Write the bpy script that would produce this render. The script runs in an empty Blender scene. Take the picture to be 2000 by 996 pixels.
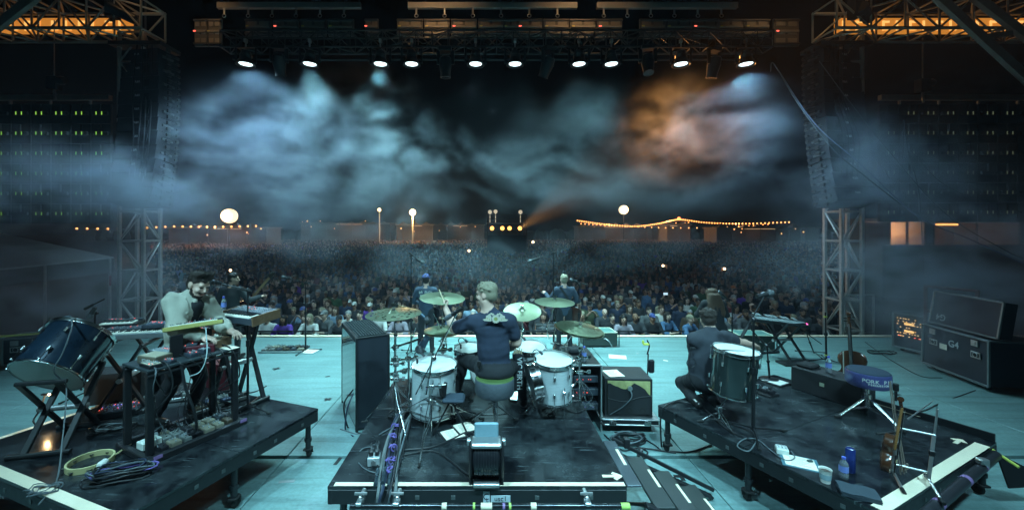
import bpy, bmesh, math, random
import numpy as np
from mathutils import Vector, Matrix, Euler, Quaternion
random.seed(7); RNG = np.random.default_rng(11)
R = math.radians; PI = math.pi
S = bpy.context.scene
COL = S.collection
V = Vector

# ---------------------------------------------------------------- camera, sky, exposure
F, CX, YH, H = 780.0, 955.0, 448.0, 2.75       # focal length and vanishing point in photo pixels, eye height above the stage
cam = bpy.data.cameras.new('camera'); camo = bpy.data.objects.new('camera', cam); COL.objects.link(camo)
camo.location = (0, 0, H); camo.rotation_euler = (R(90), 0, 0)
cam.sensor_width = 36; cam.lens = F / 2000 * 36
cam.shift_x = (1000 - CX) / 2000; cam.shift_y = -(498 - YH) / 2000
cam.clip_start = .05; cam.clip_end = 2000
S.camera = camo
W = bpy.data.worlds.new('World'); S.world = W; W.use_nodes = True
wn = W.node_tree.nodes; wl = W.node_tree.links
sky = wn.new('ShaderNodeTexSky'); sky.sky_type = 'NISHITA'; sky.sun_disc = False
sky.sun_elevation = R(-6); sky.sun_rotation = R(200); sky.altitude = 0
bg = wn['Background']; bg.inputs[1].default_value = 0.06
wl.new(sky.outputs[0], bg.inputs[0])
moon = bpy.data.lights.new('moon', 'SUN'); moon.energy = 0.012; moon.angle = R(.5); moon.color = (.6, .75, 1)
moono = bpy.data.objects.new('moon', moon); COL.objects.link(moono); moono.rotation_euler = (R(50), 0, R(200 - 180))
S.view_settings.view_transform = 'Standard'; S.view_settings.look = 'None'
S.view_settings.exposure = .2; S.view_settings.gamma = 1; S.view_settings.use_curve_mapping = False
S.render.engine = 'CYCLES'
c = S.cycles
c.use_denoising = True; c.use_adaptive_sampling = True; c.adaptive_threshold = .014; c.adaptive_min_samples = 24
try: c.denoiser = 'OPENIMAGEDENOISE'
except Exception: pass
c.max_bounces = 5; c.diffuse_bounces = 2; c.glossy_bounces = 3; c.transmission_bounces = 4; c.volume_bounces = 0
c.transparent_max_bounces = 8; c.caustics_reflective = False; c.caustics_refractive = False
c.volume_step_rate = 1.8; c.volume_max_steps = 64; c.use_light_tree = True
c.sample_clamp_indirect = 4; c.sample_clamp_direct = 0
KEY = (.43, .90, .96)                           # pale cyan of the stage wash lamps
KEYW = (.39, .83, 1.0)

def P(x, y, d): return V(((x - CX) / F * d, d, H - (y - YH) / F * d))
def G(x, y, z=0.0):
    d = F * (H - z) / (y - YH); return P(x, y, d)

# ---------------------------------------------------------------- materials
MATS = {}
def mat(name, col, rough=.5, metal=0., var=.18, scale=6., bump=0., bscale=60., emis=None, estr=1., trans=0., ior=1.45, coat=0., alpha=1., spec=.5, rvar=.12, stretch=None):
    if name in MATS: return MATS[name]
    m = bpy.data.materials.new(name); m.use_nodes = True; MATS[name] = m
    nt = m.node_tree; n = nt.nodes; l = nt.links
    b = n['Principled BSDF']
    b.inputs['Base Color'].default_value = (*col, 1); b.inputs['Roughness'].default_value = rough
    b.inputs['Metallic'].default_value = metal; b.inputs['IOR'].default_value = ior
    b.inputs['Transmission Weight'].default_value = trans; b.inputs['Coat Weight'].default_value = coat
    b.inputs['Alpha'].default_value = alpha; b.inputs['Specular IOR Level'].default_value = spec
    tc = n.new('ShaderNodeTexCoord'); src = tc.outputs['Object']
    if stretch:
        mp = n.new('ShaderNodeMapping'); mp.inputs['Scale'].default_value = stretch
        l.new(src, mp.inputs[0]); src = mp.outputs[0]
    if var > 0:
        nz = n.new('ShaderNodeTexNoise'); nz.inputs['Scale'].default_value = scale; nz.inputs['Detail'].default_value = 5
        nz.inputs['Roughness'].default_value = .65
        l.new(src, nz.inputs['Vector'])
        mx = n.new('ShaderNodeMix'); mx.data_type = 'RGBA'
        lo = [max(0, v * (1 - var * 1.6)) for v in col]; hi = [min(1, v * (1 + var * 1.6)) for v in col]
        mx.inputs[6].default_value = (*lo, 1); mx.inputs[7].default_value = (*hi, 1)
        l.new(nz.outputs[0], mx.inputs[0]); l.new(mx.outputs[2], b.inputs['Base Color'])
        mr = n.new('ShaderNodeMapRange'); mr.inputs[3].default_value = max(.02, rough - rvar); mr.inputs[4].default_value = min(1, rough + rvar)
        l.new(nz.outputs[0], mr.inputs[0]); l.new(mr.outputs[0], b.inputs['Roughness'])
    if bump > 0:
        nb = n.new('ShaderNodeTexNoise'); nb.inputs['Scale'].default_value = bscale; nb.inputs['Detail'].default_value = 3
        l.new(src, nb.inputs['Vector'])
        bp = n.new('ShaderNodeBump'); bp.inputs['Strength'].default_value = bump; bp.inputs['Distance'].default_value = .01
        l.new(nb.outputs[0], bp.inputs['Height']); l.new(bp.outputs[0], b.inputs['Normal'])
    if emis:
        b.inputs['Emission Color'].default_value = (*emis, 1); b.inputs['Emission Strength'].default_value = estr
    return m

def attr_mat(name, rough=.85):
    m = bpy.data.materials.new(name); m.use_nodes = True; n = m.node_tree.nodes; l = m.node_tree.links
    a = n.new('ShaderNodeAttribute'); a.attribute_name = 'tone'
    b = n['Principled BSDF']; b.inputs['Roughness'].default_value = rough
    l.new(a.outputs['Color'], b.inputs['Base Color']); MATS[name] = m; return m

black = mat('black_powder_coat', (.012, .013, .015), .45, scale=20, bump=.05, bscale=200)
blackm = mat('black_satin_metal', (.018, .019, .021), .35, .4)
blackp = mat('black_plastic', (.014, .014, .016), .4, bump=.06, bscale=300)
rubber = mat('black_rubber', (.012, .012, .012), .75)
cablem = mat('black_cable_jacket', (.014, .015, .017), .45)
cableg = mat('grey_cable_jacket', (.10, .12, .13), .5)
cablev = mat('violet_tie', (.16, .11, .35), .6)
chrome = mat('chrome', (.78, .80, .80), .16, 1., var=.05)
steel = mat('brushed_aluminium', (.55, .56, .56), .38, .9, var=.12, scale=14)
galv = mat('galvanised_truss', (.60, .60, .58), .42, .75, var=.2, scale=9)
white = mat('white_gaffer_tape', (.86, .72, .54), .6, var=.07, scale=30, bump=.15, bscale=120)
paper = mat('white_paper', (.86, .76, .62), .7, var=.05, scale=30)
cream = mat('drum_head_film', (.74, .78, .74), .42, var=.06, scale=5, bump=.04)
carpetblk = mat('black_carpet', (.018, .02, .024), .9, bump=.4, bscale=300)

# ---------------------------------------------------------------- object helpers
def put(o, parent=None):
    COL.objects.link(o)
    if parent: o.parent = parent
    return o
def tag(o, label=None, cat=None, group=None, kind=None):
    if label: o['label'] = label
    if cat: o['category'] = cat; o['kind'] = 'thing'
    if group: o['group'] = group
    if kind: o['kind'] = kind
    return o
def thing(name, label, cat, loc=(0, 0, 0), rz=0., group=None, rot=None):
    o = bpy.data.objects.new(name, None); o.empty_display_size = .1; COL.objects.link(o)
    o.location = loc; o.rotation_euler = rot if rot else (0, 0, rz)
    return tag(o, label, cat, group)
def copy_tree(o, parent=None):
    k = o.copy(); COL.objects.link(k); k.parent = parent
    for ch in list(o.children): copy_tree(ch, k)
    return k

def zframe(a, b, up=None):
    a = V(a); b = V(b); z = (b - a).normalized()
    r = V(up) if up else (V((0, 0, 1)) if abs(z.z) < .95 else V((0, 1, 0)))
    x = r.cross(z).normalized(); y = z.cross(x)
    m = Matrix.Identity(4)
    for i in range(3): m[i][0], m[i][1], m[i][2], m[i][3] = x[i], y[i], z[i], a[i]
    return m
def TR(loc, rx=0, ry=0, rz=0): return Matrix.Translation(V(loc)) @ Euler((rx, ry, rz)).to_matrix().to_4x4()

class MB:
    def __init__(s): s.v = []; s.f = []; s.m = []
    def add(s, vs, fs, m=0, M=None):
        o = len(s.v)
        s.v += [tuple(M @ V(p)) for p in vs] if M else [tuple(p) for p in vs]
        s.f += [tuple(i + o for i in f) for f in fs]; s.m += [m] * len(fs)
        return s
    def box(s, c, sz, m=0, M=None, ch=None):
        x, y, z = [k / 2 for k in sz]; cx, cy, cz = c
        b = ch if ch is not None else min(.006, .18 * min(sz))
        if b <= 0:
            vs = [(cx + i * x, cy + j * y, cz + k * z) for i in (-1, 1) for j in (-1, 1) for k in (-1, 1)]
            return s.add(vs, [(0, 1, 3, 2), (4, 6, 7, 5), (0, 4, 5, 1), (2, 3, 7, 6), (0, 2, 6, 4), (1, 5, 7, 3)], m, M)
        vs = []; ix = {}
        for i in (-1, 1):
            for j in (-1, 1):
                for k in (-1, 1):
                    for a in range(3):
                        p = [cx + i * (x - b), cy + j * (y - b), cz + k * (z - b)]
                        p[a] += (i, j, k)[a] * b
                        ix[(i, j, k, a)] = len(vs); vs.append(tuple(p))
        fs = []
        for a in range(3):
            o = [q for q in range(3) if q != a]
            for sg in (-1, 1):
                cs = []
                for (p, q) in ((-1, -1), (1, -1), (1, 1), (-1, 1)):
                    t = [0, 0, 0]; t[a] = sg; t[o[0]] = p; t[o[1]] = q; cs.append(ix[(*t, a)])
                flip = (sg > 0) ^ (a == 1)
                fs.append(tuple(cs if flip else cs[::-1]))
        for a in range(3):                      # edges
            o = [q for q in range(3) if q != a]
            for p in (-1, 1):
                for q in (-1, 1):
                    t0 = [0, 0, 0]; t0[a] = -1; t0[o[0]] = p; t0[o[1]] = q; t1 = list(t0); t1[a] = 1
                    f = (ix[(*t0, o[0])], ix[(*t1, o[0])], ix[(*t1, o[1])], ix[(*t0, o[1])])
                    fl = (p * q > 0) ^ (a == 1)
                    fs.append(f if not fl else f[::-1])
        for i in (-1, 1):
            for j in (-1, 1):
                for k in (-1, 1):
                    f = tuple(ix[(i, j, k, a)] for a in range(3)); fs.append(f if i * j * k > 0 else f[::-1])
        return s.add(vs, fs, m, M)
    def bar(s, a, b, w, h, m=0, up=None, ch=None):
        L = (V(b) - V(a)).length
        return s.box((0, 0, L / 2), (w, h, L), m, zframe(a, b, up), ch)
    def tube(s, a, b, r0, r1=None, n=10, m=0, cap=True):
        r1 = r0 if r1 is None else r1; M = zframe(a, b); L = (V(b) - V(a)).length
        return s.lathe([(r0, 0), (r1, L)], n, m, M, cap)
    def lathe(s, prof, n=20, m=0, M=None, cap=True, closed=False):
        vs = []; fs = []; k = len(prof)
        for i in range(n):
            t = 2 * PI * i / n; c, q = math.cos(t), math.sin(t)
            vs += [(r * c, r * q, z) for r, z in prof]
        for i in range(n):
            j = (i + 1) % n
            for a in range(k if closed else k - 1):
                b = (a + 1) % k; fs.append((i * k + a, j * k + a, j * k + b, i * k + b))
        if cap and not closed:
            if prof[0][0] > 1e-5: fs.append(tuple(i * k for i in range(n))[::-1])
            if prof[-1][0] > 1e-5: fs.append(tuple(i * k + k - 1 for i in range(n)))
        return s.add(vs, fs, m, M)
    def path(s, pts, r, n=6, m=0, closed=False, flat=1.):
        pts = [V(p) for p in pts]; k = len(pts); vs = []; fs = []; px = None
        for i, p in enumerate(pts):
            a = pts[(i - 1) % k] if (closed or i) else p; b = pts[(i + 1) % k] if (closed or i < k - 1) else p
            t = (b - a); t = t.normalized() if t.length > 1e-9 else V((0, 0, 1))
            if px is None:
                ref = V((0, 0, 1)) if abs(t.z) < .9 else V((1, 0, 0)); px = ref.cross(t).normalized()
            px = (px - t * px.dot(t));
            px = px.normalized() if px.length > 1e-6 else t.orthogonal().normalized()
            py = t.cross(px); rr = r[i] if isinstance(r, (list, tuple)) else r
            for j in range(n):
                g = 2 * PI * j / n; vs.append(p + px * (rr * math.cos(g)) + py * (rr * flat * math.sin(g)))
        for i in range(k if closed else k - 1):
            q = (i + 1) % k
            for j in range(n):
                w = (j + 1) % n; fs.append((i * n + j, i * n + w, q * n + w, q * n + j))
        if not closed: fs += [tuple(range(n))[::-1], tuple((k - 1) * n + j for j in range(n))]
        return s.add(vs, fs, m)
    def ball(s, c, r, n=12, m=0, M=None):
        rr = r if isinstance(r, (tuple, list)) else (r, r, r); k = max(4, n // 2)
        prof = [(max(1e-6, math.sin(PI * i / k)), -math.cos(PI * i / k)) for i in range(k + 1)]
        T = Matrix.Translation(V(c)) @ Matrix.Diagonal((*rr, 1))
        return s.lathe(prof, n, m, (M @ T) if M else T, cap=False)
    def prism(s, poly, z0, z1, m=0, M=None):
        k = len(poly); vs = [(x, y, z0) for x, y in poly] + [(x, y, z1) for x, y in poly]
        fs = [tuple(range(k))[::-1], tuple(range(k, 2 * k))] + [(i, (i + 1) % k, k + (i + 1) % k, k + i) for i in range(k)]
        return s.add(vs, fs, m, M)
    def torus(s, R0, r, n=32, k=6, m=0, M=None):
        vs = [((R0 + r * math.cos(2 * PI * j / k)) * math.cos(2 * PI * i / n), (R0 + r * math.cos(2 * PI * j / k)) * math.sin(2 * PI * i / n), r * math.sin(2 * PI * j / k)) for i in range(n) for j in range(k)]
        fs = [(i * k + j, ((i + 1) % n) * k + j, ((i + 1) % n) * k + (j + 1) % k, i * k + (j + 1) % k) for i in range(n) for j in range(k)]
        return s.add(vs, fs, m, M)
    def mesh(s, name, mats, smooth=True, ang=35):
        me = bpy.data.meshes.new(name); me.from_pydata(s.v, [], s.f)
        for q in (mats if isinstance(mats, (list, tuple)) else [mats]): me.materials.append(q)
        if any(s.m): me.polygons.foreach_set('material_index', s.m)
        if smooth and len(s.f):
            me.shade_smooth(); me.set_sharp_from_angle(angle=R(ang))
        me.update(); return me
    def build(s, name, mats, parent=None, loc=None, smooth=True, ang=35, rot=None):
        if parent is None and loc is None and s.v:      # world-space coordinates: put the origin at the base
            a = np.array(s.v); lo = a.min(0); hi = a.max(0); o = np.array([(lo[0] + hi[0]) / 2, (lo[1] + hi[1]) / 2, lo[2]])
            s.v = [tuple(p) for p in (a - o)]; loc = tuple(o)
        ob = bpy.data.objects.new(name, s.mesh(name, mats, smooth, ang)); put(ob, parent)
        if loc is not None: ob.location = loc
        if rot is not None: ob.rotation_euler = rot
        return ob

def bez(p, n=16):
    """smooth Catmull-Rom curve through the points"""
    p = [V(q) for q in p]; out = []
    if len(p) < 3: return p
    q = [p[0] * 2 - p[1]] + p + [p[-1] * 2 - p[-2]]
    k = max(2, n // (len(p) - 1))
    for i in range(len(p) - 1):
        a, b, c_, d = q[i:i + 4]
        for j in range(k):
            t = j / k
            out.append(.5 * ((2 * b) + (c_ - a) * t + (2 * a - 5 * b + 4 * c_ - d) * t * t + (3 * b - a - 3 * c_ + d) * t ** 3))
    out.append(p[-1]); return out

def lettering(txt, size, mt, parent=None, M=None, name='lettering', ext=.0015, align='CENTER', bold=0.):
    cu = bpy.data.curves.new(name, 'FONT'); cu.body = txt; cu.size = size; cu.extrude = ext; cu.offset = bold
    cu.align_x = align; cu.align_y = 'CENTER'; cu.resolution_u = 3
    t = bpy.data.objects.new(name, cu); COL.objects.link(t)
    dg = bpy.context.evaluated_depsgraph_get(); me = bpy.data.meshes.new_from_object(t.evaluated_get(dg))
    bpy.data.objects.remove(t); bpy.data.curves.remove(cu)
    me.materials.clear(); me.materials.append(mt)
    o = bpy.data.objects.new(name, me); put(o, parent)
    if M is not None: o.matrix_local = M
    return o
# ---------------------------------------------------------------- stage lamps (lit in the photograph)
lens_lit = mat('lit_lens', (.9, .95, .95), .3, var=0, emis=(.80, .98, 1.0), estr=1.7)
lens_dark = mat('dark_lens', (.05, .06, .07), .08, var=0, coat=.5)
housing = mat('lamp_housing', (.02, .021, .023), .42, .2)
def wash_lamp(loc, aim, label, power, cone=118, blend=.6, col=KEY, name='wash_lamp', group='lit wash lamps on the front truss', lit=True):
    t = thing(name, label, 'stage lamp', loc, group=group)
    aim = V(aim) - V(loc); M = zframe((0, 0, 0), aim)
    b = MB(); b.lathe([(.07, -.30), (.105, -.28), (.115, -.2), (.13, -.16), (.13, -.12), (.17, -.03), (.20, .02), (.215, .05), (.20, .05), (.185, .02), (.15, .02)], 24, 0, M, cap=False)
    for k in range(5): b.torus(.128, .007, 24, 5, 0, M @ Matrix.Translation((0, 0, -.19 + .018 * k)))
    b.lathe([(.001, -.30), (.07, -.30)], 24, 0, M, cap=False)
    b.build('housing', housing, t)
    q = MB(); q.lathe([(.001, .022), (.153, .016)], 28, 0, M, cap=False); q.build('lens', lens_lit if lit else lens_dark, t)
    y = MB(); up = .52
    for sx in (-1, 1): y.bar((sx * .24, 0, -.02), (sx * .24, 0, up * .72), .05, .012, 0); y.tube((sx * .15, 0, 0), (sx * .26, 0, 0), .025, n=8)
    y.bar((-.24, 0, up * .72), (.24, 0, up * .72), .05, .012, 0); y.build('yoke', blackm, t)
    k = MB(); k.tube((0, 0, up * .72), (0, 0, up), .02, n=8); k.box((0, 0, up + .02), (.06, .09, .09)); k.build('clamp', steel, t)
    if lit:
        ld = bpy.data.lights.new('lamp_light', 'SPOT'); ld.energy = power; ld.color = col; ld.spot_size = R(cone); ld.spot_blend = blend; ld.shadow_soft_size = .17
        lo = bpy.data.objects.new('lamp_light', ld); put(lo, t); lo.matrix_local = zframe(aim.normalized() * .075, V((0, 0, 0))); 
    return t
TY = 9.7
lx = [480, 605, 743, 804, 929, 1006, 1131, 1194, 1330, 1457]
nth = ['first', 'second', 'third', 'fourth', 'fifth', 'sixth', 'seventh', 'eighth', 'ninth', 'tenth', 'eleventh', 'twelfth', 'thirteenth', 'fourteenth', 'fifteenth', 'sixteenth', 'seventeenth', 'eighteenth', 'nineteenth', 'twentieth', 'twenty-first', 'twenty-second', 'twenty-third']
for i, x in enumerate(lx):
    p = P(x, 124, TY)
    wash_lamp(p, (p.x - .12 * math.sin(i * 1.7), TY - .12, 0), f'lit white wash lamp hanging under the front truss, {nth[i]} of ten counted from the left', (1200, 650, 1050, 1100, 1200, 1200, 1100, 1050, 650, 800)[i], 152 if i == 0 else 134 if i == 9 else 108, .4 if i in (0, 9) else 1., (.40, .76, 1.) if i in (0, 9) else KEY)
# the same lamps on the upstage truss over the camera, which light the backs and the risers
for i, (x, ax, ay, pw) in enumerate([(-4.6, -3.9, 4.6, 1600), (-1.7, -.6, 4.6, 1900), (1.7, .8, 4.8, 1900), (4.6, 3.6, 4.6, 1600)]):
    wash_lamp((x, .6, 6.9), (ax, ay, .6), f'lit wash lamp on the upstage truss over the camera, {nth[i]} of four from the left', pw, 66, .8, KEYW, group='lit wash lamps on the upstage truss')

# ---------------------------------------------------------------- floor, audience ground
def floor_mat():
    m = bpy.data.materials.new('painted_concrete'); m.use_nodes = True; n = m.node_tree.nodes; l = m.node_tree.links
    b = n['Principled BSDF']; g = n.new('ShaderNodeNewGeometry')
    n1 = n.new('ShaderNodeTexNoise'); n1.inputs['Scale'].default_value = .55; n1.inputs['Detail'].default_value = 9; n1.inputs['Roughness'].default_value = .68
    n2 = n.new('ShaderNodeTexNoise'); n2.inputs['Scale'].default_value = 26; n2.inputs['Detail'].default_value = 4
    mp = n.new('ShaderNodeMapping'); mp.inputs['Scale'].default_value = (.25, 3.2, 1); n3 = n.new('ShaderNodeTexNoise'); n3.inputs['Scale'].default_value = 1.6; n3.inputs['Detail'].default_value = 6
    l.new(g.outputs['Position'], n1.inputs['Vector']); l.new(g.outputs['Position'], n2.inputs['Vector']); l.new(g.outputs['Position'], mp.inputs[0]); l.new(mp.outputs[0], n3.inputs['Vector'])
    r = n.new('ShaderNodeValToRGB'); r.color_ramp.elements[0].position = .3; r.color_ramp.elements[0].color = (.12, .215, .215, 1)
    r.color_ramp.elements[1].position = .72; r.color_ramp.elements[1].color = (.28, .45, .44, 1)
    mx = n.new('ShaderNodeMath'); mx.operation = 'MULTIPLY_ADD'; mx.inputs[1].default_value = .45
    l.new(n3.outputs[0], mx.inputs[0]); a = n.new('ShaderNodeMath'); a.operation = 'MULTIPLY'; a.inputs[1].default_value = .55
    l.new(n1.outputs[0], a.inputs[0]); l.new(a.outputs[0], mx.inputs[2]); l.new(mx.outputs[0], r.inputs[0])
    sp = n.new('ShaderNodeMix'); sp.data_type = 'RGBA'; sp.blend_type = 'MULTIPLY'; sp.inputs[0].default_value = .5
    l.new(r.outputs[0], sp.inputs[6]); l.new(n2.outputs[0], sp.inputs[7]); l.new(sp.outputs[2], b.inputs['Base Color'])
    mp4 = n.new('ShaderNodeMapping'); mp4.inputs['Scale'].default_value = (.6, 7, 1); mp4.inputs['Rotation'].default_value = (0, 0, .5); n4 = n.new('ShaderNodeTexNoise'); n4.inputs['Scale'].default_value = 1.3; n4.inputs['Detail'].default_value = 7; l.new(g.outputs['Position'], mp4.inputs[0]); l.new(mp4.outputs[0], n4.inputs['Vector'])
    r4 = n.new('ShaderNodeMapRange'); r4.inputs[1].default_value = .54; r4.inputs[2].default_value = .70; r4.inputs[3].default_value = 0; r4.inputs[4].default_value = .5; l.new(n4.outputs[0], r4.inputs[0])
    n5 = n.new('ShaderNodeTexNoise'); n5.inputs['Scale'].default_value = 1.1; n5.inputs['Detail'].default_value = 8; n5.inputs['Roughness'].default_value = .7; l.new(g.outputs['Position'], n5.inputs['Vector']); r5 = n.new('ShaderNodeMapRange'); r5.inputs[1].default_value = .55; r5.inputs[2].default_value = .72; r5.inputs[3].default_value = 0; r5.inputs[4].default_value = .45; l.new(n5.outputs[0], r5.inputs[0])
    mxa = n.new('ShaderNodeMath'); mxa.operation = 'MAXIMUM'; l.new(r4.outputs[0], mxa.inputs[0]); l.new(r5.outputs[0], mxa.inputs[1])
    dm = n.new('ShaderNodeMix'); dm.data_type = 'RGBA'; dm.inputs[7].default_value = (.05, .085, .085, 1); l.new(mxa.outputs[0], dm.inputs[0]); l.new(sp.outputs[2], dm.inputs[6]); l.new(dm.outputs[2], b.inputs['Base Color'])
    b.inputs['Roughness'].default_value = .5
    bp = n.new('ShaderNodeBump'); bp.inputs['Strength'].default_value = .12; bp.inputs['Distance'].default_value = .01; l.new(n2.outputs[0], bp.inputs['Height']); l.new(bp.outputs[0], b.inputs['Normal'])
    return m
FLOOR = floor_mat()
EDGE = F * H / (657.5 - YH)
fl = tag(bpy.data.objects.new('stage_floor', None), kind='structure'); COL.objects.link(fl)
m = MB(); m.box((0, 3.2, -.30), (32, EDGE * 2 - 6.5, .5), ch=0); m.build('slab', mat('dark_joint', (.02, .025, .025), .9), fl, loc=(0, 0, 0))
xs = [-15.9, -12.1, -7.3, -2.45, 2.4, 7.25, 12.1, 15.9]; ys = [-3.5, .2, 4.83, EDGE - .05]
for i in range(7):
    for j in range(3):
        x0, x1 = xs[i] + .006, xs[i + 1] - .006; y0, y1 = ys[j] + (.035 if j == 2 else .005), ys[j + 1] - (.035 if j == 1 else .005)
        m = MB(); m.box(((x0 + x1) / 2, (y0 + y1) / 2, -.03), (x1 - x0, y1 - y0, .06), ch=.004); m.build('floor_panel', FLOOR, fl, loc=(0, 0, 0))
rt = random.Random(12)
for k, (x, y) in enumerate(((540, 720), (640, 735), (700, 705), (1000, 668), (1090, 672), (1245, 690), (1330, 745), (1372, 668), (1300, 704), (1560, 735), (1640, 742), (590, 668), (470, 700), (960, 672), (1420, 712), (1750, 770), (660, 900), (560, 940), (1330, 930), (1700, 720), (1260, 735), (640, 780))):
    p = G(x, y); m = MB(); a = rt.uniform(0, PI); L_ = rt.uniform(.08, .2); m.box((0, 0, .0025), (L_, .045, .002), 0, TR(p, 0, 0, a), ch=0)
    if k % 3 == 0: m.box((0, 0, .005), (.045, L_, .002), 0, TR(p, 0, 0, a), ch=0)
    m.build('floor_tape', rt.choice([white, mat('grey_tape', (.25, .27, .27), .6), black, mat('yellow_tape', (.6, .5, .1), .6), black]), fl, loc=(0, 0, 0))
m = MB(); m.box((0, EDGE + .06, -.02), (31, .10, .075), ch=.01); m.build('edge_nosing', white, fl, loc=(0, 0, 0))
m = MB(); m.box((0, EDGE + .16, -.78), (31, .06, 1.3), ch=0); m.build('stage_skirt', carpetblk, fl, loc=(0, 0, 0))
GZ = -1.45
gm = mat('trodden_ground', (.035, .033, .03), .95, var=.35, scale=.4, bump=.3, bscale=4)
m = MB(); n_ = 24
m.add([(-320 + 640 * i / n_, EDGE + .05 + 700 * j / n_, GZ) for j in range(n_ + 1) for i in range(n_ + 1)], [(j * (n_ + 1) + i, j * (n_ + 1) + i + 1, (j + 1) * (n_ + 1) + i + 1, (j + 1) * (n_ + 1) + i) for j in range(n_) for i in range(n_)])
tag(m.build('ground', gm, loc=(0, 0, 0)), kind='structure')
m = MB(); m.add([(-320, -60, GZ - .004), (320, -60, GZ - .004), (320, EDGE + .2, GZ - .004), (-320, EDGE + .2, GZ - .004)], [(0, 1, 2, 3)]); tag(m.build('ground_under_stage', gm, loc=(0, 0, 0)), kind='structure')

# ---------------------------------------------------------------- risers
def deck_mat():
    m = bpy.data.materials.new('scuffed_black_deck'); m.use_nodes = True; n = m.node_tree.nodes; l = m.node_tree.links
    b = n['Principled BSDF']; g = n.new('ShaderNodeNewGeometry')
    n1 = n.new('ShaderNodeTexNoise'); n1.inputs['Scale'].default_value = 2.2; n1.inputs['Detail'].default_value = 9; n1.inputs['Roughness'].default_value = .72
    mp = n.new('ShaderNodeMapping'); mp.inputs['Scale'].default_value = (2.5, 38, 1); mp.inputs['Rotation'].default_value = (0, 0, .6); n2 = n.new('ShaderNodeTexNoise'); n2.inputs['Scale'].default_value = 1.4; n2.inputs['Detail'].default_value = 5
    mp2 = n.new('ShaderNodeMapping'); mp2.inputs['Scale'].default_value = (3, 44, 1); mp2.inputs['Rotation'].default_value = (0, 0, -.9); n3 = n.new('ShaderNodeTexNoise'); n3.inputs['Scale'].default_value = 1.1; n3.inputs['Detail'].default_value = 4
    for a in (n1,): l.new(g.outputs['Position'], a.inputs['Vector'])
    l.new(g.outputs['Position'], mp.inputs[0]); l.new(mp.outputs[0], n2.inputs['Vector']); l.new(g.outputs['Position'], mp2.inputs[0]); l.new(mp2.outputs[0], n3.inputs['Vector'])
    def mr(src, a, b_, c_, d_):
        q = n.new('ShaderNodeMapRange'); q.inputs[1].default_value = a; q.inputs[2].default_value = b_; q.inputs[3].default_value = c_; q.inputs[4].default_value = d_; l.new(src, q.inputs[0]); return q.outputs[0]
    def mul(a, b_, op='MULTIPLY'):
        q = n.new('ShaderNodeMath'); q.operation = op; l.new(a, q.inputs[0]); l.new(b_, q.inputs[1]); return q.outputs[0]
    scr = mul(mr(n2.outputs[0], .59, .66, 0, 1), mr(n1.outputs[0], .45, .6, 0, 1)); scr2 = mul(mr(n3.outputs[0], .61, .67, 0, 1), mr(n1.outputs[0], .4, .6, 1, 0))
    s = mul(scr, scr2, 'MAXIMUM')
    dust = mr(n1.outputs[0], .44, .74, 0, .75); tot = mul(dust, s, 'MAXIMUM')
    mx = n.new('ShaderNodeMix'); mx.data_type = 'RGBA'; mx.inputs[6].default_value = (.006, .007, .009, 1); mx.inputs[7].default_value = (.062, .075, .080, 1)
    l.new(tot, mx.inputs[0]); l.new(mx.outputs[2], b.inputs['Base Color'])
    l.new(mr(n1.outputs[0], .3, .7, .10, .30), b.inputs['Roughness']); b.inputs['Specular IOR Level'].default_value = .55
    return m
DECK = deck_mat(); RZ = .57
yellowpipe = mat('yellow_paint', (.62, .66, .12), .5)
bluetape = mat('blue_tape', (.16, .22, .4), .6); violettape = mat('violet_tape', (.28, .16, .36), .6); greentape = mat('lime_tape', (.42, .62, .14), .6)
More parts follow.
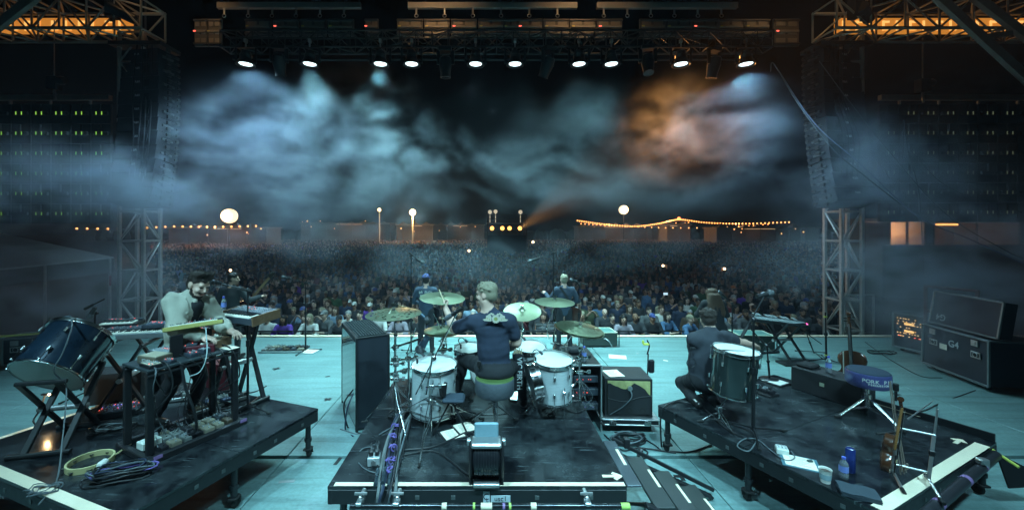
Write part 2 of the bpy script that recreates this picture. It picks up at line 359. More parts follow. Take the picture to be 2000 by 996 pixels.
def riser(label, o, ux, uy, sections, legs):
    """o: one top corner, ux/uy: edge vectors (world, on the deck plane); sections split along uy"""
    ux = V((*ux, 0)); uy = V((*uy, 0)); o = V((*o, 0)); nx = ux.normalized(); ny = uy.normalized()
    cz = nx.cross(ny).z
    t = thing('stage_riser', label, 'riser', (o.x, o.y, 0), group='black stage risers')
    k = len(sections) - 1
    for i in range(k):
        a = uy * sections[i]; b = uy * sections[i + 1]; g = ny * .004
        pts = [a + g, ux + a + g, ux + b - g, b - g]
        if cz < 0: pts = pts[::-1]
        m = MB(); m.prism([(p.x, p.y) for p in pts], RZ - .025, RZ); m.build('deck_panel', DECK, t, smooth=False)
    fr = MB(); hh = .125; c4 = [V((0, 0, 0)), ux, ux + uy, uy]
    for i in range(4):
        a, b = c4[i], c4[(i + 1) % 4]; d = (b - a).normalized(); inn = (c4[(i + 2) % 4] - b).normalized() * .022
        fr.bar(a + inn + V((0, 0, RZ - .026 - hh / 2)), b + inn + V((0, 0, RZ - .026 - hh / 2)), hh, .04, 0, up=(d.y, -d.x, 0), ch=.005)
    fr.build('frame', black, t)
    cp = MB()
    for i in range(4):                       # coffin-lock cups in the frame
        a, b = c4[i], c4[(i + 1) % 4]; out = -(c4[(i + 2) % 4] - b).normalized()
        for f in (.12, .3, .42, .58, .7, .88):
            p = a.lerp(b, f) + V((0, 0, RZ - .09)) + out * .001
            cp = MB(); cp.box((0, 0, 0), (.035, .035, .006), 0, zframe(p, p + out)); cp.build('latch_plate', mat('dull_steel', (.12, .13, .13), .5, .6), t)
    for (a, b) in legs:
        p = ux * a + uy * b
        m = MB(); m.tube(p + V((0, 0, .12)), p + V((0, 0, RZ - .03)), .03, n=12); m.tube(p + V((0, 0, .2)), p + V((0, 0, .24)), .042, n=12); lg = m.build('leg', black, t)
        w = MB(); w.box(p + V((0, 0, .11)), (.09, .09, .02)); w.bar(p + V((-.022, .02, .11)), p + V((-.022, .035, .05)), .05, .006); w.bar(p + V((.022, .02, .11)), p + V((.022, .035, .05)), .05, .006)
        w.lathe([(.02, -.018), (.052, -.018), (.06, -.01), (.06, .01), (.052, .018), (.02, .018)], 16, 0, TR(p + V((0, .035, .06)), 0, R(90), 0)); w.build('castor', rubber, lg)
    return t, o, ux, uy
# centre
CXL, CXR, CY0, CY1 = -1.37, 1.17, 3.385, 5.83
rc, _, _, _ = riser('black drum riser in the middle carrying the drummer and his kit', (CXL, CY0), (CXR - CXL, 0), (0, CY1 - CY0), (0, .5, 1), [(.04, .04), (.96, .04), (.04, .96), (.96, .96), (.5, .5)])
rcx = MB(); rcx.box((CXR + .067, CY0 + .37, RZ - .002), (.125, .72, .02), ch=.004)
plate = rcx.build('side_plate', mat('worn_grey_plate', (.12, .14, .16), .25, .5, var=.25, scale=5), rc); plate.location = (-CXL, -CY0, 0)
m = MB(); m.box((CXR + .09, CY0 + .43, RZ + .011), (.028, .26, .003), ch=0); o_ = m.build('glow_tape', white, rc); o_.location = (-CXL, -CY0, 0)
m = MB(); m.box(((CXL + CXR) / 2 + .02, CY0 + .032, RZ + .004), (CXR - CXL - .06, .048, .003), ch=0); o_ = m.build('edge_tape', white, rc); o_.location = (-CXL, -CY0, 0)
def arrow(p, ang, L, mt, parent, off):
    m = MB(); M = TR(p, 0, 0, ang)
    m.box((-L / 2, 0, 0), (L * .9, .034, .003), 0, M, ch=0)
    for s in (-1, 1): m.box((-L * .16, s * L * .155, .0032), (L * .5, .034, .003), 0, M @ TR((0, 0, 0)) @ Matrix.Identity(4), ch=0) if False else m.box((-L * .22, 0, .001 + .0015 * s), (L * .5, .034, .003), 0, M @ TR((0, 0, 0), 0, 0, s * R(38)), ch=0)
    o = m.build('arrow_tape', mt, parent); o.location = off; return o
arrow(G(1212, 930, RZ) + V((0, 0, .004)), 0, .17, white, rc, (-CXL, -CY0, 0))
# hand-written note on the fascia, clamps and the truss pipe below
note = MB(); note.box((0, 0, 0), (.055, .003, .10), 0, ch=0); note.box((.12, 0, -.012), (.165, .003, .055), 0, ch=0)
nt_ = note.build('note_tape', mat('masking_tape', (.45, .52, .55), .7), rc); nt_.location = (957 / 1 * 0 - CXL + P(957, 967, CY0).x - .03, -.004, RZ - .085)
ink = mat('marker_ink', (.02, .02, .03), .6)
lettering('C', .075, ink, nt_, TR((-.004, -.003, .004), R(90)), ext=.0006); lettering('L', .05, ink, nt_, TR((.008, -.0032, -.022), R(90)), ext=.0006)
lettering('usc1', .06, ink, nt_, TR((.12, -.003, -.012), R(90)), ext=.0006)
pipe = thing('truss_pipe', 'taped horizontal pipe clamped below the rear edge of the drum riser', 'pipe', (0, CY0 - .16, 0))
PZ = P(955, 988, CY0 - .16).z
m = MB(); m.tube((-1.12, 0, PZ), (1.12, 0, PZ), .024, n=14); m.build('tube', mat('black_pipe', (.05, .055, .06), .25, .8), pipe)
for x, c_, w in ((-.36, white, .04), (-.02, white, .09), (.36, white, .045), (.12, violettape, .02), (.17, greentape, .018), (1.10, greentape, .07), (-.12, greentape, .018)):
    m = MB(); m.tube((x - w / 2, 0, PZ), (x + w / 2, 0, PZ), .0255, n=14); m.build('tape_band', c_, pipe)
for x in (-1.05, -.75, .80):
    m = MB(); m.box((x, .02, PZ + .0), (.05, .08, .07)); m.box((x, .09, PZ + .04), (.03, .12, .03)); m.tube((x - .05, .05, PZ + .07), (x + .05, .05, PZ + .07), .012, n=8); m.build('clamp', steel, pipe)
# steps on the right of the drum riser
st = thing('stage_steps', 'black folding steps with white strips beside the drum riser', 'steps', (CXR + .15, CY0 + .3, 0))
stepm = mat('dark_step_tread', (.03, .036, .036), .5, bump=.2, bscale=250)
for i in range(3):
    z = RZ - .14 * (i + 1); x = .02 + .27 * i + .13
    m = MB(); m.box((x, 0, z), (.17, .74, .03)); m.build('tread', stepm, st)
    m = MB(); m.box((x + .06, .02, z + .0172), (.024, .26, .003), ch=0); m.build('glow_strip', white, st)
    m = MB(); m.bar((x - .1, -.3, z - .02), (x + .08, .3, .02), .03, .03); m.bar((x + .08, -.3, z - .02), (x - .1, .3, .02), .03, .03); m.build('brace', black, st)
for sy in (-.38, .38):
    m = MB(); m.bar((-.02, sy, RZ - .1), (.95, sy, .03), .07, .03); m.build('stringer', black, st)
m = MB(); m.bar((-.05, .44, RZ + .02), (1.0, .44, .06), .035, .035); m.box((.1, .44, RZ - .02), (.06, .06, .1)); m.build('handrail', black, st)

# left riser and right riser
uL = V((.35, .937)); vL = V((-.937, .35)); A = V((-2.08, 4.87))
rl, _, _, _ = riser('black riser with the keyboards and the keyboard player', A, vL * 2.62, -uL * 2.05, (0, .5, 1), [(.03, .04), (.97, .04), (.03, .96), (.97, .96), (.5, .04), (.03, .5)])
uR = V((.43, -.903)); vR = V((.903, .43)); B = V((2.10, 4.97))
rr, _, _, _ = riser('black riser with the violin, cup and single tall drum', B, vR * 2.42, uR * 2.13, (0, .5, 1), [(.03, .04), (.97, .04), (.03, .96), (.97, .96), (.03, .5)])
def edge_tape(parent, o, a, b, w, name='edge_tape'):
    a = V((*a, 0)); b = V((*b, 0)); m = MB(); m.bar(a + V((0, 0, RZ + .003)), b + V((0, 0, RZ + .003)), w, .003, 0, up=(0, 0, 1), ch=0)
    q = m.build(name, white, parent); q.location = (-o[0], -o[1], 0); return q
def bar_flat(parent, o, a, b, w, name):
    a = V((*a, 0)); b = V((*b, 0)); d = (b - a).normalized(); n = V((-d.y, d.x, 0)) * w / 2; z0, z1 = V((0, 0, RZ + .001)), V((0, 0, RZ + .004))
    m = MB(); m.add([a - n + z0, b - n + z0, b + n + z0, a + n + z0, a - n + z1, b - n + z1, b + n + z1, a + n + z1], [(3, 2, 1, 0), (4, 5, 6, 7), (0, 1, 5, 4), (1, 2, 6, 5), (2, 3, 7, 6), (3, 0, 4, 7)])
    q = m.build(name, white, parent, smooth=False); q.location = (-o[0], -o[1], 0); return q
e0 = A - uL * 2.0; bar_flat(rl, A, e0 + vL * .05, e0 + vL * 2.6, .09, 'edge_tape')
e1 = A + vL * 2.59; bar_flat(rl, A, e1 - uL * .7, e1 - uL * 2.0, .06, 'side_tape')
e2 = B + uR * 2.08; bar_flat(rr, B, e2 + vR * .05, e2 + vR * 2.22, .1, 'edge_tape')
ar = B + uR * 1.95 + vR * 2.16
arrow((ar.x, ar.y, RZ + .003), math.atan2(vR.y, vR.x), .16, white, rr, (-B.x, -B.y, 0))
sp_ = B + vR * 2.50; bar = MB(); a3 = V((*sp_, 0)); pl = MB()
pl.bar(a3 + V((*(uR * .55), RZ - .012)), a3 + V((*(uR * 2.1), RZ - .012)), .02, .14, 0, up=(0, 0, 1)); q = pl.build('side_plate', mat('black_plate', (.02, .022, .025), .4), rr); q.location = (-B.x, -B.y, 0)
bar_flat(rr, B, sp_ + uR * 1.1, sp_ + uR * 1.55, .025, 'glow_tape')
# yellow-edged bracket and heavy taped pipe at the right riser's corner
tp = thing('truss_pipe', 'thick black pipe with purple tape bands at the rear of the right riser', 'pipe', (0, 0, 0))
pa = P(1945, 888, 4.0); pb = P(1790, 1020, 3.02)
m = MB(); m.tube(pa, pb, .042, n=16); m.build('tube', mat('scuffed_pipe', (.035, .035, .042), .4, .3, var=.4, scale=25), tp)
for f, w in ((.22, .05), (.45, .06), (.78, .05)):
    m = MB(); d = (pb - pa).normalized(); c_ = pa.lerp(pb, f); m.tube(c_ - d * w / 2, c_ + d * w / 2, .0435, n=16); m.build('tape_band', violettape, tp)
br = MB(); bc = P(1950, 885, 4.02)
br.prism([(0, 0), (.30, -.16), (.34, -.3), (.02, -.32)], -.008, .008, 0, zframe(bc + V((.0, .02, .0)), bc + V((.0, -.9, .25)), up=(0, 0, 1)))
br.build('bracket', black, tp)
m = MB(); m.tube(P(1922, 868, 4.1), P(1990, 912, 3.85), .014, n=8); m.build('yellow_edge', yellowpipe, tp)
for x, y in ((1918, 900), (1880, 925)):
    m = MB(); c_ = P(x, y, 3.75); m.box(c_, (.07, .06, .05)); m.box(c_ + V((.05, .02, -.03)), (.05, .05, .08)); m.build('clamp', steel, tp)

# ---------------------------------------------------------------- smoke
def smoke():
    m = bpy.data.materials.new('stage_smoke'); m.use_nodes = True; n = m.node_tree.nodes; l = m.node_tree.links
    n.remove(n['Principled BSDF'])
    vol = n.new('ShaderNodeVolumePrincipled'); vol.inputs['Color'].default_value = (.74, .86, 1., 1); vol.inputs['Anisotropy'].default_value = 0
    vol.inputs['Density'].default_value = SMOKE_D
    l.new(vol.outputs[0], n['Material Output'].inputs['Volume'])
    ng = bpy.data.node_groups.new('smoke_density', 'GeometryNodeTree'); n = ng.nodes; l = ng.links
    ng.interface.new_socket('Geometry', in_out='OUTPUT', socket_type='NodeSocketGeometry')
    out = n.new('NodeGroupOutput'); pos = n.new('GeometryNodeInputPosition').outputs[0]
    w = n.new('ShaderNodeTexNoise'); w.inputs['Scale'].default_value = .30; w.inputs['Detail'].default_value = 2
    l.new(pos, w.inputs['Vector'])
    ad = n.new('ShaderNodeVectorMath'); ad.operation = 'MULTIPLY_ADD'; l.new(w.outputs['Color'], ad.inputs[0]); ad.inputs[1].default_value = (3.4, 3.4, 2.4); l.new(pos, ad.inputs[2])
    nz = n.new('ShaderNodeTexNoise'); nz.inputs['Scale'].default_value = .62; nz.inputs['Detail'].default_value = 7.; nz.inputs['Roughness'].default_value = .70
    st_ = n.new('ShaderNodeVectorMath'); st_.operation = 'MULTIPLY'; st_.inputs[1].default_value = (.75, 1., 1.45); l.new(ad.outputs[0], st_.inputs[0]); l.new(st_.outputs[0], nz.inputs['Vector'])
    n2 = n.new('ShaderNodeTexNoise'); n2.inputs['Scale'].default_value = 1.9; n2.inputs['Detail'].default_value = 5.; n2.inputs['Roughness'].default_value = .6; l.new(st_.outputs[0], n2.inputs['Vector'])
    def rng_(src, a, b_, c_, d_, smooth=False):
        q = n.new('ShaderNodeMapRange'); q.interpolation_type = 'SMOOTHSTEP' if smooth else 'LINEAR'
        for i, v in enumerate((a, b_, c_, d_)): q.inputs[i + 1].default_value = v
        l.new(src, q.inputs[0]); return q.outputs[0]
    def math_(op, a, b_):
        q = n.new('ShaderNodeMath'); q.operation = op
        for i, v in enumerate((a, b_)):
            if isinstance(v, (int, float)): q.inputs[i].default_value = v
            else: l.new(v, q.inputs[i])
        return q.outputs[0]
    def blob(c_, r):
        s = n.new('ShaderNodeVectorMath'); s.operation = 'SUBTRACT'; l.new(pos, s.inputs[0]); s.inputs[1].default_value = c_
        d = n.new('ShaderNodeVectorMath'); d.operation = 'DIVIDE'; l.new(s.outputs[0], d.inputs[0]); d.inputs[1].default_value = r
        k = n.new('ShaderNodeVectorMath'); k.operation = 'LENGTH'; l.new(d.outputs[0], k.inputs[0])
        return rng_(k.outputs['Value'], .05, 1.15, 1, 0, True)
    tot = None
    for (x, y, d, rx, ry, rz, wt) in SMOKE:
        b_ = math_('MULTIPLY', blob(tuple(P(x, y, d)), (rx, ry, rz)), wt)
        tot = b_ if tot is None else math_('ADD', tot, b_)
    mixn = math_('ADD', math_('MULTIPLY', nz.outputs[0], .60), math_('MULTIPLY', n2.outputs[0], .40)); den = math_('MULTIPLY', tot, math_('ADD', rng_(mixn, SMOKE_T[0], SMOKE_T[1], 0, 1), .02))
    den = math_('SUBTRACT', den, .012); den = math_('MAXIMUM', den, 0.)
    vc = n.new('GeometryNodeVolumeCube'); l.new(den, vc.inputs['Density'])
    lo, hi = SMOKE_BOX; vc.inputs['Min'].default_value = lo; vc.inputs['Max'].default_value = hi
    for i, a in enumerate('XYZ'): vc.inputs['Resolution ' + a].default_value = int((hi[i] - lo[i]) / SMOKE_VOX)
    sm = n.new('GeometryNodeSetMaterial'); sm.inputs['Material'].default_value = m
    l.new(vc.outputs[0], sm.inputs[0]); l.new(sm.outputs[0], out.inputs[0])
    b = MB(); b.box((0, 14, 4), (1, 1, 1), ch=0)
    o = b.build('smoke', m, loc=(0, 0, 0)); tag(o, kind='stuff'); o['label'] = 'drifting stage smoke lit pale blue above the crowd'
    md = o.modifiers.new('smoke', 'NODES'); md.node_group = ng
    return o
HAZE_ON = True; SMOKE_ON = True; SPOT_E = 520000
SMOKE_BOX = ((-14.5, 6.6, .05), (14.5, 15.5, 7.6)); SMOKE_VOX = .1; SMOKE_T = (.465, .585)
SMOKE_D = .30; SMOKE_STEP = .22
SMOKE = [  # x, y in the photo, depth, radii, weight
    (650, 250, 10.6, 2.9, 1.6, 2.0, 1.0), (500, 330, 10.2, 3.0, 1.6, 1.6, 1.0), (800, 330, 10.8, 2.3, 1.6, 1.5, .75), (700, 180, 10.6, 1.7, 1.2, 1.1, .9), (600, 400, 10.8, 3.4, 1.6, 1.2, .9), (480, 445, 11.2, 3.0, 1.6, .9, .8), (820, 425, 11.4, 2.6, 1.6, .9, .55), (420, 250, 10.4, 1.7, 1.2, 1.4, .6),
    (1130, 260, 10.9, 2.3, 1.5, 1.8, .42), (1030, 345, 10.8, 2.4, 1.5, 1.2, .5), (1310, 245, 10.9, 1.5, 1.3, 1.6, .9), (1470, 250, 10.4, 1.4, 1.2, 2.0, .8), (1420, 360, 10.6, 2.4, 1.4, 1.1, .5), (1230, 370, 10.9, 2.2, 1.4, .9, .4),
    (90, 360, 8.8, 3.4, 1.6, 1.3, 3.0), (240, 400, 9.2, 2.6, 1.4, 1.1, 2.2), (330, 330, 9.6, 1.8, 1.2, 1.3, 1.5), (-60, 440, 8.6, 2.8, 1.4, 1.3, 2.6), (1850, 270, 9.0, 3.0, 1.6, 1.5, 1.9), (1740, 350, 9.2, 2.5, 1.4, 1.3, 1.5), (1640, 390, 9.4, 2.0, 1.2, 1.0, .8), (1960, 400, 8.8, 2.6, 1.4, 1.4, 1.4),
    (40, 570, 8.4, 3.8, 1.7, 1.6, 2.2), (250, 520, 9.6, 2.8, 1.4, 1.2, 1.0), (1860, 530, 8.4, 3.8, 1.8, 1.8, 3.2), (1990, 690, 7.6, 2.4, 1.2, 1.4, 2.4), (700, 490, 12.2, 4.2, 2.2, 1.4, .7), (960, 520, 12.4, 3.4, 2.2, 1.2, .45), (430, 480, 11.8, 3.0, 1.8, 1.2, .7), (1200, 470, 12.6, 3.6, 2.0, 1.2, .5), (1500, 510, 12, 3.2, 2.2, 1.3, .6),
]
SM = smoke() if SMOKE_ON else None

def haze():
    m = bpy.data.materials.new('night_haze'); m.use_nodes = True; n = m.node_tree.nodes; n.remove(n['Principled BSDF']); v = n.new('ShaderNodeVolumePrincipled'); v.inputs['Color'].default_value = (.70, .82, 1, 1); v.inputs['Density'].default_value = HAZE_D; m.node_tree.links.new(v.outputs[0], n['Material Output'].inputs['Volume'])
    b = MB(); b.box((0, 85, 7.2), (380, 190, 19.4), ch=0); o = b.build('haze', m, loc=(0, 0, 0)); return tag(o, kind='stuff')
HAZE_D = .0009
if HAZE_ON: haze()
# ---------------------------------------------------------------- bodies: smooth unions of tapered limbs, meshed as one continuous surface
class Body:
    def __init__(s): s.p = []
    def cap(s, a, b, ra, rb=None, lab=0, k=.02, sq=None): s.p.append(('c', np.array(a, float), np.array(b, float), ra, ra if rb is None else rb, lab, k, sq)); return s
    def ell(s, c_, r, lab=0, k=.02, rot=None): s.p.append(('e', np.array(c_, float), np.array(r, float), rot, 0, lab, k, None)); return s
    def dist(s, q, X):
        if q[0] == 'c':
            a, b, ra, rb = q[1:5]; ba = b - a; L = max(1e-9, ba @ ba); pa = X - a; t = np.clip((pa @ ba) / L, 0, 1)
            d = pa - t[..., None] * ba
            if q[7] is not None:                 # flattened section: squash along a direction
                nrm, f = q[7]; nrm = np.array(nrm, float); nrm /= np.linalg.norm(nrm); dn = d @ nrm; d = d + (dn * (1 / f - 1))[..., None] * nrm
                return (np.sqrt((d * d).sum(-1)) - (ra + (rb - ra) * t)) * min(1, f + .1)
            return np.sqrt((d * d).sum(-1)) - (ra + (rb - ra) * t)
        p = X - q[1]
        if q[3] is not None: p = p @ q[3]
        r = q[2]; k0 = np.sqrt(((p / r) ** 2).sum(-1)); k1 = np.sqrt(((p / (r * r)) ** 2).sum(-1)) + 1e-9
        return k0 * (k0 - 1) / k1
    def bounds(s, q):
        if q[0] == 'c': r = max(q[3], q[4]) * 1.05; return np.minimum(q[1], q[2]) - r, np.maximum(q[1], q[2]) + r
        r = max(q[2]); return q[1] - r, q[1] + r
    def mesh(s, name, mats, h=.008, wrinkle=None, seed=0, smooth_lab=True):
        lo = np.min([s.bounds(q)[0] for q in s.p], 0) - 3 * h; hi = np.max([s.bounds(q)[1] for q in s.p], 0) + 3 * h
        n = np.ceil((hi - lo) / h).astype(int) + 1
        D = np.full(n, 1.0, np.float32)
        for q in s.p:
            a, b = s.bounds(q); mg = max(q[6] * 1.5, 3 * h)
            i0 = np.maximum(0, np.floor((a - mg - lo) / h).astype(int)); i1 = np.minimum(n, np.ceil((b + mg - lo) / h).astype(int) + 1)
            g = np.stack(np.meshgrid(*[lo[k] + h * np.arange(i0[k], i1[k]) for k in range(3)], indexing='ij'), -1)
            d = s.dist(q, g).astype(np.float32); sl = tuple(slice(i0[k], i1[k]) for k in range(3)); o = D[sl]; k = q[6]
            hh = np.clip(.5 + .5 * (o - d) / k, 0, 1); D[sl] = o * (1 - hh) + d * hh - k * hh * (1 - hh)
        if wrinkle:
            g = np.stack(np.meshgrid(*[lo[k] + h * np.arange(n[k]) for k in range(3)], indexing='ij'), -1)
            rg = np.random.default_rng(seed); wv = 0
            for _ in range(7):
                kv = rg.normal(size=3) * (20, 20, 24); ph = rg.uniform(0, 6.3); k2 = rg.normal(size=3) * 9
                wv = wv + np.sin(g @ kv + ph + 1.6 * np.sin(g @ k2))
            D = D + (wv * wrinkle / 2.2).astype(np.float32) * np.clip((self_band := 1 - np.abs(D) / .05), 0, 1) * s.mask(g, wrinkle, lo, h, n)
        vs, fs = surface_nets(D, h, lo)
        # material of a face: the primitive that lies nearest to it
        cen = vs[fs].mean(1); best = np.full(len(cen), 1e9); lab = np.zeros(len(cen), int)
        for q in s.p:
            a, b = s.bounds(q); mg = max(.05, 4 * h); w = np.all((cen > a - mg) & (cen < b + mg), 1); ii = np.nonzero(w)[0]
            if len(ii) == 0: continue
            d = s.dist(q, cen[ii]); up = d < best[ii] + (1e-4); best[ii[up]] = d[up]; lab[ii[up]] = q[5]
        me = bpy.data.meshes.new(name)
        me.vertices.add(len(vs)); me.vertices.foreach_set('co', vs.astype(np.float32).ravel())
        me.loops.add(len(fs) * 4); me.loops.foreach_set('vertex_index', fs.astype(np.int32).ravel())
        me.polygons.add(len(fs)); me.polygons.foreach_set('loop_start', np.arange(0, len(fs) * 4, 4, dtype=np.int32))
        me.polygons.foreach_set('loop_total', np.full(len(fs), 4, np.int32)) if False else None
        for m in mats: me.materials.append(m)
        me.update(calc_edges=True); me.polygons.foreach_set('material_index', lab.astype(np.int32)); me.shade_smooth(); me.update()
        return me
    wrinkle_labels = (1, 2)
    def mask(s, g, w, lo, h, n):
        M = np.zeros(n, np.float32)
        for q in s.p:
            if q[5] not in s.wrinkle_labels: continue
            a, b = s.bounds(q); i0 = np.maximum(0, np.floor((a - lo) / h).astype(int)); i1 = np.minimum(n, np.ceil((b - lo) / h).astype(int) + 1)
            M[tuple(slice(i0[k], i1[k]) for k in range(3))] = 1
        for q in s.p:
            if q[5] in s.wrinkle_labels: continue
            a, b = s.bounds(q); i0 = np.maximum(0, np.floor((a - lo) / h).astype(int)); i1 = np.minimum(n, np.ceil((b - lo) / h).astype(int) + 1)
            M[tuple(slice(i0[k], i1[k]) for k in range(3))] = 0
        return M
def surface_nets(D, h, org):
    n = np.array(D.shape); sg = D < 0
    cnt = sum(sg[i:n[0] - 1 + i, j:n[1] - 1 + j, k:n[2] - 1 + k].astype(np.int8) for i in (0, 1) for j in (0, 1) for k in (0, 1))
    act = (cnt > 0) & (cnt < 8); I = np.argwhere(act); ids = np.full(act.shape, -1, np.int64); ids[act] = np.arange(len(I))
    pos = np.zeros((len(I), 3)); num = np.zeros(len(I))
    cs = [(i, j, k) for i in (0, 1) for j in (0, 1) for k in (0, 1)]
    for a in cs:
        for ax in range(3):
            if a[ax]: continue
            b = list(a); b[ax] = 1
            da = D[I[:, 0] + a[0], I[:, 1] + a[1], I[:, 2] + a[2]]; db = D[I[:, 0] + b[0], I[:, 1] + b[1], I[:, 2] + b[2]]
            x = (da < 0) != (db < 0); t = np.where(x, da / np.where(x, da - db, 1), 0)
            p = np.tile(np.array(a, float), (len(I), 1)); p[:, ax] += t; pos += p * x[:, None]; num += x
    vs = org + h * (I + pos / num[:, None])
    fs = []
    for ax in range(3):
        o1, o2 = [(1, 2), (2, 0), (0, 1)][ax]
        s0 = [slice(None)] * 3; s1 = [slice(None)] * 3; s0[ax] = slice(0, -1); s1[ax] = slice(1, None)
        e0 = sg[tuple(s0)]; e1 = sg[tuple(s1)]
        E = np.argwhere(e0 != e1); E = E[(E[:, o1] > 0) & (E[:, o2] > 0) & (E[:, o1] < n[o1] - 1) & (E[:, o2] < n[o2] - 1)]
        def cell(d1, d2):
            q = E.copy(); q[:, o1] += d1; q[:, o2] += d2; return ids[q[:, 0], q[:, 1], q[:, 2]]
        f = np.stack([cell(-1, -1), cell(0, -1), cell(0, 0), cell(-1, 0)], 1)
        inside = e0[E[:, 0], E[:, 1], E[:, 2]]
        f[~inside] = f[~inside][:, ::-1]; fs.append(f)
    fs = np.concatenate(fs); fs = fs[(fs >= 0).all(1)]
    return vs, fs

def nrm(v): v = np.array(v, float); return v / (np.linalg.norm(v) + 1e-9)
# material labels of a body: 0 skin, 1 top, 2 trousers, 3 shoes, 4 hair, 5 inner shirt, 6 dark eye, 7 lip, 8 cap
def head(b, c_, fwd, up=(0, 0, 1), s=1., hair='short', beard=False, cap=False, face=True, hv=None):
    f = nrm(fwd); u = nrm(up); r = nrm(np.cross(f, u)); u = np.cross(r, f); Rm = np.stack([r, f, u], 1); c_ = np.array(c_, float)
    L = lambda x, y, z: c_ + Rm @ (np.array([x, y, z]) * s)
    E = lambda p, rr, lab, k=.015: b.ell(L(*p), np.array(rr) * s, lab, k * s, Rm)
    E((0, -.012, .035), (.074, .094, .082), 0, .02); E((0, .022, -.04), (.058, .07, .082), 0, .03); E((0, .052, -.098), (.028, .026, .022), 0, .025)
    if face:
        b.cap(L(0, .088, .015), L(0, .109, -.026), .008 * s, .014 * s, 0, .012 * s); b.cap(L(-.036, .076, .026), L(.036, .076, .026), .015 * s, lab=0, k=.012 * s)
        for x in (-1, 1):
            b.ell(L(x * .031, .083, .004), np.array((.013, .007, .0065)) * s, 6, .002, Rm); E((x * .045, .06, -.03), (.02, .022, .02), 0, .02)
        b.ell(L(0, .088, -.066), np.array((.022, .009, .008)) * s, 7, .004, Rm)
    for x in (-1, 1): E((x * .076, -.008, -.004), (.011, .024, .034), 0, .008)
    if hair in ('short', 'quiff', 'curly', 'long', 'messy'):
        E((0, -.022, .052), (.083, .098, .080), 4, .012); E((0, -.05, -.002), (.077, .068, .075), 4, .015)
        E((0, .018, .094), (.062, .058, .03), 4, .015)
        rg = np.random.default_rng(int(abs(c_[0] * 97)) % 50)
        for i in range(60):
            v = rg.normal(size=3); v[2] = abs(v[2]) * .9 - .1; v[1] -= .35; v = nrm(v); q0 = v * np.array((.078, .094, .078)) + np.array((0, -.02, .05)); b.cap(L(*q0), L(*(q0 + v * .010 + np.array((rg.normal() * .010, .008, .008)))), .013 * s, .006 * s, 4, .008 * s)
    if hair == 'quiff':
        for i in range(18):
            a = i / 17 * PI; x = .055 * math.cos(a); b.cap(L(x, .02 - .05 * math.sin(a * 2), .10), L(x * 1.05, .048 + .022 * math.sin(i * 2.3), .140 + .016 * math.sin(i * 3.1)), .021 * s, .013 * s, 4, .012 * s)
    if hair in ('curly', 'messy'):
        rg = np.random.default_rng(5)
        for i in range(46):
            v = rg.normal(size=3); v[2] = abs(v[2]) * 1.0 - .25; v[1] -= .45; v = nrm(v)
            E(tuple(v * np.array((.082, .098, .085)) + np.array((0, -.02, .045))), (.02, .02, .018), 4, .01)
    if hair == 'long':
        for i in range(9):
            a = PI * (-.12 + 1.24 * i / 8); x = .078 * math.cos(a); y = -.035 - .06 * math.sin(a)
            b.cap(L(x, y, .06), L(x * 1.12, y * 1.05, -.22 - .02 * math.sin(i * 2.)), .034 * s, .022 * s, 4, .02 * s)
    if beard:
        E((0, .032, -.094), (.050, .048, .036), 4, .012); b.cap(L(-.026, .083, -.052), L(.026, .083, -.052), .009 * s, lab=4, k=.008 * s); 
        for x in (-1, 1): b.cap(L(x * .066, .0, -.03), L(x * .054, .025, -.075), .008 * s, .014 * s, 4, .010 * s)
    if cap:
        E((0, -.012, .062), (.088, .106, .078), 8, .01); b.cap(L(-.03, .10, .052), L(.03, .10, .052), .032 * s, lab=8, k=.01 * s, sq=(Rm @ np.array([0, 0, 1.]), .28)); b.cap(L(-.02, .145, .045), L(.02, .145, .045), .03 * s, lab=8, k=.01 * s, sq=(Rm @ np.array([0, 0, 1.]), .25))
    return Rm
def hand(b, w, d, nrm_, side, curl=.5, s=1., lab=0, spread=.10, thumb_in=.3):
    """w wrist, d towards the fingers, nrm_ out of the palm, side +1/-1: which way the thumb leaves"""
    d = nrm(d); p = nrm(nrm_); p = nrm(p - d * (p @ d)); t = np.cross(d, p) * side; w = np.array(w, float)
    b.cap(w, w + d * .035 * s, .026 * s, .029 * s, lab, .02 * s)
    for i in range(4):
        o = (.030 - .020 * i); b.cap(w + d * .02 * s + t * o * .7 * s, w + d * .085 * s + t * o * s, .015 * s, .0125 * s, lab, .014 * s, )
    for i, L in enumerate((.072, .080, .074, .058)):
        o = (.031 - .0205 * i); base = w + d * (.088 - .004 * abs(i - 1)) * s + t * o * s; dd = nrm(d + t * spread * (1.5 - i)); cur = curl * (1 + .08 * i); pp = base
        for j, f in enumerate((.45, .31, .24)):
            a = cur * (j * .75 + .55); v = nrm(dd * math.cos(a) + p * math.sin(a)); q = pp + v * L * f * s
            b.cap(pp, q, (.0098 - .0009 * j) * s, (.0091 - .0009 * j) * s, lab, .004); pp = q
    th = w + d * .022 * s + t * .03 * s; v = nrm(d * .75 + t * .75 + p * thumb_in); q = th + v * .042 * s; b.cap(th, q, .0135 * s, .0115 * s, lab, .012); v2 = nrm(d * .95 + t * (.25 - thumb_in * .4) + p * thumb_in); b.cap(q, q + v2 * .034 * s, .0112 * s, .009 * s, lab, .005)
def limb(b, pts, rs, lab, k=.03):
    for i in range(len(pts) - 1): b.cap(pts[i], pts[i + 1], rs[i], rs[i + 1], lab, k)
def lerp(a, b, t): return np.array(a, float) * (1 - t) + np.array(b, float) * t

